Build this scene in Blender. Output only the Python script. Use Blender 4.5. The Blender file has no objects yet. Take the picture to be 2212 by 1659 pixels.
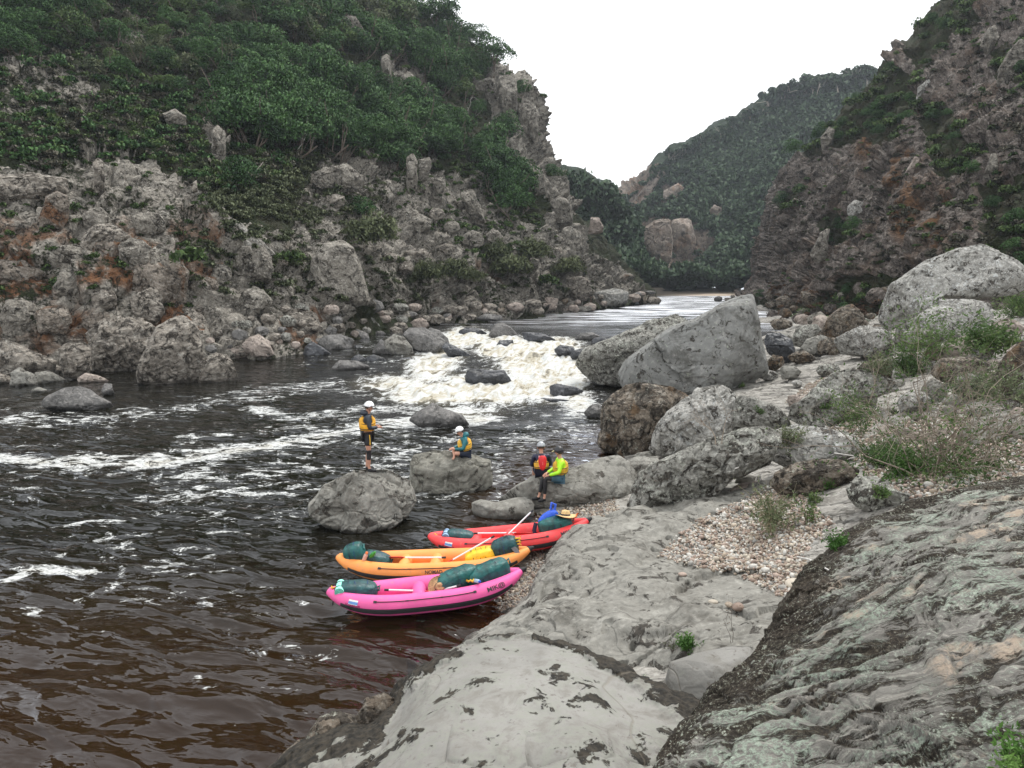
import bpy, bmesh, math, random
import numpy as np
from mathutils import Vector, Matrix, Euler
from mathutils.bvhtree import BVHTree
from math import pi, sin, cos, radians as R
random.seed(7); rng = np.random.default_rng(7)
S = bpy.context.scene; COL = S.collection
# ------------------------------------------------------------------ camera model
F = 1596.0; PITCH = R(8.18); CAMZ = 6.0
def ray(px, py):
    dx = (np.asarray(px, float)-1106)/F; dy = (829.5-np.asarray(py, float))/F
    return np.stack([dx+0*dy, cos(PITCH)+dy*sin(PITCH)+0*dx, -sin(PITCH)+dy*cos(PITCH)+0*dx], -1)
def Pz(px, py, z):            # point on the ray at height z
    r = ray(px, py); t = (z-CAMZ)/r[..., 2]
    return r*np.asarray(t)[..., None]+np.array([0, 0, CAMZ])
def Py(px, py, y):            # point on the ray at distance y
    r = ray(px, py); t = y/r[..., 1]
    return r*np.asarray(t)[..., None]+np.array([0, 0, CAMZ])
def proj(P):
    P = np.asarray(P, float); q = P-np.array([0, 0, CAMZ])
    f = q[..., 1]*cos(PITCH)-q[..., 2]*sin(PITCH); u = q[..., 1]*sin(PITCH)+q[..., 2]*cos(PITCH)
    f = np.where(np.abs(f) < 1e-6, 1e-6, f)
    return 1106+F*q[..., 0]/f, 829.5-F*u/f
cam = bpy.data.cameras.new('camera'); co = bpy.data.objects.new('camera', cam); COL.objects.link(co)
co.location = (0, 0, CAMZ); co.rotation_euler = (pi/2-PITCH, 0, 0)
cam.sensor_width = 36; cam.lens = 36*F/2212; cam.clip_end = 5000; cam.clip_start = .05; S.camera = co
# ------------------------------------------------------------------ numpy noise
def _h(i, j, k, s):
    n = (i.astype(np.int64)*73856093 ^ j.astype(np.int64)*19349663 ^ k.astype(np.int64)*83492791 ^ (s*2654435761 & 0x7fffffff)) & 0xffffffff
    n = ((n ^ (n >> 15))*2246822519) & 0xffffffff; n = ((n ^ (n >> 13))*3266489917) & 0xffffffff
    return n ^ (n >> 16)
def hf(n, k=0):
    return (((n*(k*2+1)*40503+k*977) & 0xffffff) ^ ((n >> (5+k)) & 0xffffff))/float(0xffffff)
def gn(P, s=0):
    P = np.asarray(P, float); I = np.floor(P).astype(np.int64); f = P-I; u = f*f*f*(f*(f*6-15)+10); out = 0
    for a in (0, 1):
        for b in (0, 1):
            for c in (0, 1):
                h = _h(I[..., 0]+a, I[..., 1]+b, I[..., 2]+c, s)
                g = ((h & 1023)/511.5-1)*(f[..., 0]-a)+(((h >> 10) & 1023)/511.5-1)*(f[..., 1]-b)+(((h >> 20) & 1023)/511.5-1)*(f[..., 2]-c)
                out = out+g*(u[..., 0] if a else 1-u[..., 0])*(u[..., 1] if b else 1-u[..., 1])*(u[..., 2] if c else 1-u[..., 2])
    return out
def fbm(P, o=4, s=0, g=.5, ridge=False):
    t = 0; a = 1.; P = np.asarray(P, float)
    for k in range(o):
        n = gn(P*(2.03**k)+k*7.3, s+k)
        t = t+a*((.35-np.abs(n))*2 if ridge else n*1.3); a *= g
    return t
def vor(P, s=0):
    """nearest cell: vector to its centre, F1, F2, hash"""
    P = np.asarray(P, float); I = np.floor(P).astype(np.int64); f = P-I
    n = len(P); d1 = np.full(n, 9.); d2 = np.full(n, 9.); v = np.zeros((n, 3)); hh = np.zeros(n, np.int64)
    for a in (-1, 0, 1):
        for b in (-1, 0, 1):
            for c in (-1, 0, 1):
                h = _h(I[:, 0]+a, I[:, 1]+b, I[:, 2]+c, s)
                w = f-np.stack([a+(h & 1023)/1023., b+((h >> 10) & 1023)/1023., c+((h >> 20) & 1023)/1023.], 1)
                d = np.einsum('ij,ij->i', w, w); m = d < d1
                d2 = np.where(m, d1, np.minimum(d2, d)); d1 = np.where(m, d, d1); v[m] = w[m]; hh = np.where(m, h, hh)
    return v, np.sqrt(d1), np.sqrt(d2), hh
def blocky(P, s=0, tilt=.9, crack=.5):
    v, a, b, h = vor(P, s); r = np.stack([hf(h, 1), hf(h, 2), hf(h, 3)], 1)*2-1
    return (hf(h, 4)*2-1)*.6+tilt*np.einsum('ij,ij->i', v, r)-crack*np.clip(1-(b-a)/.1, 0, 1)
def bricks(P, s=0, tilt=.9, crack=.5):
    P = np.array(P, float); k = np.floor(P[:, 2]); r0 = _h(k.astype(np.int64), k.astype(np.int64)*0+3, k.astype(np.int64)*0, s)
    x = P[:, 0]+hf(r0, 1)*5; i = np.floor(x); r1 = _h(i.astype(np.int64), k.astype(np.int64), k.astype(np.int64)*0+7, s); y = P[:, 1]+hf(r1, 1)*5; j = np.floor(y)
    z = P[:, 2]; h = _h(i.astype(np.int64), j.astype(np.int64), k.astype(np.int64), s+5); v = np.stack([x-i, y-j, z-k], 1)-.5; r = np.stack([hf(h, 1), hf(h, 2), hf(h, 3)], 1)*2-1
    e = .5-np.abs(v[:, [0, 2]]).max(1)
    return (hf(h, 4)*2-1)*.65+tilt*np.einsum('ij,ij->i', v, r)-crack*np.clip(1-e/.07, 0, 1)
def sst(x, a, b):
    t = np.clip((x-a)/(b-a), 0, 1); return t*t*(3-2*t)
def inpoly(px, py, poly):
    r = np.zeros(np.shape(px), bool); n = len(poly)
    for i in range(n):
        x1, y1 = poly[i]; x2, y2 = poly[(i+1) % n]
        if y1 == y2: continue
        c = ((y1 > py) != (y2 > py)) & (px < (x2-x1)*(py-y1)/(y2-y1)+x1); r ^= c
    return r
# ------------------------------------------------------------------ mesh helpers
def mesh_np(name, V, Q, mat, smooth=True, attrs=None, tri=False):
    V = np.ascontiguousarray(V, np.float32); Q = np.ascontiguousarray(Q, np.int32); k = Q.shape[1]
    me = bpy.data.meshes.new(name); me.vertices.add(len(V)); me.vertices.foreach_set('co', V.ravel())
    me.loops.add(Q.size); me.loops.foreach_set('vertex_index', Q.ravel())
    me.polygons.add(len(Q)); me.polygons.foreach_set('loop_start', np.arange(0, Q.size, k, dtype=np.int32))
    me.polygons.foreach_set('loop_total', np.full(len(Q), k, np.int32))
    me.update(calc_edges=True); me.validate()
    if smooth: me.polygons.foreach_set('use_smooth', np.ones(len(me.polygons), bool))
    for kx, a in (attrs or {}).items():
        at = me.attributes.new(kx, 'FLOAT', 'POINT'); at.data.foreach_set('value', np.ascontiguousarray(a, np.float32))
    if mat is not None: me.materials.append(mat)
    return me
def link(name, me, parent=None, **kw):
    o = bpy.data.objects.new(name, me); COL.objects.link(o)
    if parent is not None: o.parent = parent
    for k, v in kw.items(): o[k] = v
    return o
def thing(o, label, cat, group=None):
    o['label'] = label; o['category'] = cat
    if group: o['group'] = group
    return o
def empty(name, loc, label, cat, group=None, rz=0):
    o = bpy.data.objects.new(name, None); COL.objects.link(o); o.location = loc; o.rotation_euler = (0, 0, rz)
    return thing(o, label, cat, group)
def gridfaces(nv, nu):
    i = np.arange(nv*nu).reshape(nv, nu)
    return np.stack([i[:-1, :-1], i[:-1, 1:], i[1:, 1:], i[1:, :-1]], -1).reshape(-1, 4)
def gnorm(G):
    du = np.gradient(G, axis=1); dv = np.gradient(G, axis=0); n = np.cross(du, dv)
    return n/np.maximum(np.linalg.norm(n, axis=-1, keepdims=True), 1e-9)
def crom(A, n):
    """Catmull-Rom along axis 0 to n samples"""
    m = len(A); t = np.linspace(0, m-1-1e-9, n); i = t.astype(int); f = (t-i).reshape((-1,)+(1,)*(A.ndim-1))
    g = lambda k: A[np.clip(k, 0, m-1)]
    p0, p1, p2, p3 = g(i-1), g(i), g(i+1), g(i+2)
    return .5*(2*p1+(p2-p0)*f+(2*p0-5*p1+4*p2-p3)*f*f+(3*p1-p0-3*p2+p3)*f**3)
def net(rows, nv, nu):
    G = np.array(rows, float)
    return crom(crom(G, nv).swapaxes(0, 1), nu).swapaxes(0, 1)
# ------------------------------------------------------------------ node helpers
class NT:
    def __init__(s, name):
        s.m = bpy.data.materials.new(name); s.m.use_nodes = True; s.t = s.m.node_tree; s.t.nodes.clear()
        s.out = s.t.nodes.new('ShaderNodeOutputMaterial')
    def n(s, ty, ins=None, **kw):
        x = s.t.nodes.new(ty)
        for k, v in kw.items(): setattr(x, k, v)
        for k, v in (ins or {}).items(): s.put(x.inputs[k], v)
        return x
    def put(s, sock, v):
        if isinstance(v, bpy.types.NodeSocket): s.t.links.new(v, sock)
        else:
            if sock.type == 'RGBA' and len(v) == 3: v = (*v, 1)
            sock.default_value = v
    def math(s, op, a, b=0., c=0., clamp=False):
        x = s.n('ShaderNodeMath', {0: a, 1: b, 2: c}, operation=op); x.use_clamp = clamp; return x.outputs[0]
    def mix(s, f, a, b, bt='MIX'):
        x = s.n('ShaderNodeMix', data_type='RGBA', blend_type=bt); s.put(x.inputs[0], f); s.put(x.inputs[6], a); s.put(x.inputs[7], b); return x.outputs[2]
    def ss(s, v, a, b, o0=0., o1=1.):
        x = s.n('ShaderNodeMapRange', {0: v, 1: a, 2: b, 3: o0, 4: o1}, interpolation_type='SMOOTHSTEP'); return x.outputs[0]
    def pos(s, sc=(1, 1, 1), rot=(0, 0, 0)):
        g = s.n('ShaderNodeNewGeometry').outputs['Position']
        if tuple(sc) == (1, 1, 1) and tuple(rot) == (0, 0, 0): return g
        a = s.n('ShaderNodeMapping', {0: g, 2: rot}).outputs[0] if tuple(rot) != (0, 0, 0) else g
        return s.n('ShaderNodeVectorMath', {0: a, 1: sc}, operation='MULTIPLY').outputs[0]
    def noise(s, v, sc, det=6, ro=.6, dist=0.):
        return s.n('ShaderNodeTexNoise', {'Vector': v, 'Scale': sc, 'Detail': det, 'Roughness': ro, 'Distortion': dist}).outputs[0]
    def voro(s, v, sc, feat='DISTANCE_TO_EDGE'):
        return s.n('ShaderNodeTexVoronoi', {'Vector': v, 'Scale': sc}, feature=feat)
    def attr(s, nm):
        return s.n('ShaderNodeAttribute', attribute_name=nm).outputs['Fac']
    def bump(s, h, st, d, nrm=None):
        x = s.n('ShaderNodeBump', {'Height': h, 'Strength': st, 'Distance': d})
        if nrm is not None: s.put(x.inputs['Normal'], nrm)
        return x.outputs[0]
    def bsdf(s, col, ro=.8, nrm=None, **kw):
        x = s.n('ShaderNodeBsdfPrincipled', {'Base Color': col, 'Roughness': ro})
        if nrm is not None: s.put(x.inputs['Normal'], nrm)
        for k, v in kw.items(): s.put(x.inputs[k.replace('_', ' ')], v)
        return x.outputs[0]
    def done(s, sh):
        s.t.links.new(sh, s.out.inputs[0]); return s.m
def plain(name, col, ro=.6, var=.12, sc=20, bump=0., metal=0., **kw):
    t = NT(name); p = t.n('ShaderNodeTexCoord').outputs['Object']; n = t.noise(p, sc, 4)
    c = t.mix(t.ss(n, .3, .7), tuple(x*(1-var) for x in col), tuple(min(1, x*(1+var)) for x in col))
    nr = t.bump(t.noise(p, sc*1.5, 5), bump, .02) if bump else None
    return t.done(t.bsdf(c, ro, nr, Metallic=metal, **kw))
# ------------------------------------------------------------------ world, light
w = bpy.data.worlds.new('World'); S.world = w; w.use_nodes = True; nt = w.node_tree; nt.nodes.clear()
wo = nt.nodes.new('ShaderNodeOutputWorld'); bg = nt.nodes.new('ShaderNodeBackground'); sk = nt.nodes.new('ShaderNodeTexSky')
SUN_EL, SUN_ROT = R(58), R(35)
sk.sky_type = 'NISHITA'; sk.sun_disc = False; sk.sun_elevation = SUN_EL; sk.sun_rotation = SUN_ROT
sm = nt.nodes.new('ShaderNodeVectorMath'); sm.operation = 'SCALE'; sm.inputs[3].default_value = .1; nt.links.new(sk.outputs[0], sm.inputs[0])
tc = nt.nodes.new('ShaderNodeTexCoord'); no = nt.nodes.new('ShaderNodeTexNoise'); no.inputs['Scale'].default_value = 2.2; no.inputs['Detail'].default_value = 6
mp = nt.nodes.new('ShaderNodeMapping'); mp.inputs[3].default_value = (1, 1, 3); nt.links.new(tc.outputs['Generated'], mp.inputs[0]); nt.links.new(mp.outputs[0], no.inputs[0])
cr = nt.nodes.new('ShaderNodeMapRange'); nt.links.new(no.outputs[0], cr.inputs[0]); cr.inputs[1].default_value = .3; cr.inputs[2].default_value = .7; cr.inputs[3].default_value = .96; cr.inputs[4].default_value = 1.25
cl = nt.nodes.new('ShaderNodeVectorMath'); cl.operation = 'SCALE'; cl.inputs[0].default_value = (.985, 1., 1.005); nt.links.new(cr.outputs[0], cl.inputs[3])
mx = nt.nodes.new('ShaderNodeMix'); mx.data_type = 'RGBA'; mx.inputs[0].default_value = .93
nt.links.new(sm.outputs[0], mx.inputs[6]); nt.links.new(cl.outputs[0], mx.inputs[7]); nt.links.new(mx.outputs[2], bg.inputs[0]); bg.inputs[1].default_value = .93
nt.links.new(bg.outputs[0], wo.inputs[0])
sl = bpy.data.lights.new('sun', 'SUN'); sl.energy = 1.5; sl.angle = R(16); sl.color = (1, .96, .9); so = bpy.data.objects.new('sun', sl); COL.objects.link(so)
so.rotation_euler = (pi/2-SUN_EL, 0, -SUN_ROT+pi); so.rotation_euler = Vector((sin(SUN_ROT)*cos(SUN_EL), cos(SUN_ROT)*cos(SUN_EL), sin(SUN_EL))).to_track_quat('Z', 'Y').to_euler()
S.view_settings.view_transform = 'Standard'; S.view_settings.look = 'None'; S.view_settings.gamma = 1; S.view_settings.exposure = 0.85
# ------------------------------------------------------------------ rock materials
def rockmat(name, dark, mid, light, s=1., black=.0, pale=.0, palec=(.42, .46, .36), stain=0., stc=(.185, .09, .045), bump=.6, bd=.06,
            crack=.0, cs=1.2, strata=0., srot=(0, 0, 0), ssc=(.5, .5, 6), wet=True, veg=None, ro=.85, speck=.3, wz=.12, blackc=(.02, .017, .014)):
    t = NT(name); p = t.pos()
    n1 = t.noise(p, .9*s, 6, .68, .3); n2 = t.noise(p, 9*s, 6, .7); n3 = t.noise(p, 3.1*s, 5, .65, .5)
    c = t.mix(t.ss(n1, .34, .54), dark, mid); c = t.mix(t.ss(n3, .5, .72), c, light)
    c = t.mix(t.math('MULTIPLY', t.ss(n2, .5, .72), speck), c, tuple(min(1, x*1.7) for x in light))
    c = t.mix(t.math('MULTIPLY', t.ss(n2, .47, .3), speck*1.3), c, tuple(x*.35 for x in dark))
    h = t.math('MULTIPLY_ADD', n3, 1.2, n1); h = t.math('MULTIPLY_ADD', n2, .35, h)
    if strata:
        q = t.pos(ssc, srot); ns = t.noise(q, 1., 7, .62, .6); ns2 = t.noise(q, 3.3, 5, .6, .4)
        c = t.mix(t.math('MULTIPLY', t.ss(ns, .5, .4), strata), c, tuple(x*.25 for x in dark))
        c = t.mix(t.math('MULTIPLY', t.ss(ns2, .52, .64), strata*.7), c, light)
        h = t.math('MULTIPLY_ADD', ns, 3.*strata, h); h = t.math('MULTIPLY_ADD', ns2, 1.*strata, h)
    if stain:
        m = t.math('MULTIPLY', t.ss(t.noise(p, .45*s, 5, .6, .4), .52, .62), stain)
        if stain > 1: m = t.math('MULTIPLY', t.attr('stain'), t.ss(t.noise(p, 1.1*s, 6, .6, .4), .33, .5))
        c = t.mix(m, c, t.mix(t.ss(n3, .35, .65), tuple(x*.45 for x in stc), stc))
    if crack:
        wv = t.n('ShaderNodeVectorMath', {0: p, 1: t.n('ShaderNodeTexNoise', {'Vector': p, 'Scale': 1.5*s, 'Detail': 4}).outputs[1]}, operation='ADD').outputs[0]
        e = t.voro(wv, cs).outputs['Distance']; k = t.ss(e, .0, .035, 1., 0.)
        k = t.math('MULTIPLY', k, t.ss(t.noise(p, .8*s, 3), .42, .58))
        c = t.mix(t.math('MULTIPLY', k, crack), c, blackc); h = t.math('MULTIPLY_ADD', k, -.6*crack, h)
    if black:
        m = t.ss(t.noise(p, 2.3*s, 7, .72, .8), .62-.16*black, .66-.15*black)
        c = t.mix(t.math('MULTIPLY', m, .92), c, t.mix(t.ss(n2, .4, .65), blackc, tuple(x*3 for x in blackc)))
        h = t.math('MULTIPLY_ADD', m, .25, h)
    if pale:
        m = t.ss(t.noise(p, 5.5*s, 6, .78, .4), .66-.16*pale, .70-.16*pale); m2 = t.ss(t.noise(p, .7*s, 4), .42, .6)
        m = t.math('MULTIPLY', m, m2); c = t.mix(t.math('MULTIPLY', m, .85), c, palec); h = t.math('MULTIPLY_ADD', m, .2, h)
    if veg is not None:
        vn = t.noise(p, 2.6*s, 8, .7); m = t.ss(t.math('ADD', t.attr('veg'), t.math('MULTIPLY', t.math('SUBTRACT', vn, .5), 1.6)), .42, .58)
        vc = t.mix(t.ss(t.noise(p, .5, 5), .4, .6), veg[0], veg[1]); vc = t.mix(t.ss(n2, .35, .7), tuple(x*.3 for x in veg[0]), vc)
        c = t.mix(m, c, vc); h = t.math('MULTIPLY_ADD', t.math('MULTIPLY', m, n2), 1.5, h)
    rr = ro
    if wet:
        z = t.n('ShaderNodeSeparateXYZ', {0: p}).outputs[2]
        z = t.math('ADD', z, t.math('MULTIPLY', t.math('SUBTRACT', n1, .5), .35))
        wm = t.ss(z, wz, wz-.16); c = t.mix(t.math('MULTIPLY', wm, .72), c, tuple(x*.3 for x in dark)); rr = t.ss(z, wz-.1, wz, .28, ro)
    return t.done(t.bsdf(c, rr, t.bump(h, bump, bd), Specular_IOR_Level=.25))
VEG = ((.045, .062, .022), (.085, .078, .048))
M = {}
M['left'] = rockmat('left_slope_rock', (.1, .09, .077), (.235, .215, .185), (.4, .375, .33), s=.75, black=.35, pale=.35, palec=(.3, .31, .27), stain=2., bump=.9, bd=.35, crack=.7, cs=.45, veg=VEG, speck=.5, ro=.95, wz=.3)
M['right'] = rockmat('right_cliff_rock', (.055, .045, .04), (.135, .113, .1), (.29, .262, .23), s=.6, black=.45, pale=.3, palec=(.24, .23, .2), stain=1.6, stc=(.15, .08, .04), bump=.9, bd=.35, crack=.7, cs=.6, veg=((.045, .06, .02), (.075, .06, .035)), speck=.45, ro=.95)
M['far'] = rockmat('far_hill_rock', (.1, .085, .07), (.18, .15, .125), (.27, .22, .18), s=.25, black=.3, stain=.5, stc=(.26, .15, .09), bump=.7, bd=.8, veg=((.022, .045, .02), (.035, .055, .028)), speck=.3, wet=False, ro=1)
M['grey'] = rockmat('smooth_grey_river_rock', (.115, .108, .094), (.2, .193, .172), (.275, .267, .24), s=1.0, black=.35, pale=.3, palec=(.37, .36, .32), bump=.8, bd=.04, crack=.4, cs=.7, speck=.3, wz=.2)
M['blue'] = rockmat('blue_grey_river_rock', (.11, .108, .1), (.185, .186, .178), (.27, .265, .25), s=1.1, black=.4, pale=.4, bump=.55, bd=.05, crack=.25, cs=.35, speck=.15)
M['lichen'] = rockmat('lichen_speckled_rock', (.09, .085, .075), (.2, .195, .175), (.34, .335, .305), s=1.5, black=.62, pale=.8, palec=(.46, .47, .41), bump=.7, bd=.05, crack=.5, cs=1.3, speck=.45)
M['brown'] = rockmat('brown_stained_rock', (.06, .045, .032), (.14, .115, .09), (.27, .25, .215), s=1.2, black=.75, pale=.55, palec=(.38, .38, .32), stain=.8, stc=(.13, .075, .035), bump=.8, bd=.06, crack=.6, cs=1.4, speck=.4)
M['bank'] = rockmat('left_bank_boulder_rock', (.1, .085, .07), (.225, .2, .17), (.4, .37, .325), s=.8, black=.55, pale=.4, palec=(.45, .44, .4), bump=.9, bd=.1, crack=.75, cs=1.1, strata=.45, srot=(0, .35, .2), ssc=(.7, .7, 3.2), speck=.35, wz=.22)
M['orange'] = rockmat('orange_stained_cliff_rock', (.08, .065, .052), (.17, .145, .12), (.3, .27, .235), s=.7, black=.4, pale=.4, palec=(.33, .34, .3), stain=1., stc=(.19, .1, .055), bump=.9, bd=.15, crack=.7, cs=.8, speck=.45)
M['wetdark'] = rockmat('wet_black_rock', (.018, .019, .021), (.05, .052, .058), (.12, .122, .13), s=1., bump=.7, bd=.08, crack=.4, cs=1., speck=.2, ro=.3, wet=False)
M['darkgrey'] = rockmat('dark_grey_river_rock', (.06, .058, .056), (.125, .12, .115), (.22, .21, .2), s=1., black=.2, bump=.8, bd=.06, crack=.5, cs=1., speck=.35, ro=.6, wz=.3)
M['olive'] = rockmat('olive_grey_river_rock', (.11, .105, .088), (.2, .193, .165), (.29, .28, .245), s=1.1, black=.25, pale=.2, bump=.6, bd=.05, crack=.6, cs=.8, speck=.2, strata=.3, srot=(0, .2, 0), ssc=(.8, .8, 3))
M['pink'] = rockmat('pinkish_bare_rock', (.16, .13, .11), (.29, .245, .215), (.42, .37, .325), s=1., black=.25, pale=.2, bump=.5, bd=.05, crack=.5, cs=1., speck=.2)
M['bleach'] = rockmat('bright_lichen_boulder_rock', (.12, .115, .103), (.25, .243, .225), (.41, .4, .37), s=1.3, black=.45, pale=.7, palec=(.5, .51, .5), bump=.6, bd=.05, speck=.5)
M['slope'] = rockmat('layered_grey_bank_rock', (.13, .12, .105), (.27, .255, .23), (.38, .365, .335), s=1.3, black=.3, pale=.35, bump=.7, bd=.05, crack=.4, cs=1.5, strata=.75, srot=(.3, .0, .35), ssc=(.5, 2.2, 6), veg=((.17, .14, .11), (.3, .24, .19)), speck=.3)
M['faroc'] = rockmat('far_outcrop_rock', (.12, .1, .085), (.24, .2, .17), (.34, .29, .24), s=.25, black=.3, stain=.6, stc=(.28, .18, .12), bump=.7, bd=.5, crack=.6, cs=.2, speck=.3, wet=False, ro=1)
# pale near slab : white polished face, attribute 'edge' carries the black moss rim
def pale_mat():
    t = NT('pale_polished_slab'); p = t.pos(); n1 = t.noise(p, .8, 6); n2 = t.noise(p, 14, 7, .7); n3 = t.noise(p, 3.4, 9, .68, .4)
    c = t.mix(t.ss(n1, .35, .65), (.18, .174, .16), (.245, .238, .222)); c = t.mix(t.math('MULTIPLY', t.ss(n3, .5, .36), .6), c, (.145, .135, .115))
    c = t.mix(t.math('MULTIPLY', t.ss(n2, .42, .34), .6), c, (.1, .085, .07))
    fr = t.noise(p, 1.1, 6, .6); sc = t.voro(p, 26).outputs['Distance']
    e = t.attr('edge'); li = t.math('ADD', e, t.math('MULTIPLY', t.math('SUBTRACT', n3, .5), 2.4))
    g = t.math('MULTIPLY', t.ss(li, .22, .4), t.ss(n2, .42, .5)); c = t.mix(t.math('MULTIPLY', g, .4), c, (.2, .21, .17))
    cq = t.mix(t.ss(n2, .38, .62), (.009, .008, .006), (.04, .033, .024)); m = t.ss(li, .5, .56); c = t.mix(m, c, cq)
    k = t.ss(t.math('ABSOLUTE', t.math('SUBTRACT', t.noise(p, .55, 2, .5, .0), .5)), .0, .0035, 1., 0.); c = t.mix(t.math('MULTIPLY', k, .4), c, (.15, .13, .1))
    h = t.math('MULTIPLY_ADD', n2, .2, t.math('MULTIPLY', n3, .6)); h = t.math('MULTIPLY_ADD', m, .8, h); h = t.math('MULTIPLY_ADD', k, -.3, h)
    return t.done(t.bsdf(c, .8, t.bump(h, .6, .035), Specular_IOR_Level=.3))
M['pale'] = pale_mat()
def band_mat():
    t = NT('banded_lichen_slab'); p = t.pos(); n2 = t.noise(p, 34, 6, .75); n1 = t.noise(p, 1.1, 6, .62, .3); n3 = t.noise(p, 6, 8, .74, .5); n4 = t.noise(p, 75, 3, .6)
    b = t.attr('band'); cv = t.n('ShaderNodeCombineXYZ', {0: t.attr('bu'), 1: t.attr('bs'), 2: 0.}).outputs[0]
    s1 = t.noise(t.n('ShaderNodeVectorMath', {0: cv, 1: (1.3, 9, 1)}, operation='MULTIPLY').outputs[0], 1., 8, .74, .1); s2 = t.noise(t.n('ShaderNodeVectorMath', {0: cv, 1: (3.5, 30, 1)}, operation='MULTIPLY').outputs[0], 1., 6, .72, .1)
    c = t.mix(t.ss(s1, .4, .6), (.115, .108, .096), (.225, .214, .195)); c = t.mix(t.ss(s2, .5, .68), c, (.38, .36, .32))
    pk = t.math('MULTIPLY', t.ss(t.noise(p, 1.2, 6, .6, .3), .54, .62), t.ss(n3, .42, .56)); c = t.mix(t.math('MULTIPLY', pk, .85), c, (.47, .375, .29))
    gl = t.math('MULTIPLY', t.ss(t.noise(p, 1.4, 6, .7, .2), .44, .6), t.ss(n2, .46, .54)); c = t.mix(t.math('MULTIPLY', gl, .85), c, t.mix(n4, (.2, .25, .2), (.42, .49, .4)))
    lb = t.math('ADD', t.math('MULTIPLY', s1, 1.), t.math('ADD', t.math('MULTIPLY', b, .22), t.math('MULTIPLY', t.math('SUBTRACT', n3, .5), .5))); m = t.ss(lb, .585, .525)
    mc = t.mix(t.ss(n2, .4, .64), (.014, .011, .008), (.075, .058, .042)); c = t.mix(t.math('MULTIPLY', m, .93), c, mc)
    k = t.ss(s2, .4, .36); c = t.mix(t.math('MULTIPLY', k, .8), c, (.03, .026, .02))
    m3 = t.ss(t.math('ADD', t.attr('edge'), t.math('MULTIPLY', t.math('SUBTRACT', n3, .5), 2.2)), .52, .6); c = t.mix(t.math('MULTIPLY', m3, .95), c, mc)
    sp = t.math('MULTIPLY', t.ss(n2, .575, .61), t.ss(n1, .35, .6)); c = t.mix(t.math('MULTIPLY', sp, .85), c, (.46, .5, .42))
    h = t.math('MULTIPLY_ADD', n2, .4, n3); h = t.math('MULTIPLY_ADD', s1, 1.6, h); h = t.math('MULTIPLY_ADD', s2, .6, h); h = t.math('MULTIPLY_ADD', m, -.3, h)
    return t.done(t.bsdf(c, .88, t.bump(h, .9, .05), Specular_IOR_Level=.2))
M['band'] = band_mat()
# water : tannin brown, clear enough to show the gravel where shallow; foam from attribute
def water_mat():
    t = NT('river_water'); p = t.pos()
    fo = t.attr('foam'); turb = t.attr('turb'); dp = t.attr('depth')
    q = t.pos((.8, 1.35, 1)); a1 = t.noise(q, 1.3, 9, .68, 1.3); a2 = t.noise(q, 4.2, 7, .68, .9); a3 = t.noise(q, .5, 4, .55, .8)
    a4 = t.noise(t.pos((1.5, .5, 1), (0, 0, .32)), 1.1, 8, .66, .9); a1 = t.n('ShaderNodeMix', {0: t.ss(turb, .2, .6), 2: a1, 3: a4}).outputs[0]
    nn = t.math('MULTIPLY_ADD', a1, .55, t.math('MULTIPLY', a2, .3)); nn = t.math('MULTIPLY_ADD', a3, .22, nn)      # about .53 mean
    d = t.math('SUBTRACT', .705, t.math('MULTIPLY', fo, .30)); f = t.ss(t.math('SUBTRACT', nn, d), -.018, .022)
    f = t.math('MULTIPLY', f, t.ss(fo, .0, .12))
    lace = t.ss(t.voro(t.n('ShaderNodeVectorMath', {0: q, 1: t.n('ShaderNodeTexNoise', {'Vector': q, 'Scale': 2., 'Detail': 3}).outputs[1]}, operation='ADD').outputs[0], 3.2).outputs['Distance'], .03, .11, 0., 1.)
    lm = t.math('MULTIPLY', lace, t.ss(fo, 1.0, .5)); f = t.math('MULTIPLY', f, t.math('SUBTRACT', 1., t.math('MULTIPLY', lm, t.ss(a2, .42, .62))))
    r1 = t.noise(t.pos((.5, 1.3, 1), (0, 0, .45)), 1.25, 2, .4, .9); r2 = t.noise(t.pos((.6, 1.3, 1), (0, 0, .3)), 4.5, 2, .5, .8); r3 = t.noise(t.pos((1, 2, 1)), .35, 3, .5)
    h = t.math('MULTIPLY_ADD', r1, 1., t.math('MULTIPLY', r2, .1)); h = t.math('MULTIPLY', h, t.attr('rip')); h = t.math('MULTIPLY_ADD', t.math('MULTIPLY', a2, turb), 1.5, h)
    nr = t.bump(h, 1., .42)
    body = t.mix(dp, (.046, .0215, .0075), (.0065, .0058, .0032)); body = t.mix(t.ss(turb, .25, 1.), body, (.3, .27, .2))
    deep = t.bsdf(body, .5, nr, Specular_IOR_Level=0.)
    tr = t.n('ShaderNodeBsdfTransparent', {0: (.66, .4, .2, 1)}).outputs[0]
    ms = t.n('ShaderNodeMixShader', {0: t.ss(dp, .0, .85), 1: tr, 2: deep}).outputs[0]
    gl = t.n('ShaderNodeBsdfGlossy', {'Color': (.93, .95, 1, 1), 'Roughness': t.math('MULTIPLY', t.attr('rough'), t.ss(t.noise(t.pos((.12, .5, 1)), 1., 4, .6, .5), .4, .6, .35, 1.1)), 'Normal': nr}).outputs[0]
    fr = t.n('ShaderNodeFresnel', {'IOR': 1.36, 'Normal': nr}).outputs[0]
    wsh = t.n('ShaderNodeMixShader', {0: fr, 1: ms, 2: gl}).outputs[0]
    fc = t.mix(t.math('MULTIPLY', t.ss(a1, .56, .42), t.ss(fo, .55, .8)), (.56, .57, .56), (.43, .39, .3))
    fs = t.bsdf(fc, .7, t.bump(t.math('MULTIPLY_ADD', a2, 1., nn), .8, .1))
    return t.done(t.n('ShaderNodeMixShader', {0: f, 1: wsh, 2: fs}).outputs[0])
M['water'] = water_mat()
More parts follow.
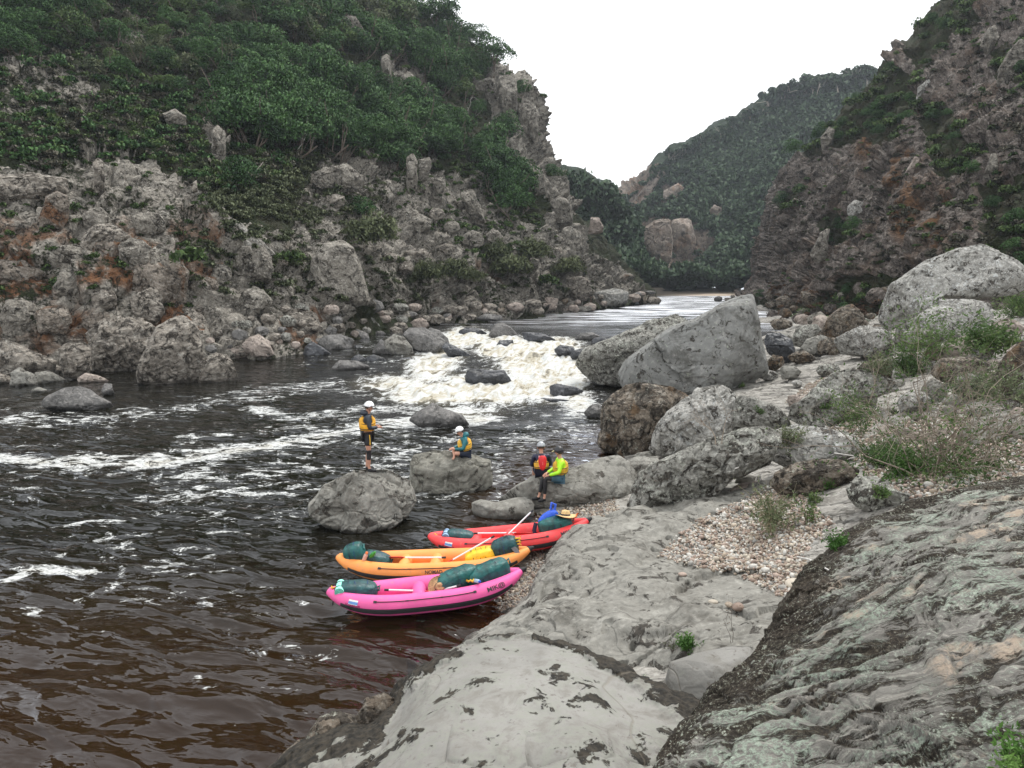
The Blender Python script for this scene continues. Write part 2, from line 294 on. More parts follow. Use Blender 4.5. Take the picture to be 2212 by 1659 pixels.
# ------------------------------------------------------------------ slopes
def colsheet(cols, kind='Y'):
    """cols: list of columns, each list of (px,py,Y) from base to crest -> rows"""
    n = len(cols[0]); assert all(len(c) == n for c in cols)
    return [[Py(*c[k]) for c in cols] for k in range(n)]
def sheet(name, rows, nv, nu, dispf, mat, attrf, flip=None):
    G = net(rows, nv, nu); N = gnorm(G)
    s = np.sign(np.einsum('ijk,ijk->ij', N, np.array([0, 0, CAMZ])-G)); s = np.where(s == 0, 1, s); N = N*np.median(s)
    P = G.reshape(-1, 3); Nn = N.reshape(-1, 3); px, py = proj(P)
    D = dispf(P, Nn, px, py); P2 = P+D
    f = gridfaces(nv, nu)
    if np.median(s) < 0: f = f[:, ::-1]
    me = mesh_np(name, P2, f, mat, attrs=attrf(P, Nn, px, py))
    return link(name, me)
def rocky(px, py, polys, jit=14, s=3):
    """soft region mask with ragged edge"""
    q = np.stack([px/45, py/45, 0*px], 1); jx = px+jit*fbm(q, 3, s); jy = py+jit*fbm(q+31, 3, s+5); r = np.zeros(len(px))
    for v, pl in polys: r = np.where(inpoly(jx, jy, pl), v, r)
    return r
LROCK = [(.75, [(-420, 330), (0, 375), (110, 372), (200, 330), (330, 350), (430, 430), (480, 480), (560, 520), (660, 520), (760, 640), (700, 830), (-420, 900)]),
         (1, [(435, 240), (492, 235), (492, 352), (440, 340)]), (.6, [(-50, 160), (40, 130), (220, 190), (200, 240), (60, 250), (-50, 300)]),
         (.72, [(690, 335), (800, 345), (900, 330), (960, 390), (1040, 400), (1110, 480), (1250, 560), (1420, 660), (960, 720), (700, 660), (620, 540), (640, 440)]),
         (1, [(1000, 160), (1070, 148), (1115, 190), (1240, 235), (1240, 300), (1240, 380), (1225, 470), (1160, 450), (1105, 390), (1085, 330), (1060, 250)]),
         (1, [(728, 35), (760, 25), (795, 60), (790, 110), (750, 105)]), (1, [(810, 60), (850, 40), (860, 130), (880, 200), (850, 225), (815, 190)]), (1, [(865, 165), (890, 158), (920, 200), (905, 235), (868, 220)]),
         (1, [(1160, 480), (1240, 500), (1255, 560), (1190, 580)]), (.8, [(430, 0), (520, 20), (470, 60)]), (.55, [(240, 60), (300, 40), (330, 110), (270, 150)]), (.6, [(380, 120), (450, 110), (455, 190), (400, 200)]), (.5, [(120, 60), (180, 50), (190, 120), (130, 130)]), (.7, [(600, 0), (650, -20), (680, 40), (630, 60)])]
LCLIFF = [(1, [(-420, 330), (0, 375), (110, 372), (200, 360), (400, 430), (480, 560), (440, 720), (200, 830), (-420, 900)])]
def ldisp(P, N, px, py):
    r = rocky(px, py, LROCK); H = np.clip(Nn_h(N), 0, 1)
    far = np.clip((P[:, 1]-45)/80, 0, 1)
    q = P+np.stack([.8*fbm(P/3, 3, 9), .8*fbm(P/3+9, 3, 19), .8*fbm(P/3+19, 3, 29)], 1)
    th = .35; q = np.stack([q[:, 0]*cos(th)+q[:, 2]*sin(th), q[:, 1], -q[:, 0]*sin(th)+q[:, 2]*cos(th)], 1)
    big = bricks(q/np.array([5, 5, 7]), 1, 1., .3)*1.7+blocky(q/7., 4, 1., .2)*1.; med = bricks(q/np.array([2.1, 2.1, 2.5]), 2, 1.2, .5)*.62; sm = bricks(q/np.array([.85, .85, .7]), 3, 1.1, .5)*.17
    rid = fbm(P/np.array([9, 9, 30]), 4, 11, ridge=True)*1.3
    d = big*(.35+.75*r)*(.55+.65*far)+med*(.25+.75*r)*(.75+.5*far)+sm*r*(.7+.9*far)+rid*(.3+1.1*far)+fbm(P/1.3, 3, 21)*.1
    return N*d[:, None]
def Nn_h(N): return N[:, 2]
def lattr(P, N, px, py):
    r = rocky(px, py, LROCK); g = fbm(P/7, 4, 41)
    st = rocky(px, py, LCLIFF, 10, 8)*sst(py, 440, 560)*sst(fbm(P/3.2, 3, 44), -.15, .25)
    st = np.maximum(st, .8*sst(fbm(P/5, 3, 47), .35, .55)*sst(py, 520, 640))
    return {'veg': np.clip(.92-.78*r+.25*g, 0, 1.2), 'stain': st}
LC = [[(-430, 1000, 34), (-410, 860, 39), (-400, 700, 44), (-390, 500, 50), (-380, 300, 60), (-360, 0, 76), (-350, -500, 105), (-340, -480, 160)],
      [(0, 960, 40), (0, 815, 45.5), (0, 690, 48), (0, 500, 53), (0, 340, 62), (0, 60, 92), (0, -380, 128), (0, -380, 180)],
      [(250, 930, 43), (250, 805, 48), (250, 665, 51), (250, 480, 57), (255, 300, 72), (260, 50, 104), (265, -330, 140), (265, -330, 190)],
      [(480, 900, 45), (480, 795, 51), (478, 660, 56), (470, 480, 63), (470, 300, 84), (475, 50, 115), (480, -250, 150), (480, -250, 200)],
      [(690, 860, 52), (690, 765, 59), (690, 640, 66), (685, 440, 80), (690, 280, 100), (700, 60, 130), (700, -140, 158), (700, -140, 210)],
      [(830, 800, 62), (830, 735, 72), (835, 610, 80), (840, 450, 95), (845, 300, 115), (850, 130, 140), (868, -8, 165), (868, 5, 220)],
      [(980, 740, 80), (980, 698, 90), (975, 590, 97), (965, 450, 110), (965, 320, 128), (975, 190, 148), (1000, 82, 166), (1000, 95, 220)],
      [(1110, 720, 92), (1110, 686, 99), (1105, 590, 105), (1085, 470, 117), (1075, 350, 134), (1075, 230, 150), (1090, 138, 163), (1090, 150, 215)],
      [(1195, 700, 106), (1200, 674, 115), (1195, 590, 120), (1180, 480, 129), (1165, 385, 141), (1155, 300, 150), (1163, 218, 158), (1163, 235, 210)],
      [(1280, 685, 120), (1280, 662, 130), (1262, 600, 135), (1235, 520, 142), (1215, 450, 150), (1198, 400, 155), (1178, 318, 160), (1182, 330, 210)],
      [(1350, 672, 138), (1350, 652, 150), (1320, 612, 156), (1285, 560, 162), (1255, 500, 168), (1235, 460, 172), (1212, 400, 176), (1218, 410, 225)],
      [(1420, 655, 160), (1410, 645, 168), (1390, 622, 176), (1350, 590, 182), (1310, 545, 190), (1280, 515, 196), (1256, 480, 200), (1262, 495, 240)]]
for c_ in range(5, 12):
    for r_, (dx_, dy_) in ((5, (-14, 4)), (6, (-34, 12)), (7, (-34, 12))):
        x_, y_, z_ = LC[c_][r_]; LC[c_][r_] = (x_+dx_*(1 if c_ > 6 else .8), y_+dy_*(1 if c_ < 8 else .3), z_)
SL = sheet('left_gorge_slope', colsheet(LC), 560, 760, ldisp, M['left'], lattr)
SL['kind'] = 'structure'
RVEG = [(.95, [(1690, 285), (1790, 262), (1860, 195), (1935, 140), (1990, 170), (1998, 250), (1930, 290), (1800, 330), (1700, 345)]),
        (.9, [(1850, 250), (1930, 230), (1960, 300), (1900, 330)]), (.8, [(1780, 480), (1830, 460), (1850, 520), (1800, 540)]), (.95, [(2000, 230), (2060, 240), (2110, 330), (2110, 400), (2040, 390), (2000, 320)]), (.85, [(1960, 100), (2060, -20), (2130, -60), (2120, 60), (2050, 110), (1990, 170)]),
        (.9, [(2120, 420), (2300, 360), (2300, 640), (2170, 600)]), (.8, [(1640, 640), (1760, 660), (1900, 600), (1990, 610), (1900, 720), (1660, 700)]), (.7, [(2140, 120), (2260, 60), (2260, 200), (2160, 190)]),
        (.7, [(1680, 430), (1740, 400), (1760, 430), (1700, 470)])]
def rdisp(P, N, px, py):
    v = rocky(px, py, RVEG); r = 1-.5*v
    q = P+np.stack([1.*fbm(P/4, 3, 9), 1.*fbm(P/4+9, 3, 19), 1.*fbm(P/4+19, 3, 29)], 1)
    th = -.55; q = np.stack([q[:, 0]*cos(th)+q[:, 2]*sin(th), q[:, 1], -q[:, 0]*sin(th)+q[:, 2]*cos(th)], 1)
    d = bricks(q/np.array([5, 6, 11.]), 5, .9, .4)*1.5+blocky(q/8., 4, 1., .2)*1.2+bricks(q/np.array([1.9, 2, 3.4]), 6, 1.1, .5)*.6+bricks(q/.8, 7, 1., .5)*.17+fbm(P/np.array([9, 9, 25]), 4, 31, ridge=True)*1.5
    return N*(d*r+fbm(P/1.3, 3, 23)*.1)[:, None]
def rattr(P, N, px, py):
    v = rocky(px, py, RVEG); st = np.zeros(len(px))
    for (a, b, w, t, bt) in ((1992, 400, 16, 400, 530), (2055, 430, 12, 430, 540), (1960, 340, 14, 330, 420), (1890, 300, 20, 290, 350)):
        st = np.maximum(st, np.exp(-((px-a+(py-b)*.18)/w)**2)*sst(py, t-20, t+20)*(1-sst(py, bt-20, bt+20)))
    return {'veg': np.clip(.12+.85*v+.22*fbm(P/5, 4, 51), 0, 1.2), 'stain': np.clip(st*1.3+.35*sst(fbm(P/6, 3, 57), .1, .4), 0, 1)}
RC = [[(1560, 690, 160), (1600, 655, 185), (1640, 605, 188), (1652, 560, 190), (1655, 525, 192), (1662, 480, 195), (1676, 428, 200), (1690, 440, 260)],
      [(1650, 710, 112), (1665, 670, 124), (1688, 600, 130), (1700, 530, 136), (1708, 460, 145), (1720, 405, 152), (1742, 345, 160), (1775, 350, 240)],
      [(1740, 730, 86), (1760, 685, 96), (1775, 600, 102), (1788, 520, 110), (1795, 430, 120), (1805, 350, 132), (1818, 262, 148), (1850, 270, 240)],
      [(1880, 760, 64), (1890, 700, 72), (1898, 600, 78), (1905, 500, 87), (1915, 390, 98), (1925, 280, 112), (1935, 132, 140), (1975, 140, 220)],
      [(2040, 780, 52), (2045, 720, 58), (2052, 600, 63), (2058, 480, 70), (2062, 350, 82), (2068, 210, 97), (2075, -25, 132), (2100, -10, 220)],
      [(2250, 800, 42), (2250, 720, 46), (2252, 600, 50), (2256, 460, 58), (2260, 310, 70), (2266, 140, 86), (2280, -190, 122), (2300, -180, 200)],
      [(2550, 820, 32), (2550, 720, 36), (2550, 600, 40), (2550, 440, 48), (2550, 260, 58), (2550, 60, 72), (2550, -350, 104), (2560, -340, 170)]]
SR = sheet('right_gorge_cliff', colsheet(RC), 520, 460, rdisp, M['right'], rattr)
SR['kind'] = 'structure'
FROCK = [(1, [(1375, 490), (1420, 470), (1480, 478), (1545, 505), (1550, 540), (1500, 580), (1440, 600), (1385, 560)]), (.9, [(1330, 450), (1420, 370), (1440, 385), (1400, 440), (1360, 470)]),
         (.9, [(1430, 410), (1480, 400), (1480, 425), (1430, 450)]), (.9, [(1425, 560), (1470, 575), (1460, 600), (1430, 600)]), (.8, [(1530, 450), (1560, 455), (1555, 480), (1530, 475)]),
         (.8, [(1285, 465), (1320, 500), (1330, 530), (1290, 520)]), (.5, [(1610, 520), (1650, 505), (1660, 600), (1600, 600)])]
def fdisp(P, N, px, py):
    r = rocky(px, py, FROCK, 8); w_ = P+np.stack([4*fbm(P/14, 3, 9), 4*fbm(P/14+9, 3, 19), 4*fbm(P/14+19, 3, 29)], 1)
    d = fbm(P/np.array([40, 40, 90]), 4, 61, ridge=True)*7+blocky(w_/np.array([11, 11, 26]), 8, .9, .4)*3.2*(.25+r)+blocky(w_/np.array([4, 4, 8]), 12, 1., .4)*1.2*(.2+r)+fbm(P/4, 3, 62)*.8
    return N*d[:, None]
def fattr(P, N, px, py):
    r = rocky(px, py, FROCK, 8); return {'veg': np.clip(1.05-1.0*r+.3*fbm(P/25, 4, 63), 0, 1.3)}
FC = [[(1330, 625, 300), (1340, 606, 330), (1345, 560, 350), (1345, 520, 370), (1346, 480, 390), (1350, 440, 410), (1360, 445, 520)],
      [(1400, 640, 255), (1405, 618, 300), (1402, 560, 315), (1398, 510, 340), (1396, 450, 370), (1402, 402, 400), (1420, 405, 520)],
      [(1470, 642, 240), (1470, 622, 290), (1468, 570, 305), (1462, 500, 330), (1458, 420, 370), (1455, 345, 420), (1470, 350, 540)],
      [(1560, 642, 235), (1560, 622, 275), (1558, 560, 290), (1555, 480, 315), (1555, 380, 365), (1560, 293, 420), (1580, 300, 540)],
      [(1680, 645, 225), (1680, 622, 260), (1678, 550, 278), (1680, 460, 305), (1685, 340, 360), (1690, 226, 420), (1710, 235, 540)],
      [(1800, 645, 220), (1800, 622, 255), (1800, 540, 270), (1800, 440, 300), (1800, 310, 350), (1805, 198, 410), (1820, 205, 540)],
      [(1960, 645, 215), (1960, 622, 250), (1960, 530, 265), (1960, 420, 295), (1960, 290, 340), (1960, 165, 400), (1980, 170, 540)]]
SF = sheet('far_right_hill', colsheet(FC), 380, 440, fdisp, M['far'], fattr)
SF['kind'] = 'structure'
VC = [[(1120, 640, 560), (1120, 560, 600), (1120, 480, 640), (1120, 420, 680), (1120, 375, 720), (1120, 380, 900)],
      [(1240, 640, 540), (1240, 560, 580), (1240, 490, 620), (1240, 430, 660), (1240, 392, 700), (1240, 400, 900)],
      [(1310, 640, 520), (1312, 560, 560), (1314, 500, 600), (1312, 450, 640), (1312, 414, 680), (1312, 420, 900)],
      [(1380, 640, 520), (1380, 570, 560), (1375, 520, 600), (1365, 480, 640), (1356, 438, 680), (1360, 445, 900)],
      [(1460, 640, 520), (1460, 590, 560), (1450, 550, 600), (1440, 500, 640), (1430, 450, 680), (1430, 470, 900)]]
SV = sheet('distant_valley_hill', colsheet(VC), 150, 200, fdisp, M['far'], lambda P, N, px, py: {'veg': np.full(len(P), 1.1)})
SV['kind'] = 'structure'
# spur below the left slope, further down river
PC = [[(1150, 660, 190), (1150, 600, 215), (1150, 540, 225), (1150, 470, 235), (1150, 400, 250), (1150, 410, 330)],
      [(1230, 655, 195), (1235, 600, 220), (1235, 545, 230), (1232, 480, 240), (1228, 405, 255), (1240, 410, 330)],
      [(1300, 650, 200), (1305, 610, 228), (1300, 560, 238), (1290, 510, 248), (1282, 462, 258), (1295, 470, 330)],
      [(1370, 645, 210), (1370, 618, 238), (1362, 590, 248), (1345, 558, 258), (1330, 518, 268), (1345, 525, 330)],
      [(1450, 640, 225), (1450, 624, 255), (1435, 612, 262), (1410, 596, 270), (1385, 570, 280), (1400, 580, 330)],
      [(1530, 640, 235), (1530, 632, 262), (1510, 627, 268), (1490, 622, 275), (1460, 612, 285), (1480, 618, 330)]]
SP = sheet('river_bend_spur', colsheet(PC), 200, 260, fdisp, M['far'], fattr)
SP['kind'] = 'structure'
# ------------------------------------------------------------------ right bank ground (height field through control points)
GC = [(950, 1450, -.55), (900, 1250, -.9), (850, 1100, -1.1), (1000, 1330, -.42), (1060, 1385, -.2), (1130, 1335, .0), (1100, 1290, .02), (1180, 1210, .18), (1075, 1190, -.12), (1120, 1150, -.05), (1200, 1130, .14),
      (1160, 1105, .0), (1000, 1150, -.6), (1010, 1230, -.35), (1290, 1110, .34), (1340, 1070, .42), (1250, 1160, .3), (1240, 990, -.3), (1100, 1020, -.6), (1400, 1010, .35), (1300, 960, -.5), (1310, 850, -.5), (1240, 780, -.3),
      (1200, 700, -.5), (1330, 705, -.4), (1440, 700, -.2), (1480, 665, -.2), (1540, 645, -.3), (1600, 660, -.1), (1660, 702, .55), (1500, 730, .3), (1300, 1250, .35), (1150, 1380, .25), (1450, 1250, .7), (1600, 1350, 1.2), (1500, 1150, .85), (1650, 1220, 1.32), (1600, 1150, 1.2), (1650, 1080, 1.3), (1750, 1150, 1.6),
      (1550, 1060, .8), (1700, 1040, 1.45), (1800, 1080, 1.85), (1900, 1050, 2.15), (2050, 1010, 2.5), (2212, 990, 2.8), (1880, 960, 1.9), (2000, 940, 2.3), (2150, 930, 2.7), (2400, 950, 3.1), (1700, 930, 1.2), (1800, 830, 1.3),
      (1600, 900, .8), (1480, 900, .4), (1650, 780, .9), (1750, 720, 1.3), (1900, 800, 1.9), (2050, 800, 2.6), (2212, 800, 3.2), (1900, 720, 2.2), (2100, 730, 3.2), (2300, 720, 4.2), (1640, 690, 1.0), (1300, 1450, .8), (1600, 1500, 1.8), (1800, 1400, 2.2), (1800, 1200, 2.0), (2100, 1150, 2.6), (2100, 1400, 3.0), (1200, 1600, 1.2), (1600, 1700, 2.4)]
gp = np.array([Pz(*g) for g in GC]); far_pts = np.array([[60, 60, 9], [40, 30, 6], [25, 12, 5.5], [12, 5, 4.2], [8, 2, 4.0], [2, 2, 2.6], [-6, 2, -1.2], [-10, 10, -1.4], [-12, 30, -1.5], [-10, 60, -1.2], [15, 90, -.6], [20, 130, -.6], [60, 110, 8], [35, 80, 1.6], [48, 110, 2.], [62, 165, 1.6], [22, 72, .1], [32, 105, -.1], [45, 150, -.1], [20, 170, -.8], [0, 150, -.8], [30, 200, -.8], [0, 90, -.8]])
gp = np.vstack([gp, far_pts]); sc_ = lambda P: np.stack([P[:, 0], P[:, 1]*.75], 1)
cx = sc_(gp); dd = np.linalg.norm(cx[:, None]-cx[None], axis=-1); A = np.block([[dd+np.eye(len(gp))*.12, np.ones((len(gp), 1))], [np.ones((1, len(gp))), np.zeros((1, 1))]])
wts = np.linalg.solve(A, np.append(gp[:, 2], 0))
def ground_h(XY):
    XY = np.asarray(XY, float); q = np.stack([XY[:, 0], XY[:, 1]*.75], 1); out = np.zeros(len(q))
    for i in range(0, len(q), 20000):
        d = np.linalg.norm(q[i:i+20000, None]-cx[None], axis=-1); out[i:i+20000] = d@wts[:-1]+wts[-1]
    return out
GRAVEL = [(1, [(1000, 1450), (1050, 1340), (1120, 1180), (1150, 1120), (1330, 1075), (1345, 1130), (1230, 1160), (1190, 1240), (1140, 1330), (1010, 1400)]),
          (1, [(1425, 1200), (1500, 1130), (1640, 1060), (1700, 1040), (1800, 1130), (1730, 1200), (1780, 1290), (1700, 1290), (1600, 1240), (1500, 1220)]),
          (1, [(1840, 960), (1980, 900), (2300, 900), (2300, 1060), (1900, 1080)]), (.8, [(1700, 860), (1800, 800), (1900, 900), (1850, 960), (1750, 960)])]
nv, nu = 520, 760
py_ = np.linspace(-260, 2600, nu); pxs = np.linspace(850, 2750, nu); ys = 2.2*(150/2.2)**np.linspace(0, 1, nv)
gx = ((pxs-1106)/F/cos(PITCH))[None, :]*ys[:, None]; gy = np.repeat(ys[:, None], nu, 1)
gz = ground_h(np.stack([gx.ravel(), gy.ravel()], 1)).reshape(nv, nu)
P = np.stack([gx, gy, gz], -1).reshape(-1, 3); px, py = proj(P); gr = rocky(px, py, GRAVEL, 10, 13)
P[:, 2] += (fbm(P/1.6, 5, 71)*.16+blocky(P/np.array([1.6, .8, .5]), 14, .8, .3)*.1)*(1-.85*gr)*np.clip(P[:, 1]/30, .5, 2.2)*sst(P[:, 2], -.3, .5)
gnd_me = mesh_np('river_bank_ground', P, gridfaces(nv, nu), M['slope'], attrs={'veg': gr*1.1+.15*fbm(P/2, 3, 3)})
GND = link('river_bank_ground', gnd_me, kind='structure')
bedm = plain('river_bed_mud', (.035, .02, .012), .9)
link('ground', mesh_np('ground', [(-1500, -60, -2.2), (1500, -60, -2.2), (1500, 1800, -2.2), (-1500, 1800, -2.2)], [(0, 1, 2, 3)], bedm), kind='structure')
# far sand beach
bm_ = plain('pale_sand', (.36, .29, .22), .95, .1, 1.5)
bl = [[Py(x, 640, y_)+np.array([0, 0, z_]) for x in (1400, 1450, 1500, 1550, 1600)] for y_, z_ in ((215, 0), (225, 0), (240, 0), (260, 0))]
for r_, zz in zip(bl, (.2, .9, 1.5, 2.6)):
    for p_ in r_: p_[2] = zz
bl[0][0][2] = bl[0][4][2] = 0.
SB = sheet('sand_beach', bl, 40, 60, lambda P, N, px, py: N*(fbm(P/6, 3, 4)*.12)[:, None], bm_, lambda P, N, px, py: {}); SB['kind'] = 'structure'
# ------------------------------------------------------------------ water
def wlevel(Y): return .7*sst(Y, 43, 63)
nu, nv = 1000, 760
cx_ = np.linspace(-420, 2000, nu); rr_ = 604.5+(1900-604.5)*np.linspace(0, 1, nv)**1.35; rr_ = rr_[::-1]
PX, PY = np.meshgrid(cx_, np.maximum(rr_, 613)); W = Pz(PX, PY, 0.0).reshape(-1, 3); px, py = PX.ravel(), PY.ravel()
def blob(L):
    o = np.zeros(len(px))
    for (x, y, rx, ry, v) in L: o = np.maximum(o, v*np.exp(-((px-x)/rx)**2-((py-y)/ry)**2))
    return o
jy = py+8*fbm(np.stack([W[:, 0]/2.2, W[:, 1]/2.2, 0*px], 1), 3, 81)
def streak(pts, wy, v):
    o = np.zeros(len(px))
    for (x1, y1), (x2, y2) in zip(pts[:-1], pts[1:]):
        t = np.clip(((px-x1)*(x2-x1)+(jy-y1)*(y2-y1))/((x2-x1)**2+(y2-y1)**2), 0, 1); d = np.hypot((px-x1-t*(x2-x1))*.35, jy-y1-t*(y2-y1))
        o = np.maximum(o, v*np.exp(-(d/wy)**2))
    return o
turb = np.clip(blob([(1010, 745, 60, 26, 1.1), (1090, 765, 80, 26, 1.), (1180, 790, 110, 40, 1.25), (1200, 760, 70, 20, .9), (1060, 840, 160, 38, 1.15), (950, 850, 150, 32, .95), (860, 830, 130, 26, .75), (1180, 850, 110, 28, .9), (960, 770, 60, 40, .9), (1220, 820, 60, 36, 1.), (1000, 890, 150, 22, .6), (930, 800, 70, 40, .8)]), 0, 1.2)
foam = np.minimum(turb*1.15, .82)
foam = np.maximum(foam, np.maximum.reduce([
    streak([(1100, 880), (900, 850), (720, 835), (560, 850), (400, 880), (250, 905), (100, 910), (-40, 905)], 27, 0.52),
    streak([(1050, 905), (880, 912), (760, 930), (650, 955), (590, 962), (480, 975), (300, 1002), (120, 1000), (-40, 985)], 21, 0.69),
    streak([(900, 880), (760, 890), (640, 905), (560, 885)], 18, 0.60), streak([(350, 985), (200, 990), (60, 1000)], 18, 0.67), streak([(180, 1010), (60, 1025), (-20, 1015)], 12, 0.52), streak([(220, 1060), (20, 1055)], 9, 0.46),
    streak([(240, 940), (60, 960)], 18, 0.38), streak([(700, 1000), (560, 1010), (450, 1060), (330, 1120)], 24, 0.35), streak([(250, 1125), (120, 1140)], 9, 0.60), streak([(200, 1232), (60, 1240), (20, 1258)], 14, 0.67), streak([(340, 1230), (220, 1255)], 10, 0.46),
    streak([(1300, 910), (1100, 950), (1020, 1000), (1090, 1060)], 51, 0.44), streak([(1090, 1035), (960, 1078)], 12, 0.63), streak([(640, 960), (560, 1090), (420, 1180)], 21, 0.32), streak([(780, 930), (650, 925), (520, 935), (380, 950)], 15, 0.46),
    streak([(620, 1085), (500, 1060)], 18, 0.44), streak([(780, 1170), (620, 1290), (600, 1330)], 21, 0.25), blob([(280, 1180, 30, 24, .62), (655, 1305, 28, 14, .62), (430, 1465, 30, 26, .55), (560, 1430, 30, 16, .5), (640, 1420, 50, 60, .42), (700, 1490, 60, 50, .4), (60, 1320, 60, 30, .5), (790, 905, 60, 14, .5)]),
    .5*np.clip(blob([(500, 1050, 500, 130, 1.), (900, 1000, 300, 120, 1.), (300, 1250, 420, 140, .9), (600, 1450, 280, 120, .75), (1000, 780, 420, 70, .9), (1250, 870, 60, 50, 1.6)]), 0, 1.5)]))
foam = foam*(1-.9*sst(-py, -712, -690))
lv = wlevel(W[:, 1]); W[:, 2] += lv; wv = np.stack([W[:, 0], W[:, 1]*1.0, 0*px], 1)
amp = .07*np.clip(1.4-W[:, 1]/60, .12, 1)
W[:, 2] += amp*(fbm(np.stack([W[:, 0]*.55+W[:, 1]*.35, W[:, 1]*1.05, 0*px], 1), 3, 91)*1.3)
fl = np.stack([W[:, 0]*.95+W[:, 1]*.3, (W[:, 1]*.95-W[:, 0]*.3), 0*px], 1); W[:, 2] += turb*(np.abs(fbm(fl/np.array([1.3, 3.2, 1]), 3, 92))*.52+.11*np.sin(fl[:, 1]*1.15+2.5*fbm(wv/4, 2, 95))+fbm(fl/np.array([.35, .8, 1]), 3, 94)*.09-.12)*sst(W[:, 1], 26, 38)
W[:, 2] += .22*blob([(1010, 735, 40, 12, 1), (1110, 760, 50, 10, 1), (1230, 775, 30, 14, .8), (960, 745, 25, 10, .9)])
hg = ground_h(W[:, :2]); dep = np.clip((W[:, 2]-hg)/.75, 0, 1); dep = np.where((px < 880) | (W[:, 1] > 30), 1, dep); dep = dep-.5*sst(-W[:, 1], -17, -8)*(px < 900)
rip = np.clip(1.15-W[:, 1]/55, .16, 1.)*(.7+.5*sst(fbm(wv/3, 2, 97), -.2, .3))+.4*turb; rip = rip*(1-.35*sst(-W[:, 1], -20, -9))
WAT = link('river_water', mesh_np('river_water', W, gridfaces(nv, nu), M['water'], attrs={'foam': foam, 'turb': turb, 'depth': np.clip(dep, 0, 1), 'rip': rip, 'rough': .05+.33*sst(W[:, 1], 45, 110)}), kind='structure')
# picture-space lookup of what is visible where (only used to find world positions)
class Look:
    def __init__(s, objs, cell=5):
        s.c = cell; s.w, s.h = 2700//cell, 2000//cell; s.D = np.full(s.w*s.h, 1e9); s.P = np.zeros((s.w*s.h, 3))
        for o in objs:
            me = o.data; a = np.empty(len(me.vertices)*3, np.float32); me.vertices.foreach_get('co', a); a = a.reshape(-1, 3)+np.array(o.location)
            px, py = proj(a); i = ((px+200)/cell).astype(int); j = ((py+100)/cell).astype(int); ok = (i >= 0) & (i < s.w) & (j >= 0) & (j < s.h) & (a[:, 1] > 1)
            k = (j*s.w+i)[ok]; P = a[ok]; y = P[:, 1]; od = np.argsort(-y); k, P, y = k[od], P[od], y[od]
            better = y < s.D[k]; s.D[k[better]] = y[better]; s.P[k[better]] = P[better]      # last write wins = nearest
    def __call__(s, px, py):
        i = int((px+200)/s.c); j = int((py+100)/s.c)
        if not (0 <= i < s.w and 0 <= j < s.h): return None
        for dj, di in ((0, 0), (1, 0), (-1, 0), (0, 1), (0, -1), (2, 0), (1, 1), (1, -1)):
            k = (j+dj)*s.w+i+di
            if 0 <= k < len(s.D) and s.D[k] < 1e8: return s.P[k].copy()
        return None
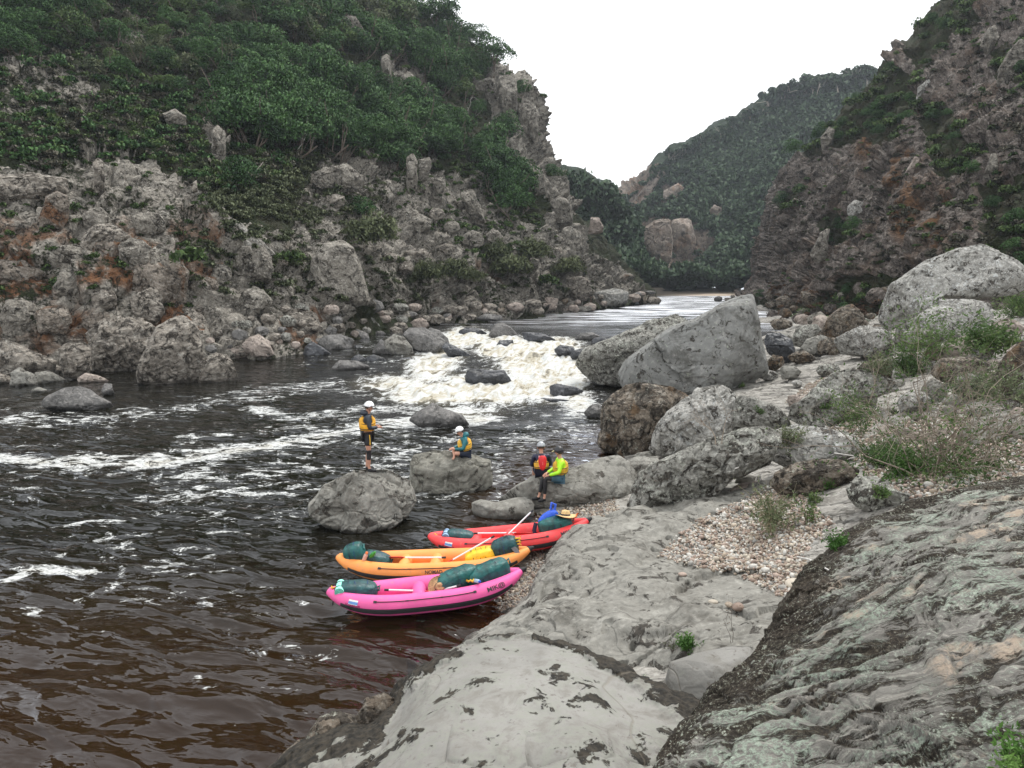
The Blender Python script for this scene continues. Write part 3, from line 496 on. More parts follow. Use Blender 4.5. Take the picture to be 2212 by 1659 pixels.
# ------------------------------------------------------------------ boulders
LK0 = Look([SL, SR, GND, SF, SP])
_ico = {}
def ico(n):
    if n not in _ico:
        b = bmesh.new(); bmesh.ops.create_icosphere(b, subdivisions=n, radius=1); V = np.array([v.co[:] for v in b.verts]); T = np.array([[v.index for v in f.verts] for f in b.faces]); b.free(); _ico[n] = (V, T)
    return _ico[n]
def frm(o, k=.35):
    ox, oy = {'T': (0, 0), 'U': (719, 0), 'X': (1438, 0), 'L': (0, 525), 'M': (719, 525), 'R': (1438, 525), 'K': (553, 1078), 'D': (0, 0)}[o]
    return lambda p: (ox+p[0]*(k if o != 'D' else 1), oy+p[1]*(k if o != 'D' else 1))
BVHS = []; ROCKS = []
def boulder(frame, pts, z0, mat, label, T=.8, seed=1, res=None, ridge=.55, fac=1., cells=.5, Y=None, smooth=1., name='boulder', cat='boulder', group=None, pk=.75, dip=0., dY=0.):
    f = frm(frame); P = [f(p) for p in pts]; a = np.array(P); bot = a[np.argmax(a[:, 1])]; cxp, cyp = a[:, 0].mean(), a[:, 1].mean()
    cxp, cyp = (a[:, 0].min()+a[:, 0].max())/2, (a[:, 1].min()+a[:, 1].max())/2
    if Y is None:
        Y = Pz(bot[0], bot[1], z0)[1]; g_ = LK0(bot[0], bot[1])
        if g_ is not None and g_[2] > .25 and z0 > .05: Y = g_[1]-.15
    Y = Y+dY
    wpx = (a[:, 0].max()-a[:, 0].min()); hpx = (a[:, 1].max()-a[:, 1].min()); d0 = Y/cos(PITCH)
    Rm = math.sqrt(wpx*hpx)/2*Y/F; Tz = T*Rm; Yc = Y+Tz*.55
    r0 = ray(cxp, cyp); C = Py(cxp, cyp, Yc); cd = -r0/np.linalg.norm(r0); ax = np.array([1, 0, 0.]); ax = ax-cd*ax.dot(cd); ax /= np.linalg.norm(ax); up = np.cross(cd, ax)
    # outline in the plane through C
    Q = []
    for p in P:
        r = ray(*p); t = (C-np.array([0, 0, CAMZ])).dot(cd)/r.dot(cd); q = np.array([0, 0, CAMZ])+r*t-C; Q.append((q.dot(ax), q.dot(up)))
    Q = np.array(Q); n = len(Q); ang = np.linspace(-pi, pi, 181)[:-1]; Rr = np.zeros(180)
    for k, t in enumerate(ang):
        d = np.array([cos(t), sin(t)]); best = 0
        for i in range(n):
            p1, e = Q[i], Q[(i+1) % n]-Q[i]; den = d[0]*e[1]-d[1]*e[0]
            if abs(den) < 1e-12: continue
            s_ = (p1[0]*e[1]-p1[1]*e[0])/den; u = (p1[0]*d[1]-p1[1]*d[0])/den
            if -1e-9 <= u <= 1+1e-9 and s_ > best: best = s_
        Rr[k] = best
    Rr[Rr == 0] = Rr[Rr > 0].mean() if (Rr > 0).any() else Rm
    for _ in range(1): Rr = (np.roll(Rr, 1)+Rr*2+np.roll(Rr, -1))/4
    if res is None: res = 7 if wpx > 180 else 6 if wpx > 60 else 5 if wpx > 22 else 4
    V, Tt = ico(res); s_ang = np.arctan2(V[:, 1], V[:, 0]); rho = np.hypot(V[:, 0], V[:, 1])
    Rv = np.interp(s_ang, np.append(ang, pi), np.append(Rr, Rr[0])); rr = rho**pk
    pa = np.cos(s_ang)*Rv*rr; pb = np.sin(s_ang)*Rv*rr; wat_ = z0 <= .05; pb = np.where(pb < 0, pb*(1.32 if wat_ else 1.12), pb); pa = pa*(1+(.38 if wat_ else .1)*np.clip(-V[:, 1], 0, 1)); c = np.sign(V[:, 2])*np.abs(V[:, 2])**.85
    h = (pb-Q[:, 1].min())/(Q[:, 1].max()-Q[:, 1].min())
    lin = np.clip((1-h)/(1-ridge), 0, 3); k_ = 6.
    cm = -np.log(np.exp(-k_*np.maximum(c, 0))+np.exp(-k_*lin)*.9+1e-9)/k_; c2 = np.where(c > 0, np.minimum(c, np.maximum(cm, 0)), c)
    
    W_ = C+pa[:, None]*ax+pb[:, None]*up+(c2*Tz)[:, None]*cd
    rp = np.random.default_rng(seed+77)
    for _ in range(int(10*fac+4)):
        nn_ = rp.normal(size=3); nn_ += cd*.9*np.sign(nn_@cd+1e-6)*(1 if nn_@cd > 0 else 0); nn_ /= np.linalg.norm(nn_); s_ = (W_-C)@nn_; hh_ = s_.max(); al = abs(nn_@cd)
        e = np.maximum(s_-hh_*(rp.uniform(.70, .86)+.17*(1-al)), 0); W_ = W_-nn_*(e*min(.93, .55+.3*fac))[:, None]
    # normals
    tv = W_[Tt]; fn = np.cross(tv[:, 1]-tv[:, 0], tv[:, 2]-tv[:, 0]); N = np.zeros_like(W_)
    for j in range(3): np.add.at(N, Tt[:, j], fn)
    N /= np.maximum(np.linalg.norm(N, axis=1, keepdims=True), 1e-9)
    q = W_/Rm; q = q+.25*np.stack([fbm(q*1.2, 2, seed), fbm(q*1.2+5, 2, seed+2), fbm(q*1.2+9, 2, seed+4)], 1)
    ct, st = cos(dip), sin(dip); q = np.stack([q[:, 0]*ct+q[:, 2]*st, q[:, 1], -q[:, 0]*st+q[:, 2]*ct], 1)
    face = np.clip(N@cd, 0, 1)**.5*.8+.2
    d = (blocky(q/cells, seed, .9, .25)*.1+blocky(q/(cells*.38), seed+1, 1., .35)*.032)*fac+fbm(q*1.5, 3, seed+7)*.05*smooth+fbm(q*7, 3, seed+9)*.012*smooth
    if mat.name.startswith(('left', 'orange', 'right', 'layered')) or 'bank_b' in mat.name: d = d*.55+(bricks(q/(cells*1.1), seed+3, 1., .3)*.085+bricks(q/(cells*.42), seed+4, 1., .4)*.034)*fac
    if res >= 6: d += (blocky(q/(cells*.15), seed+5, 1., .4)*.011)*fac
    W_ = W_+N*(d*face*Rm)[:, None]
    loc = Vector(C); me = mesh_np(name, W_-np.array(loc), Tt, mat)
    o = link(name, me); o.location = loc; thing(o, label, cat, group); BVHS.append((W_, Tt)); ROCKS.append(o)
    return o
m = M
B = boulder
# ---- left bank
B('L', [(250, 985), (270, 945), (330, 925), (400, 890), (490, 883), (560, 905), (620, 950), (680, 975), (712, 1010), (690, 1030), (560, 1032), (480, 1022), (380, 1020), (280, 1005)], 0, m['darkgrey'], 'low pale brown boulder alone in the river at left, its right end wet and dark', T=1, seed=3, ridge=.35, fac=.7)
B('L', [(520, 560), (600, 500), (720, 450), (860, 470), (950, 500), (1000, 640), (960, 800), (800, 800), (640, 790), (590, 700)], .0, m['bank'], 'big scaly layered boulder at the left waterline, behind the squarer block', T=.9, seed=5, ridge=.6, cells=.3, dip=.3, fac=1.2)
B('L', [(500, 600), (560, 500), (700, 440), (800, 470), (700, 530), (600, 600), (540, 620)], .6, m['lichen'], 'wedge shaped boulder perched on the shoulder of the scaly boulder', Y=52, T=1.2, seed=7)
B('L', [(1080, 420), (1180, 400), (1260, 450), (1310, 540), (1365, 650), (1340, 685), (1250, 640), (1150, 560)], .5, m['bank'], 'long tilted slab leaning on the back of the big square block', Y=53, T=1.2, seed=9, ridge=.3)
B('L', [(880, 760), (900, 640), (960, 520), (1080, 440), (1160, 450), (1230, 540), (1250, 640), (1245, 760), (1220, 850), (1060, 866), (900, 825)], .0, m['bank'], 'big square faced grey block standing in the water on the left bank', T=.9, seed=11, ridge=.75, cells=.45, dip=.3)
B('L', [(1240, 760), (1260, 710), (1330, 675), (1400, 690), (1440, 740), (1457, 830), (1380, 856), (1250, 856)], 0, m['bank'], 'rounded boulder in the water just right of the big square block', T=.9, seed=13)
B('L', [(-60, 620), (0, 600), (60, 605), (160, 650), (280, 700), (372, 750), (370, 800), (200, 800), (-60, 810)], .3, m['bank'], 'long flat topped slab with a dark undercut at the left edge of the photo', T=.8, seed=15, ridge=.42, cells=.8)
B('L', [(365, 650), (400, 620), (520, 610), (565, 640), (555, 780), (520, 835), (400, 815), (370, 740)], .1, m['bank'], 'cracked pale topped block right of the long flat slab', T=1, seed=17, ridge=.55, cells=.8, pk=.6)
B('L', [(180, 610), (240, 540), (340, 515), (375, 560), (375, 650), (300, 665), (200, 640)], .8, m['lichen'], 'black and white lichen boulder behind the long flat slab', Y=49.5, T=1, seed=19)
B('L', [(380, 600), (420, 550), (520, 590), (510, 650), (390, 660)], .8, m['bank'], 'small brown boulder wedged above the cracked block', Y=50.5, T=1, seed=21)
B('L', [(255, 680), (300, 650), (360, 690), (360, 720), (290, 710)], .8, m['bank'], 'small pale rock lying on top of the long flat slab', Y=48.5, T=1, seed=23)
B('L', [(65, 800), (120, 762), (160, 790), (205, 805), (245, 850), (235, 875), (80, 878)], 0, m['grey'], 'pointed grey boulder in front of the long flat slab', T=1, seed=25)
B('L', [(212, 800), (300, 785), (380, 828), (425, 858), (235, 862)], 0, m['grey'], 'low grey boulder right of the pointed one', T=1, seed=27)
B('L', [(478, 835), (530, 800), (600, 815), (690, 855), (500, 860)], 0, m['pink'], 'low pinkish boulder in dark water below the scaly boulder', T=.9, seed=29)
B('L', [(-40, 800), (60, 818), (85, 870), (-40, 868)], 0, m['bank'], 'small brown boulder at the very left water edge', T=1, seed=31)
B('L', [(628, 905), (645, 865), (690, 868), (700, 925), (650, 940)], 0, m['darkgrey'], 'small upright stone splashed by foam behind the lone river boulder', T=1, seed=33)
B('L', [(195, 905), (240, 888), (295, 908), (280, 925), (205, 925)], -.02, m['grey'], 'barely exposed flat stone in the left shallows', T=1, seed=35)
B('L', [(690, 340), (730, 180), (800, 80), (870, 42), (960, 45), (1080, 90), (1170, 170), (1150, 280), (1100, 360), (960, 420), (800, 460), (700, 420)], 1, m['orange'], 'huge rounded boulder with an orange stained lower face in the left cliff', Y=53, T=.9, seed=37, ridge=.6)
B('L', [(285, 240), (350, 130), (430, 30), (540, 60), (590, 205), (565, 300), (590, 420), (480, 440), (330, 340)], 1, m['orange'], 'tall grey block with an orange base, left of the huge rounded boulder', Y=52, T=.8, seed=39)
B('L', [(560, 60), (580, -10), (790, -70), (845, 30), (800, 130), (740, 250), (640, 260), (590, 200)], 1, m['orange'], 'orange faced overhanging block between the tall block and the rounded boulder', Y=53.5, T=.8, seed=41, ridge=.7)
B('L', [(-60, 120), (0, 80), (140, 110), (270, 180), (240, 240), (280, 330), (-60, 380)], 1, m['orange'], 'broad orange brown ledge block at the left edge of the photo', Y=50.5, T=.7, seed=43, ridge=.6)
B('D', [(660, 652), (664, 600), (676, 556), (700, 526), (737, 515), (764, 535), (783, 585), (796, 650), (730, 664)], 1, m['left'], 'pyramid shaped grey boulder on the left bank above the smooth dark boulders', Y=64, T=.9, seed=45, ridge=.8, fac=.6)
B('L', [(1330, 640), (1350, 560), (1500, 470), (1700, 440), (1850, 400), (1960, 430), (1995, 560), (1900, 630), (1720, 650), (1500, 650)], .2, m['bank'], 'wide tilted layered outcrop on the left bank', Y=58, T=.9, seed=47, ridge=.4, cells=.25, dip=.5)
B('L', [(1480, 640), (1540, 580), (1600, 560), (1660, 610), (1690, 690), (1570, 700)], .1, m['pink'], 'smooth pale boulder at the foot of the tilted layered outcrop', T=1, seed=49)
B('L', [(1365, 650), (1400, 630), (1500, 650), (1560, 690), (1480, 705), (1380, 690)], .1, m['pink'], 'flat pale ledge at the water left of the smooth pale boulder', T=1.2, seed=51)
B('L', [(1675, 680), (1700, 625), (1745, 620), (1800, 655), (1760, 700), (1690, 705)], .0, m['bank'], 'small blocky pale boulder with an angular top at the waterline', T=1, seed=53)
B('L', [(1765, 690), (1800, 640), (1840, 620), (1885, 660), (1890, 700)], .0, m['darkgrey'], 'small grey boulder right of the angular one', T=1, seed=55)
B('L', [(1950, 620), (2000, 570), (2100, 560), (2190, 600), (2160, 660), (2010, 680)], .2, m['darkgrey'], 'rounded dark boulder behind the glossy dark one on the left bank', T=1, seed=57, fac=.7)
B('L', [(1875, 680), (1880, 640), (1925, 605), (2000, 650), (2055, 690), (2058, 718), (1900, 722)], .0, m['wetdark'], 'glossy dark boulder at the water below the rounded dark one', T=1, seed=59, fac=.6)
B('L', [(2035, 765), (2100, 722), (2210, 728), (2300, 770), (2240, 790), (2060, 785)], .0, m['darkgrey'], 'low dark slab between two small cascades', T=1, seed=61)
B('L', [(1990, 545), (2030, 505), (2080, 530), (2070, 585)], .6, m['darkgrey'], 'small round dark stone at the top of the left bank stones', T=1, seed=63)
MR = [([(70, 500), (110, 440), (170, 420), (260, 470), (300, 520), (290, 555), (180, 530), (100, 540)], .5, 'lichen', 'speckled boulder in the left bank rubble, largest of the upper row'),
      ([(90, 570), (140, 525), (220, 560), (228, 615), (120, 615)], .3, 'darkgrey', 'smooth grey boulder below the speckled boulder'),
      ([(345, 530), (380, 510), (432, 532), (430, 575), (365, 570)], .5, 'bank', 'small brownish boulder above the broad flat one beside the cascade'),
      ([(310, 610), (380, 560), (440, 580), (490, 640), (492, 700), (420, 705), (320, 650)], .2, 'grey', 'pale slab topped boulder beside the small cascade'),
      ([(240, 665), (300, 590), (340, 640), (480, 700), (420, 710), (260, 695)], .1, 'darkgrey', 'dark angular boulder left of the pale slab topped one'),
      ([(430, 565), (470, 520), (560, 520), (640, 560), (700, 610), (700, 640), (612, 685), (500, 655)], .3, 'darkgrey', 'large smooth brown boulder at the head of the rapid'),
      ([(110, 712), (160, 683), (212, 720), (204, 750), (120, 748)], .0, 'wetdark', 'small wet black stone, left one of the pair below the cascade'),
      ([(200, 705), (250, 688), (320, 710), (342, 747), (220, 748)], .0, 'wetdark', 'small wet black stone, right one of the pair below the cascade'),
      ([(395, 717), (470, 703), (525, 742), (430, 740)], .0, 'wetdark', 'flat wet stone at the left edge of the white water'),
      ([(665, 645), (700, 608), (760, 640), (842, 682), (838, 716), (720, 706)], .15, 'wetdark', 'jagged wet black rock with water pouring off it at the rapid'),
      ([(565, 560), (600, 520), (660, 540), (712, 590), (718, 640), (640, 612)], .4, 'darkgrey', 'dark boulder beside the tongue of the rapid'),
      ([(800, 830), (812, 795), (850, 773), (960, 785), (1060, 785), (1092, 835), (1100, 872), (960, 866), (870, 858), (805, 845)], .0, 'wetdark', 'black wet block in the middle of the white water'),
      ([(962, 565), (1000, 500), (1045, 490), (1100, 520), (1152, 578), (1100, 590), (980, 578)], .6, 'darkgrey', 'rounded boulder breaking the surface at the top of the rapid'),
      ([(1482, 592), (1530, 555), (1600, 550), (1662, 582), (1600, 600)], .65, 'darkgrey', 'low dark boulder in the calm pool above the rapid'),
      ([(1462, 692), (1490, 660), (1540, 648), (1582, 682), (1545, 712), (1480, 717)], .3, 'wetdark', 'small black boulder at the right edge of the white water'),
      ([(995, 650), (1030, 600), (1110, 598), (1128, 655), (1040, 662)], .35, 'wetdark', 'submerged dark rock with water pouring over it'),
      ([(1322, 885), (1380, 866), (1500, 888), (1555, 917), (1420, 942), (1340, 925)], .0, 'wetdark', 'flat dark rock awash on the right of the rapid'),
      ([(1360, 660), (1400, 628), (1490, 640), (1500, 690), (1400, 700)], .35, 'wetdark', 'smooth submerged hump at the lip of the rapid'),
      ([(770, 545), (820, 520), (900, 525), (960, 560), (900, 575), (790, 565)], .65, 'wetdark', 'long low ledge just above the lip of the rapid'),
      ([(1240, 968), (1290, 955), (1400, 962), (1480, 975), (1400, 982), (1260, 978)], -.02, 'wetdark', 'thin dark ledge awash below the rapid'),
      ([(1150, 560), (1200, 548), (1300, 560), (1390, 600), (1300, 615), (1180, 600)], .6, 'wetdark', 'dark smooth rock just under the surface above the rapid'),
      ([(880, 465), (940, 435), (1040, 445), (1050, 475), (900, 478)], .7, 'darkgrey', 'flat boulder at the far left bank beside the calm pool')]
for i, (pts, z, mt, lb) in enumerate(MR): B('M', pts, z, m[mt], lb, T=1., seed=100+i*3, fac=.8 if mt != 'darkgrey' else .6, ridge=.5)
# bank rubble further up the left side (each a boulder, far away)
FB = [(640, 470, 120, 60, 'bank', 'broken brown ledge boulder below the willowy bushes'), (760, 420, 130, 70, 'bank', 'layered brown block at the water below the willowy bushes'), (860, 390, 120, 80, 'bank', 'dark split block at the water, next to the pale rock'), (560, 470, 110, 60, 'bank', 'grey brown block above the head of the rapid'),
      (1120, 395, 130, 60, 'pink', 'pale pinkish rock at the calm pool, left of the dark red ones'), (1330, 395, 110, 55, 'pink', 'pale pinkish rock under the right hand bush'), (1440, 370, 90, 60, 'brown', 'dark reddish block at the water edge under the bushes'), (1540, 405, 130, 40, 'grey', 'low pale boulder at the calm pool edge'), (1500, 350, 80, 40, 'brown', 'small dark reddish boulder behind the low pale one'),
      (1720, 335, 260, 110, 'bleach', 'broad pale whaleback boulder where the river bends'), (1860, 350, 60, 40, 'brown', 'brown boulder right of the whaleback'), (1880, 320, 60, 36, 'darkgrey', 'dark boulder behind the whaleback'), (1960, 305, 70, 26, 'darkgrey', 'small dark boulder near the sandy beach'), (2060, 300, 80, 24, 'darkgrey', 'low dark boulder in front of the sandy beach'),
      (330, 440, 90, 60, 'bank', 'pale block behind the speckled boulder'), (420, 470, 90, 50, 'lichen', 'black spotted block behind the rapid head'), (20, 430, 90, 70, 'bank', 'split pale block at the bank top, left of the rubble'), (40, 520, 70, 60, 'bank', 'brown rubble block left of the smooth grey one'), (20, 600, 110, 60, 'darkgrey', 'wide dark boulder beside the left cascade'), (160, 650, 80, 44, 'wetdark', 'wet stone under the left cascade'), (290, 560, 70, 40, 'darkgrey', 'small dark stone between the slab topped and the speckled boulder'),
      (960, 400, 120, 60, 'bank', 'brown ledge under the middle bush'), (1240, 370, 110, 56, 'bank', 'reddish ledge under the right bush'), (690, 480, 90, 36, 'bank', 'low brown rock at the pool edge above the rapid')]
for i, (x, y, wd, hh, mt, lb) in enumerate(FB):
    rr = np.random.default_rng(300+i); n = 9; pts = [(x+wd/2*cos(t)*rr.uniform(.8, 1.12), y-hh/2*sin(t)*rr.uniform(.8, 1.15)) for t in np.linspace(0, 2*pi, n, endpoint=False)]
    B('M', pts, .65 if y < 480 else .2, m[mt], lb, T=1.1, seed=200+i*3)
# ---- river rocks the party uses
B('M', [(470, 1085), (540, 1030), (620, 986), (690, 1022), (800, 1060), (828, 1112), (720, 1136), (560, 1120)], 0, m['darkgrey'], 'low grey peaked rock in mid river behind the seated person in teal', T=1.1, seed=61, ridge=.4, fac=.7)
RK2 = B('D', [(884, 1005), (892, 982), (935, 972), (985, 977), (1030, 980), (1060, 992), (1062, 1020), (1052, 1050), (1015, 1062), (900, 1058), (890, 1035)], 0, m['olive'], 'flat topped grey rock in the river that the person in teal sits on', T=.95, seed=63, ridge=.62, fac=1., pk=.6)
RK1 = B('D', [(667, 1088), (690, 1060), (727, 1027), (780, 1014), (860, 1013), (888, 1035), (900, 1080), (872, 1108), (830, 1130), (785, 1140), (720, 1124), (680, 1106)], 0, m['grey'], 'pale grey river rock the standing person is on', T=.95, seed=65, ridge=.45, cells=.7, fac=1.5, pk=.68)
B('D', [(1080, 1080), (1105, 1055), (1140, 1035), (1150, 1026), (1200, 1024), (1240, 1010), (1290, 990), (1335, 983), (1370, 1005), (1395, 1045), (1365, 1075), (1300, 1088), (1240, 1095), (1150, 1092)], .05, m['grey'], 'broad smooth grey bedrock hump the last two people sit on', T=1.1, seed=67, ridge=.35, cells=.6, fac=.55, res=7)
B('D', [(1020, 1105), (1018, 1085), (1040, 1078), (1070, 1085), (1110, 1075), (1140, 1072), (1155, 1090), (1150, 1110), (1110, 1120), (1060, 1118)], -.02, m['grey'], 'low smooth pair of grey humps at the water beyond the red kayak', T=1.1, seed=69, ridge=.4, fac=.3)
B('D', [(1330, 1010), (1375, 985), (1420, 985), (1435, 1010), (1400, 1040), (1350, 1035)], .3, m['grey'], 'smooth grey rock between the seat rock and the long lichen ridge', T=1.2, seed=70, fac=.5)
# ---- right bank
B('D', [(1242, 792), (1262, 752), (1330, 728), (1400, 693), (1480, 675), (1502, 690), (1470, 740), (1420, 790), (1345, 828), (1280, 815)], .25, m['lichen'], 'long black spotted boulder sloping into the rapid behind the big triangular one', T=1., seed=71, ridge=.55, fac=1.)
B('D', [(1336, 805), (1350, 775), (1400, 740), (1450, 705), (1500, 688), (1560, 655), (1605, 640), (1625, 637), (1637, 680), (1650, 740), (1656, 800), (1610, 822), (1570, 835), (1500, 850), (1440, 850), (1365, 838), (1340, 830)], .2, m['blue'], 'giant triangular blue grey boulder, the tallest in the middle of the right bank', T=.7, seed=73, ridge=.85, fac=.45, cells=.8, res=7)
B('R', [(600, 620), (622, 560), (700, 545), (780, 590), (802, 690), (735, 740), (640, 680)], .9, m['wetdark'], 'dark boulder tucked right of the giant triangular one', T=1, seed=75)  # near-black rock material over the whole boulder
B('R', [(612, 750), (660, 688), (722, 700), (735, 745), (665, 795), (620, 795)], .9, m['brown'], 'small brown boulder at the foot of the giant triangular one', T=1, seed=77)
B('R', [(780, 600), (800, 530), (850, 510), (930, 498), (965, 540), (860, 640), (800, 640)], 1.3, m['lichen'], 'spotted boulder behind the dark one', T=1, seed=79)
B('R', [(950, 570), (1000, 460), (1075, 400), (1150, 375), (1220, 440), (1255, 510), (1100, 570), (1010, 590)], 1.6, m['brown'], 'brown hump backed boulder below the right cliff', T=1, seed=81)
B('R', [(820, 660), (870, 590), (970, 563), (1055, 620), (1000, 690), (850, 710)], 1.4, m['grey'], 'pale grey boulder in front of the brown hump backed one', T=1, seed=83)
B('R', [(1030, 600), (1200, 510), (1385, 520), (1405, 640), (1300, 700), (1090, 680)], 1.7, m['bleach'], 'broad pale slab under the overhanging boulder', T=1, seed=85)
B('R', [(1418, 560), (1450, 440), (1560, 368), (1700, 335), (1900, 345), (2000, 368), (2032, 430), (1985, 515), (1820, 595), (1600, 640), (1440, 630)], 2.2, m['bleach'], 'whitish rounded boulder lying under the overhanging boulder', T=.9, seed=87, fac=.6)
B('R', [(1335, 410), (1375, 262), (1460, 200), (1600, 108), (1800, 30), (1980, -2), (2100, 45), (2210, 150), (2240, 270), (2150, 315), (2060, 325), (1900, 335), (1700, 335), (1540, 372), (1460, 460), (1410, 530), (1350, 470)], 3.4, m['bleach'], 'huge overhanging boulder at the right, resting on the whitish one', Y=30, T=.8, seed=89, ridge=.3, fac=.6, cells=.7)
B('R', [(1670, 700), (1700, 640), (1900, 540), (2095, 540), (2105, 600), (1960, 690), (1760, 730)], 2.4, m['pink'], 'pinkish bare slab in front of the whitish boulder', T=1, seed=91)
B('R', [(1625, 790), (1700, 708), (1900, 700), (2005, 750), (1985, 840), (1820, 865), (1700, 850)], 2.3, m['brown'], 'grey brown boulder below the pinkish slab', T=1, seed=93)
B('R', [(2030, 830), (2060, 740), (2110, 670), (2212, 600), (2330, 640), (2330, 920), (2100, 920)], 2.7, m['brown'], 'dark grey boulder cut by the right edge of the photo', T=1, seed=95)
B('R', [(2060, 620), (2120, 570), (2250, 570), (2260, 620), (2120, 660)], 3.3, m['bleach'], 'white topped rock behind the boulder at the right edge', T=1, seed=96)
B('R', [(755, 1070), (780, 1005), (860, 955), (960, 845), (1100, 780), (1300, 790), (1420, 850), (1445, 905), (1300, 950), (1200, 960), (1150, 1010), (1080, 1070), (1000, 1135), (870, 1120)], 1.2, m['lichen'], 'dark faced lichen boulder in the middle of the right bank slope', T=.9, seed=97, ridge=.5)
B('R', [(385, 1060), (400, 970), (460, 938), (560, 958), (700, 1010), (762, 1080), (772, 1135), (680, 1150), (480, 1190), (400, 1160)], .7, m['lichen'], 'squat speckled boulder left of the dark faced one', T=.9, seed=99, ridge=.55, fac=.8)
B('D', [(1404, 962), (1412, 930), (1440, 888), (1495, 850), (1500, 840), (1560, 832), (1592, 850), (1578, 920), (1560, 960), (1500, 980), (1425, 978)], .3, m['bleach'], 'pale pitted boulder with a mossy upper block, right of the brown cracked boulder', T=.9, seed=101, ridge=.55, fac=.9)
B('M', [(1660, 1080), (1670, 990), (1700, 930), (1780, 880), (1880, 858), (2050, 878), (2180, 900), (2200, 960), (2100, 1100), (2000, 1210), (1950, 1290), (1870, 1320), (1740, 1265), (1680, 1190)], .0, m['brown'], 'great brown cracked boulder standing in the water on the right bank', T=.85, seed=103, ridge=.72, cells=.5, res=7)
B('M', [(1548, 1045), (1590, 1000), (1650, 990), (1672, 1070), (1600, 1082)], .0, m['darkgrey'], 'small dark boulder in the water left of the brown cracked boulder', T=1, seed=105)
B('M', [(1590, 600), (1620, 585), (1710, 570), (1700, 600), (1620, 640)], .5, m['wetdark'], 'small smooth rock above the long black spotted boulder', T=1, seed=106)
B('M', [(1850, 1315), (1880, 1295), (1980, 1280), (2000, 1310), (1920, 1330)], .25, m['grey'], 'small flat stone at the foot of the brown cracked boulder', T=1.2, seed=107)
LR = B('D', [(1350, 1098), (1358, 1055), (1400, 1005), (1440, 985), (1500, 962), (1560, 940), (1600, 925), (1650, 918), (1690, 925), (1690, 960), (1670, 1000), (1600, 1030), (1580, 1030), (1540, 1070), (1500, 1100), (1430, 1112), (1370, 1110)], .45, m['lichen'], 'long white topped lichen ridge rock above the gravel patch', T=.75, seed=109, ridge=.5, fac=1., cells=.4, dip=.4, res=7)
B('D', [(1655, 985), (1660, 935), (1720, 915), (1790, 925), (1855, 950), (1862, 975), (1800, 1000), (1720, 1015)], 1.2, m['bleach'], 'rounded mossy top of the lichen ridge, beside the big shrub', T=.9, seed=111, fac=.7)
B('R', [(610, 1500), (640, 1440), (700, 1395), (820, 1350), (980, 1328), (1100, 1340), (1195, 1405), (1165, 1455), (1060, 1495), (870, 1545), (700, 1540)], 1.2, m['brown'], 'brown overhanging rock with a dark hollow right of the lichen ridge', T=.8, seed=113, ridge=.6)
B('R', [(370, 1535), (460, 1480), (560, 1468), (635, 1530), (560, 1565), (400, 1568)], .95, m['pink'], 'smooth brown rounded stone in the gap of the lichen ridge', T=1, seed=115, fac=.2)
B('R', [(425, 1480), (440, 1440), (490, 1423), (560, 1440), (545, 1485)], 1.0, m['grey'], 'grey stone resting behind the smooth brown rounded one', T=1, seed=117, fac=.5)
B('R', [(558, 1475), (562, 1440), (585, 1432), (597, 1480), (580, 1492)], 1.0, m['bleach'], 'small upright stone in the gap of the lichen ridge', T=1, seed=118)
B('R', [(1115, 1510), (1180, 1440), (1300, 1435), (1400, 1510), (1510, 1560), (1420, 1630), (1250, 1650), (1150, 1610)], 1.7, m['lichen'], 'dark pitted rock at the lower foot of the big shrub', T=.9, seed=119, ridge=.5)
B('R', [(1168, 1075), (1190, 1020), (1232, 1050), (1222, 1080)], 1.6, m['bleach'], 'small white triangular stone beside the dark faced lichen boulder', T=1, seed=121, fac=.3)
B('R', [(1800, 1180), (1900, 1080), (2100, 1060), (2300, 1060), (2300, 1190), (2000, 1230), (1850, 1260)], 2.2, m['grey'], 'broad pale slab behind the bare twiggy shrub', T=1.2, seed=123, ridge=.3)
B('R', [(1840, 930), (1900, 890), (2000, 900), (2010, 930), (1900, 950)], 2.3, m['grey'], 'flat pale rock in the gravel below the dark boulder at the right edge', T=1.2, seed=125, ridge=.3)
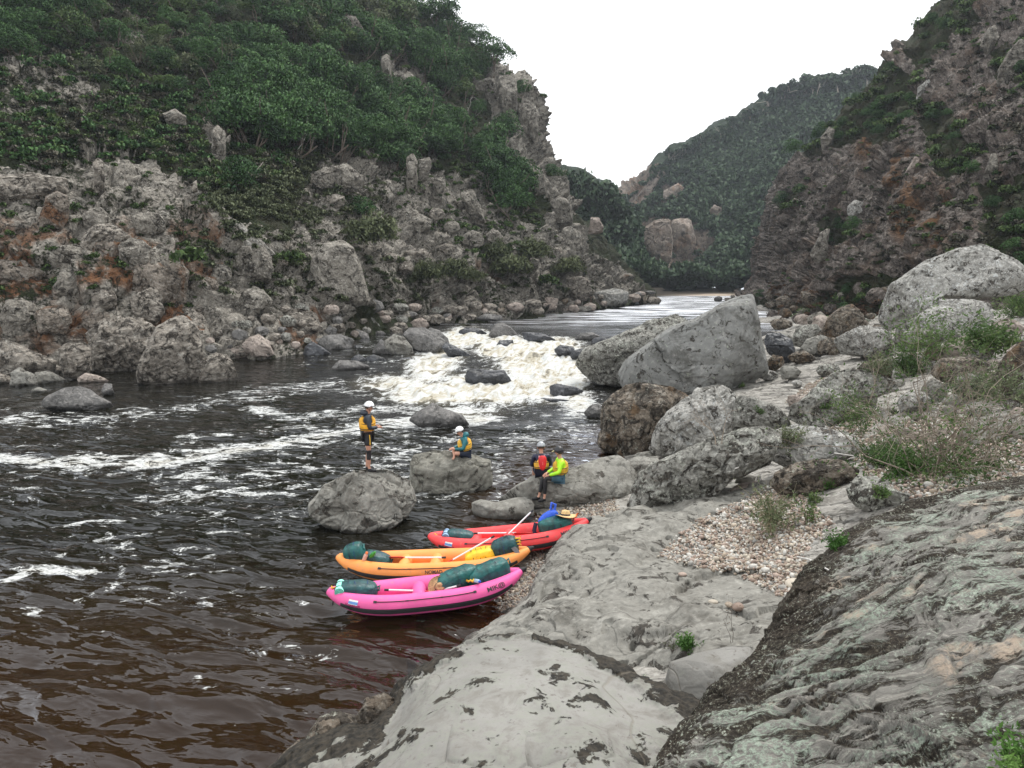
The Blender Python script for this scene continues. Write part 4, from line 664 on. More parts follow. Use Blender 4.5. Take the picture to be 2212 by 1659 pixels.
OUT = [('U', [(1020, 470), (1060, 452), (1130, 480), (1138, 560), (1132, 700), (1120, 790), (1060, 700), (1022, 590)], 'left', 'tall grey rock pillar on the skyline cliff, upper one'),
 ('U', [(1140, 650), (1180, 618), (1240, 638), (1273, 690), (1264, 800), (1250, 890), (1195, 850), (1150, 760)], 'left', 'rounded grey pillar forming the nose of the skyline cliff'),
 ('U', [(1085, 855), (1120, 830), (1147, 900), (1142, 1040), (1110, 1010), (1090, 930)], 'left', 'slim pillar left of the pair below the cliff nose'), ('U', [(1140, 860), (1165, 845), (1197, 930), (1202, 1120), (1165, 1090), (1142, 960)], 'left', 'slim pillar right of the pair below the cliff nose'),
 ('U', [(818, 520), (850, 458), (900, 500), (960, 480), (1002, 490), (1008, 610), (900, 610), (830, 570)], 'left', 'broad notched outcrop left of the upper skyline pillar'), ('U', [(945, 780), (965, 750), (992, 770), (990, 830), (955, 830)], 'left', 'small pale outcrop among trees near the skyline cliff'),
 ('U', [(400, 500), (440, 450), (500, 470), (517, 560), (480, 615), (415, 590)], 'left', 'knobbly outcrop with an orange top among the trees'), ('U', [(505, 570), (540, 550), (568, 580), (560, 635), (500, 645)], 'left', 'small split block right of the knobbly outcrop'),
 ('U', [(40, 130), (100, 88), (145, 100), (190, 180), (205, 300), (130, 305), (60, 200)], 'left', 'large pale outcrop high on the left slope'), 
 ('U', [(295, 350), (350, 318), (362, 450), (378, 600), (310, 620), (305, 450)], 'left', 'long vertical rock rib among the upper trees'), ('U', [(452, 970), (495, 938), (522, 1000), (518, 1160), (460, 1190)], 'left', 'upright rib below the thick band of trees, left one'),
 ('U', [(528, 985), (600, 968), (608, 1030), (572, 1130), (530, 1110)], 'left', 'leaning pale rib below the thick band of trees, right one'), ('U', [(605, 1110), (690, 1088), (698, 1150), (640, 1205)], 'left', 'squat block right of the two ribs'),
 ('U', [(1198, 1020), (1230, 1000), (1238, 1090), (1205, 1110)], 'left', 'small pillar low on the skyline cliff'), ('U', [(1240, 1090), (1300, 1060), (1312, 1190), (1250, 1210)], 'left', 'squat pillar low on the skyline cliff'),
 ('U', [(1325, 1260), (1400, 1200), (1468, 1250), (1478, 1380), (1400, 1395), (1330, 1360)], 'left', 'wide fluted rock face at the right foot of the left slope'), ('U', [(1388, 1480), (1420, 1410), (1460, 1398), (1530, 1440), (1548, 1560), (1490, 1650), (1400, 1650)], 'left', 'big rounded grey knob above the calm pool'),
 ('U', [(940, 1450), (990, 1405), (1040, 1440), (1045, 1560), (1070, 1640), (1010, 1620)], 'left', 'narrow grey rib above the middle willowy bush'), ('U', [(1240, 1460), (1290, 1425), (1330, 1460), (1300, 1500), (1250, 1500)], 'left', 'small speckled block left of the rounded grey knob'),
 ('U', [(780, 1190), (860, 1160), (940, 1360), (955, 1400), (880, 1370), (820, 1290)], 'left', 'slanting layered rib in the middle of the left slope'), ('U', [(0, 1030), (80, 1000), (170, 1080), (190, 1170), (60, 1180), (0, 1120)], 'left', 'pale bare patch of rock below the thick band'),
 ('T', [(1308, 810), (1350, 752), (1395, 770), (1392, 950), (1372, 1050), (1312, 1010)], 'left', 'pale squared pillar standing beside the dark gully'), 
 ('T', [(575, 1000), (602, 968), (640, 1000), (645, 1195), (585, 1195)], 'bank', 'narrow upright slab on the rocky lower left slope'), ('T', [(1178, 1135), (1214, 1110), (1220, 1180), (1180, 1190)], 'bank', 'small square block above the rounded boulder'),
 ('T', [(-60, 1100), (0, 1075), (200, 1068), (420, 1100), (430, 1190), (300, 1200), (200, 1260), (-60, 1230)], 'bank', 'long grey ledge across the rocky lower left slope'), ('T', [(225, 1400), (285, 1210), (350, 1180), (420, 1205), (430, 1300), (380, 1410)], 'orange', 'orange brown faced block under the long grey ledge'),
 ('T', [(480, 1500), (560, 1395), (700, 1380), (790, 1440), (845, 1520), (820, 1600), (560, 1600)], 'bank', 'wide grey boulder block above the orange faced overhang'), ('T', [(1300, 1560), (1390, 1340), (1480, 1370), (1600, 1470), (1700, 1560), (1500, 1620)], 'slope', 'smooth layered slab dipping right on the lower left slope'),
 ('T', [(1000, 700), (1080, 670), (1150, 720), (1140, 800), (1050, 800)], 'left', 'rounded grey outcrop above the rocky lower left slope'), 
 ('X', [(1122, 1275), (1165, 1230), (1222, 1250), (1212, 1320), (1152, 1348), (1120, 1315)], 'bleach', 'whitish boulder stuck on the right cliff'), ('X', [(1552, 540), (1640, 480), (1705, 520), (1688, 640), (1600, 672), (1550, 625)], 'bleach', 'large grey boulder high on the right cliff'),
 ('X', [(955, 850), (1008, 783), (1047, 800), (1032, 865), (970, 935)], 'left', 'pale finger of rock on the edge of the right cliff'), ('X', [(893, 1565), (955, 1435), (1015, 1395), (1005, 1480), (985, 1612), (920, 1605)], 'left', 'pale upright slab low on the right cliff'),
 ('X', [(1060, 1080), (1085, 1050), (1112, 1055), (1110, 1092), (1060, 1102)], 'bleach', 'small pale block on the right cliff'), ('X', [(1168, 1610), (1200, 1520), (1350, 1490), (1500, 1485), (1480, 1570), (1220, 1640)], 'right', 'long overhanging slab at the base of the right cliff'),
 ('X', [(1960, 1090), (2010, 950), (2040, 940), (2060, 1060), (2000, 1110)], 'left', 'pale wedge on the right cliff beside the dark cleft'), ('X', [(2060, 420), (2110, 330), (2180, 240), (2230, 250), (2230, 420), (2140, 500), (2050, 520)], 'left', 'pale grey buttress high at the right edge'),
 ('X', [(1940, 280), (1990, 170), (2040, 150), (2060, 230), (1990, 330)], 'left', 'pale grey outcrop high on the right cliff'), ('X', [(1470, 1080), (1540, 960), (1570, 980), (1530, 1080)], 'pink', 'tan streaked block in the middle of the right cliff'),
 ('U', [(1908, 1510), (1930, 1400), (2000, 1358), (2080, 1345), (2100, 1480), (2080, 1600), (2000, 1625), (1930, 1590)], 'far', 'pinkish domed rock face on the far hill, left half'), ('U', [(2085, 1360), (2150, 1340), (2212, 1360), (2240, 1480), (2212, 1570), (2100, 1590)], 'far', 'pinkish domed rock face on the far hill, right half'),
 ('U', [(1860, 1250), (1990, 1050), (2060, 1040), (2000, 1150), (1960, 1230)], 'far', 'bare rock shoulder on the left edge of the far hill'), ('U', [(2040, 1180), (2130, 1130), (2170, 1160), (2120, 1230), (2040, 1250)], 'far', 'pinkish slab in the trees of the far hill'),
 ('U', [(1580, 1440), (1590, 1340), (1640, 1340), (1670, 1400), (1660, 1440)], 'pink', 'reddish outcrop on the river bend below the notch'), ('X', [(270, 1300), (300, 1260), (345, 1290), (350, 1340), (290, 1345)], 'far', 'small pale outcrop in the forest of the far hill')]
for k, (fr_, pts, mt, lb) in enumerate(OUT):
    a_ = [frm(fr_)(p) for p in pts]; far_ = mt == 'far'
    B(fr_, pts, 1, m[mt] if not far_ else M['faroc'], lb, T=1.0, seed=400+k*3, fac=1.35, cells=.6, ridge=.8, dY=-.3, name='rock_outcrop', cat='rock outcrop', pk=.6, dip=.2)
# rubble
def rubble(n, poly, wr, mats, label, group, seed, asp=.62):
    r = np.random.default_rng(seed); a = np.array(poly); lo, hi = a.min(0), a.max(0); c = 0; pts = []
    for _ in range(n*12):
        if c >= n: break
        x, y = r.uniform(lo, hi)
        if not inpoly(np.array([x]), np.array([y]), poly)[0]: continue
        wd = r.uniform(*wr); hh = wd*asp*r.uniform(.8, 1.25)
        if pts and min(math.hypot(x-q[0], (y-q[1])*1.3)-.35*(q[2]+wd) for q in pts) < 0: continue
        g_ = LK0(x, y+hh/2)
        if g_ is None: continue
        pts.append((x, y, wd)); na = 8; ol = [(x+wd/2*cos(t)*r.uniform(.75, 1.12), y-hh/2*sin(t)*r.uniform(.75, 1.15)) for t in np.linspace(0, 2*pi, na, endpoint=False)+r.random()]
        B('D', ol, .5, m[mats[r.integers(len(mats))]], label, T=1.1, seed=int(seed*50+c), group=group, Y=g_[1]+.0, fac=1.1, dip=r.uniform(-.5, .5)); c += 1
rubble(46, [(480, 770), (660, 745), (850, 715), (970, 690), (950, 660), (700, 650), (520, 680), (430, 740)], (18, 46), ['bank', 'bank', 'pink', 'lichen', 'darkgrey'], 'small angular block in the rubble along the left bank above the waterline', 'rubble of the left bank', 21)
rubble(30, [(960, 690), (1200, 672), (1420, 650), (1400, 630), (1180, 650), (960, 665)], (16, 40), ['bank', 'pink', 'brown'], 'small reddish or pale block along the edge of the calm pool', 'blocks along the calm pool', 22)
rubble(16, [(0, 700), (60, 560), (160, 470), (420, 470), (470, 560), (640, 560), (640, 640), (420, 700), (200, 700)], (50, 110), ['bank', 'orange', 'left', 'left'], 'jointed block of the rocky lower left slope', 'jointed blocks of the lower left slope', 23, .8)
rubble(20, [(700, 380), (900, 390), (1050, 450), (1200, 560), (1330, 640), (1100, 600), (900, 600), (760, 540)], (26, 80), ['left', 'left', 'bank'], 'weathered block on the ledges in the middle of the left slope', 'blocks on the ledges of the left slope', 24, .7)
rubble(40, [(1650, 720), (1700, 690), (1900, 690), (2212, 700), (2230, 860), (1900, 880), (1720, 880), (1640, 800)], (26, 90), ['lichen', 'grey', 'pink', 'brown', 'bleach'], 'loose boulder scattered over the upper right bank', 'loose boulders of the upper right bank', 25)
rubble(26, [(1640, 640), (1900, 620), (2000, 640), (1960, 700), (1700, 700)], (22, 60), ['right', 'left', 'brown'], 'fallen block at the foot of the right cliff', 'fallen blocks under the right cliff', 26)
rubble(24, [(1700, 900), (1900, 870), (2200, 880), (2212, 960), (1880, 1000), (1760, 960)], (16, 44), ['pink', 'grey', 'lichen'], 'small stone in the gravel behind the twiggy shrub', 'stones behind the twiggy shrub', 27)
rubble(20, [(1420, 632), (1600, 640), (1600, 650), (1420, 642)], (10, 26), ['darkgrey', 'bank'], 'tiny dark rock at the head of the pool near the sandy beach', 'rocks near the sandy beach', 28)
# rocks on and around the polished foreground slab
B('D', [(1437, 1470), (1448, 1430), (1500, 1412), (1580, 1395), (1622, 1398), (1640, 1430), (1610, 1470), (1560, 1510), (1520, 1540), (1480, 1545), (1450, 1510)], 2.0, m['blue'] if False else m['pale'], 'scooped white polished rock between the pale slab and the dark lichen slab', T=1., seed=131, ridge=.6, fac=.12, smooth=.5)
for pts, lb, sd in (([(575, 1690), (600, 1640), (640, 1600), (690, 1590), (720, 1640), (700, 1700)], 'mossy black knob at the bottom of the photo where the pale slab meets the water', 141), ([(655, 1600), (690, 1548), (730, 1535), (770, 1545), (790, 1580), (740, 1620), (680, 1630)], 'mossy black lump on the left shoulder of the pale slab', 143),
                    ([(765, 1560), (790, 1510), (830, 1495), (870, 1520), (860, 1560), (810, 1585)], 'dark mossy lump higher on the left shoulder of the pale slab', 145)):
    B('D', pts, 1.5, m['brown'], lb, Y=Pz(700, 1620, 1.7)[1], T=1.2, seed=sd)
# ------------------------------------------------------------------ foreground bedrock
def zrows(rows): return [[Pz(*p) for p in r] for r in rows]
def obj_sheet(name, rows, nv, nu, dispf, mat, attrf, label, cat='bedrock'):
    o = sheet(name, rows, nv, nu, dispf, mat, attrf); thing(o, label, cat); return o
G1 = [[(1225, 1120, -.2), (1225, 1128, -.1), (1300, 1105, .1), (1400, 1080, .3), (1550, 1040, .7), (1700, 1020, 1.1), (1900, 1020, 1.5)],
      [(1190, 1180, -.2), (1216, 1160, .85), (1300, 1135, 1.0), (1400, 1112, 1.1), (1520, 1085, 1.2), (1640, 1070, 1.35), (1800, 1060, 1.6)],
      [(1165, 1225, -.3), (1188, 1212, .85), (1280, 1200, 1.1), (1380, 1190, 1.2), (1450, 1180, 1.1), (1600, 1170, 1.12), (1760, 1160, 1.3)],
      [(1120, 1290, -.3), (1150, 1275, .7), (1260, 1270, 1.05), (1380, 1260, 1.3), (1500, 1250, 1.25), (1620, 1240, 1.42), (1760, 1240, 1.7)],
      [(1040, 1350, -.3), (1080, 1335, .45), (1200, 1330, .95), (1330, 1330, 1.2), (1460, 1330, 1.45), (1580, 1330, 1.6), (1740, 1330, 1.9)],
      [(960, 1410, -.4), (1010, 1388, .3), (1140, 1385, .7), (1280, 1390, 1.0), (1420, 1390, 1.2), (1540, 1400, 1.6), (1680, 1410, 2.0)],
      [(930, 1460, -.6), (990, 1440, -.1), (1120, 1450, .5), (1260, 1450, .8), (1400, 1450, 1.1), (1530, 1470, 1.5), (1660, 1490, 1.8)]]
def g1d(P, N, px, py):
    q = P*1.; u = q+np.stack([.35*fbm(q, 3, 9), .35*fbm(q+9, 3, 19), .35*fbm(q+19, 3, 29)], 1)
    d = fbm(u/np.array([1., 1.2, 1]), 4, 101)*.15+blocky(u/np.array([1.1, 1.1, .8]), 22, .7, .25)*.07+blocky(u/.36, 23, .7, .3)*.022*sst(fbm(P/1.2, 2, 5), -.1, .3)
    hol = -np.clip(fbm(P/.33, 2, 103)-.48, 0, 1)*.55
    return N*(d+hol+fbm(P/.1, 2, 104)*.006)[:, None]
S1 = obj_sheet('bedrock_slab', zrows(G1), 520, 640, g1d, m['grey'], lambda P, N, px, py: {}, 'undulating smooth grey bedrock slab between the kayaks and the gravel patch')
G2c = [(560, 1700, 1.5), (622, 1650, 1.7), (700, 1590, 1.85), (760, 1570, 1.95), (810, 1560, 2.0), (860, 1510, 2.1), (900, 1462, 2.25), (960, 1425, 2.4), (1020, 1395, 2.5), (1110, 1378, 2.55), (1180, 1380, 2.6), (1250, 1400, 2.55), (1330, 1440, 2.5), (1400, 1478, 2.45), (1470, 1515, 2.4), (1540, 1560, 2.4)]
n2 = len(G2c); rows2 = []
rows2.append([(x, y+60, z-2.2) for x, y, z in G2c]); rows2.append([(x, y+6, z-.45) for x, y, z in G2c]); rows2.append([(x, y, z) for x, y, z in G2c])
for k, t in enumerate((.14, .4, .7, 1.)):
    rr = []
    for i, (x, y, z) in enumerate(G2c):
        bx = 430+i/(n2-1)*1250; by = 1850; zz = z+(2.75-z)*t**.6*(.35+.65*sst(i, 1, 8))+.18*t*(1-t)*4*.5
        rr.append((x+(bx-x)*t, y+(by-y)*t, zz-(.25*t if i > 11 else 0)))
    rows2.append(rr)
def Pback(p):      # rows on the hidden side keep their distance from the crest
    return Pz(*p)
R2 = [[None]*n2 for _ in rows2]
for i in range(n2):
    c = Pz(*G2c[i]); out = np.array([c[0]-0.6, c[1]-5.0]); out = np.array([-.25, 1.]) if i > 6 else np.array([-.8, .6]); 
    R2[0][i] = c+np.array([out[0]*.9, out[1]*.9, -2.4]); R2[1][i] = c+np.array([out[0]*.35, out[1]*.35, -.45]); R2[2][i] = c
    for k in range(3, 7): R2[k][i] = Pz(*rows2[k][i])
def g2d(P, N, px, py):
    e = g2e(P, px, py); d = fbm(P/1.3, 3, 111)*.07+fbm(P/.3, 3, 112)*.018+sst(e, .35, .6)*(.035+fbm(P/.12, 3, 113)*.03)
    d += blocky(P/.5, 31, .6, .3)*.045*sst(py, 1560, 1640)
    return N*d[:, None]
_cr = np.array([(a, b) for a, b, c in G2c])
def g2e(P, px, py):
    j = 22*fbm(P/.3, 5, 115); yc = np.interp(px, _cr[:, 0], _cr[:, 1]); dd = np.full(len(px), 1e9)
    for (x1, y1), (x2, y2) in zip(_cr[:-1], _cr[1:]):
        t = np.clip(((px-x1)*(x2-x1)+(py-y1)*(y2-y1))/((x2-x1)**2+(y2-y1)**2), 0, 1); dd = np.minimum(dd, np.hypot(px-x1-t*(x2-x1), py-y1-t*(y2-y1)))
    wd = np.interp(px, [560, 800, 860, 960, 1100, 1200, 1330, 1400, 1540], [40, 44, 17, 10, 7, 9, 14, 30, 50]); e = np.clip(1.15-(dd+j)/wd*.62, 0, 1)
    e = np.maximum(e, .48*np.exp(-((px-1260)/190)**2-((py-1600)/70)**2)); e = np.maximum(e, .5*np.exp(-((px-1010)/110)**2-((py-1650)/45)**2)); e = np.maximum(e, .56*np.exp(-((px-700)/150)**2-((py-1630)/70)**2)); e = np.maximum(e, .52*np.exp(-((px-1400)/120)**2-((py-1620)/100)**2)); e = np.maximum(e, .5*np.exp(-((px-1090)/60)**2-((py-1620)/40)**2)); e = np.maximum(e, .3+.3*fbm(P/.5, 4, 119))
    return e
S2 = obj_sheet('pale_rock_slab', R2, 420, 700, g2d, m['pale'], lambda P, N, px, py: {'edge': g2e(P, px, py)}, 'pale polished rock slab with a black mossy rim at the bottom centre')
G4c = [(1370, 1760, 2.7), (1420, 1660, 2.78), (1470, 1590, 2.82), (1530, 1515, 2.88), (1590, 1440, 2.92), (1640, 1385, 2.97), (1690, 1330, 3.0), (1725, 1270, 3.03), (1765, 1215, 3.07), (1830, 1160, 3.12), (1900, 1112, 3.17), (2000, 1078, 3.22), (2110, 1052, 3.3), (2230, 1030, 3.4), (2420, 1000, 3.55), (2900, 960, 3.8)]
n4 = len(G4c); bot4 = [(1420+i*100 if i < 15 else 3500, 1900, 3.0+i/14*1.3) for i in range(n4)]
R4 = []
c4 = np.array([Pz(*g) for g in G4c]); b4 = np.array([Pz(*g) for g in bot4])
outd = np.stack([np.interp(np.arange(n4), [0, 6, n4-1], [-1, -.8, -.15]), np.interp(np.arange(n4), [0, 6, n4-1], [.4, .6, 1])], 1)
R4.append(np.hstack([c4[:, :2]+outd*.8, c4[:, 2:]-2.2])); R4.append(np.hstack([c4[:, :2]+outd*.25, c4[:, 2:]-.5])); R4.append(c4)
for t in (.1, .3, .6, 1.): R4.append(c4*(1-t)+b4*t+np.array([0, 0, .16*4*t*(1-t)]))
def bandc(P):
    w_ = P+.13*np.stack([fbm(P*.8, 4, 121), fbm(P*.8+7, 4, 122), fbm(P*.8+3, 4, 123)], 1)
    return w_[:, 0]*.9+w_[:, 1]*.35, w_[:, 1]*1.0-w_[:, 0]*.42+w_[:, 2]*1.2+.12*np.sin(w_[:, 0]*.9)
def bandf(P):
    w_ = P+.28*np.stack([fbm(P*.9, 3, 121), fbm(P*.9+7, 3, 122), fbm(P*.9+3, 3, 123)], 1)
    s_ = w_[:, 1]*1.0-w_[:, 0]*.42+w_[:, 2]*1.2+.25*np.sin(w_[:, 0]*1.1)
    q = np.stack([(w_[:, 0]*.42+w_[:, 1]*.2)*.9, s_*10., w_[:, 2]*1.5], 1); b = fbm(q, 4, 124, g=.62)*.75
    return b
def g4d(P, N, px, py):
    b = bandf(P); d = b*.06+blocky(P/.5, 33, .6, .25)*.03+fbm(P/.14, 3, 125)*.016+fbm(P/1.2, 2, 126)*.09
    return N*d[:, None]
_c4 = np.array([(a, b) for a, b, c in G4c])
def g4a(P, N, px, py):
    b = np.clip(.42+bandf(P)*.8, 0, 1); dd = np.full(len(px), 1e9)
    for (x1, y1), (x2, y2) in zip(_c4[:-1], _c4[1:]):
        t = np.clip(((px-x1)*(x2-x1)+(py-y1)*(y2-y1))/((x2-x1)**2+(y2-y1)**2), 0, 1); dd = np.minimum(dd, np.hypot(px-x1-t*(x2-x1), py-y1-t*(y2-y1)))
    wd = np.interp(px, [1370, 1500, 1700, 1850, 2000, 2300], [30, 50, 95, 50, 20, 12]); e = np.clip(1.0-(dd+14*fbm(P/.3, 3, 127))/wd*.55, 0, 1)
    bu, bs_ = bandc(P); return {'band': b, 'edge': e*.9, 'bu': bu, 'bs': bs_}
S4 = obj_sheet('dark_lichen_slab', R4, 560, 760, g4d, m['band'], g4a, 'great dark slab with banded green and white lichen filling the lower right corner')
SHEETS = [SL, SR, SF, SV, SP, GND, S1, S2, S4]
# ------------------------------------------------------------------ picture-space lookup of what is visible where (only used to find world positions)
LKL = Look([SL]); LKR = Look([SR]); LKF = Look([SF, SV, SP]); LKG = Look([GND, S1, S2, S4]+ROCKS, 6)
def leafmat(name, c1, c2, c3=None, ro=.7):
    t = NT(name); oi = t.n('ShaderNodeObjectInfo').outputs['Random']; p = t.pos()
    n = t.noise(p, .9, 4); n2 = t.noise(p, 7, 3)
    n = t.noise(p, .75, 3, .6); c = t.mix(t.ss(t.math('ADD', t.math('MULTIPLY', oi, .3), n), .45, .85), c1, c2); c = t.mix(t.math('MULTIPLY', t.ss(n2, .45, .62), t.ss(n, .4, .6)), c, c3 or tuple(x*1.5 for x in c2))  # dark and light leaf tones by noise stand in for shaded and lit lobes
    b = t.bsdf(c, ro, Specular_IOR_Level=.25); tl = t.n('ShaderNodeBsdfTranslucent', {'Color': c}).outputs[0]
    return t.done(t.n('ShaderNodeMixShader', {0: .22, 1: b, 2: tl}).outputs[0])
LM = {'dark': leafmat('dark_green_leaves', (.022, .062, .02), (.055, .13, .036), (.12, .22, .075)), 'mid': leafmat('mid_green_leaves', (.045, .085, .025), (.09, .15, .045), (.15, .21, .07)),
      'grey': leafmat('grey_green_leaves', (.065, .085, .045), (.12, .145, .075), (.18, .2, .11)), 'willow': leafmat('willow_grey_green_leaves', (.08, .1, .05), (.14, .165, .08), (.21, .24, .13)), 'far': leafmat('far_forest_leaves', (.028, .058, .03), (.05, .09, .045), (.085, .125, .06)),
      'dull': leafmat('dull_brown_green_leaves', (.06, .06, .045), (.1, .095, .07), (.15, .14, .1)), 'bright': leafmat('fresh_green_leaves', (.05, .12, .025), (.09, .19, .04), (.16, .28, .07)),
      'red': leafmat('rusty_brown_leaves', (.09, .055, .035), (.15, .085, .05), (.2, .13, .08))}
bark = plain('pale_bark', (.3, .27, .23), .9, .3, 3); dbark = plain('dark_bark', (.09, .07, .055), .9, .3, 6); dead = plain('bleached_dead_wood', (.52, .5, .47), .9, .2, 3)
def leaves(C, s, r, asp=1.6, up=.3):
    """leaf quads centred at C with size s"""
    n = len(C); a = r.normal(size=(n, 3)); a[:, 2] = np.abs(a[:, 2])*up+a[:, 2]*(1-up); a /= np.linalg.norm(a, axis=1, keepdims=True)
    b = np.cross(a, r.normal(size=(n, 3))); b /= np.linalg.norm(b, axis=1, keepdims=True); c = np.cross(a, b); s = (s*r.uniform(.6, 1.4, n))[:, None]
    V = np.stack([C-b*s*asp/2-c*s*.15, C+c*s*.5, C+b*s*asp/2+c*s*.1, C-c*s*.5], 1).reshape(-1, 3); return V, np.arange(4*n).reshape(n, 4)
def crown0(r, lobes, per, ls, shape=(1, 1, 1), lob=.42, shell=.55, droop=0.):
    C = []; CC = []
    for _ in range(lobes):
        d = r.normal(size=3); d /= np.linalg.norm(d); d[2] = abs(d[2])*.9-.25*r.random(); c = d*(r.random()**.5)*(1-lob*.6)*np.array(shape); R_ = lob*r.uniform(.6, 1.15); CC.append(np.repeat(c[None], per, 0))
        q = r.normal(size=(per, 3)); q /= np.linalg.norm(q, axis=1, keepdims=True); q[:, 2] = np.where(q[:, 2] < -.3, -q[:, 2], q[:, 2]); q *= (shell+(1-shell)*r.random((per, 1)))*R_
        q[:, 2] *= .8; C.append(c+q)
    C = np.concatenate(C); CC = np.concatenate(CC); nr = (C-CC)/lob*.8+C*.5+r.normal(size=C.shape)*.16+np.array([0, 0, .12]); nr /= np.linalg.norm(nr, axis=1, keepdims=True)
    return leaves(C, ls, r)+(np.repeat(nr, 4, 0),)
def crown(r, **k): return crown0(r, **k)
def leaf_mesh(name, V, Q, nr, mat):
    me = mesh_np(name, V, Q, mat)
    if len(me.vertices) == len(nr): me.normals_split_custom_set_from_vertices(nr.astype(np.float32))
    return me
def tube(pts, rad, seg=5):
    P = np.array(pts, float); n = len(P); rad = np.array(rad)*np.ones(n); T = np.gradient(P, axis=0); T /= np.maximum(np.linalg.norm(T, axis=1, keepdims=True), 1e-9)
    u = np.cross(T, [0.13, .97, .21]); u /= np.maximum(np.linalg.norm(u, axis=1, keepdims=True), 1e-9); v = np.cross(T, u); t = np.linspace(0, 2*pi, seg, endpoint=False)
    V = (P[:, None]+rad[:, None, None]*(np.cos(t)[None, :, None]*u[:, None]+np.sin(t)[None, :, None]*v[:, None])).reshape(-1, 3); i = np.arange(n*seg).reshape(n, seg); j = np.roll(i, -1, 1)
    return V, np.stack([i[:-1], j[:-1], j[1:], i[1:]], -1).reshape(-1, 4)
def cat(L):
    V, Q, o = [], [], 0
    for v, q in L: V.append(v); Q.append(np.asarray(q)+o); o += len(v)
    return np.concatenate(V), np.concatenate(Q)
def branch(r, p, d, L, r0, dep, out, spread=.7, seg=5, tips=None, grav=0.):
    pts = [np.array(p)]; n = 5
    for k in range(n):
        d = d+r.normal(size=3)*.16+np.array([0, 0, grav]); d /= np.linalg.norm(d); pts.append(pts[-1]+d*L/n)
    out.append(tube(pts, np.linspace(r0, r0*.45, n+1), seg))
    if tips is not None: tips.append(pts[-1])
    if dep > 0:
        for _ in range(r.integers(2, 4)):
            k = r.integers(2, n+1); e = d+r.normal(size=3)*spread; e /= np.linalg.norm(e); branch(r, pts[k], e, L*r.uniform(.5, .75), r0*.55, dep-1, out, spread, max(3, seg-1), tips, grav)
def proto_crown(seed, **k): return crown(np.random.default_rng(seed), **k)
# prototypes with unit radius
PT = [leaf_mesh('tree_crown', *proto_crown(i, lobes=15, per=210, ls=.044, shape=(1, 1, 1.1), lob=.46, shell=.8), LM['dark']) for i in range(5)]
PM = [leaf_mesh('tree_crown', *proto_crown(90+i, lobes=13, per=180, ls=.045, shape=(1.05, 1, .95), lob=.44, shell=.7), LM[('mid', 'grey', 'mid')[i]]) for i in range(3)]
PB = [leaf_mesh('shrub_leaves', *proto_crown(10+i, lobes=14, per=34, ls=.13, shape=(1.1, 1.1, .75), lob=.5), LM['mid']) for i in range(3)]
PG = [leaf_mesh('shrub_leaves', *proto_crown(20+i, lobes=16, per=34, ls=.09, shape=(1.1, 1.1, .8), lob=.5, shell=.3), LM['grey']) for i in range(3)]
PW = [leaf_mesh('willow_leaves', *proto_crown(30+i, lobes=40, per=90, ls=.055, shape=(1.1, 1, .9), lob=.4, shell=.3), LM['willow']) for i in range(3)]
PE = [leaf_mesh('gum_crown', *proto_crown(40+i, lobes=9, per=44, ls=.15, shape=(1, 1, .9), lob=.36, shell=.4), LM['far']) for i in range(4)]
def trunk_me(seed, h=1.3, r0=.05, wood=bark):
    r = np.random.default_rng(seed); out = []; branch(r, (0, 0, -h), np.array([r.normal()*.12, r.normal()*.12, 1.]), h*1.15, r0, 1, out, .4, 6); V, Q = cat(out); return mesh_np('tree_trunk', V, Q, wood)
TK = [trunk_me(50+i) for i in range(4)]; TD = [trunk_me(60+i, wood=dbark) for i in range(4)]
def tree(name, P, s, crown_me, trunk, label, group, lean=0, cat_='tree', trunk_h=1.):
    o = empty(name, (P[0], P[1], P[2]), label, cat_, group, random.uniform(0, 6.28)); 
    c = link('crown', crown_me, o); sc = s*random.uniform(.85, 1.15); c.location = (0, 0, s*trunk_h*.9); c.scale = (sc, sc*random.uniform(.85, 1.1), s*random.uniform(.85, 1.2)); c.rotation_euler = (random.uniform(-.2, .2), random.uniform(-.2, .2), random.uniform(0, 6))
    t = link('trunk', trunk, o); t.location = (0, 0, s*trunk_h*.95); t.scale = (s, s, s*1.05)
    return o
def shrub(name, P, s, me, label, group, cat_='shrub', sz=1.):
    o = link(name, me); o.location = (P[0], P[1], P[2]+s*.35*sz); o.scale = (s, s, s*sz*random.uniform(.8, 1.15)); o.rotation_euler = (random.uniform(-.15, .15), random.uniform(-.15, .15), random.uniform(0, 6)); return thing(o, label, cat_, group)
def scatter(poly, n, lk, seed, mind=0.):
    r = np.random.default_rng(seed); a = np.array(poly); lo, hi = a.min(0), a.max(0); out = []; pts = []
    for _ in range(n*14):
        if len(out) >= n: break
        x, y = r.uniform(lo, hi)
        if not inpoly(np.array([x]), np.array([y]), poly)[0]: continue
        if mind and pts and min((x-q[0])**2+(y-q[1])**2*1.5 for q in pts) < mind*mind: continue
        P = lk(x, y)
        if P is None: continue
        out.append(P); pts.append((x, y))
    return out
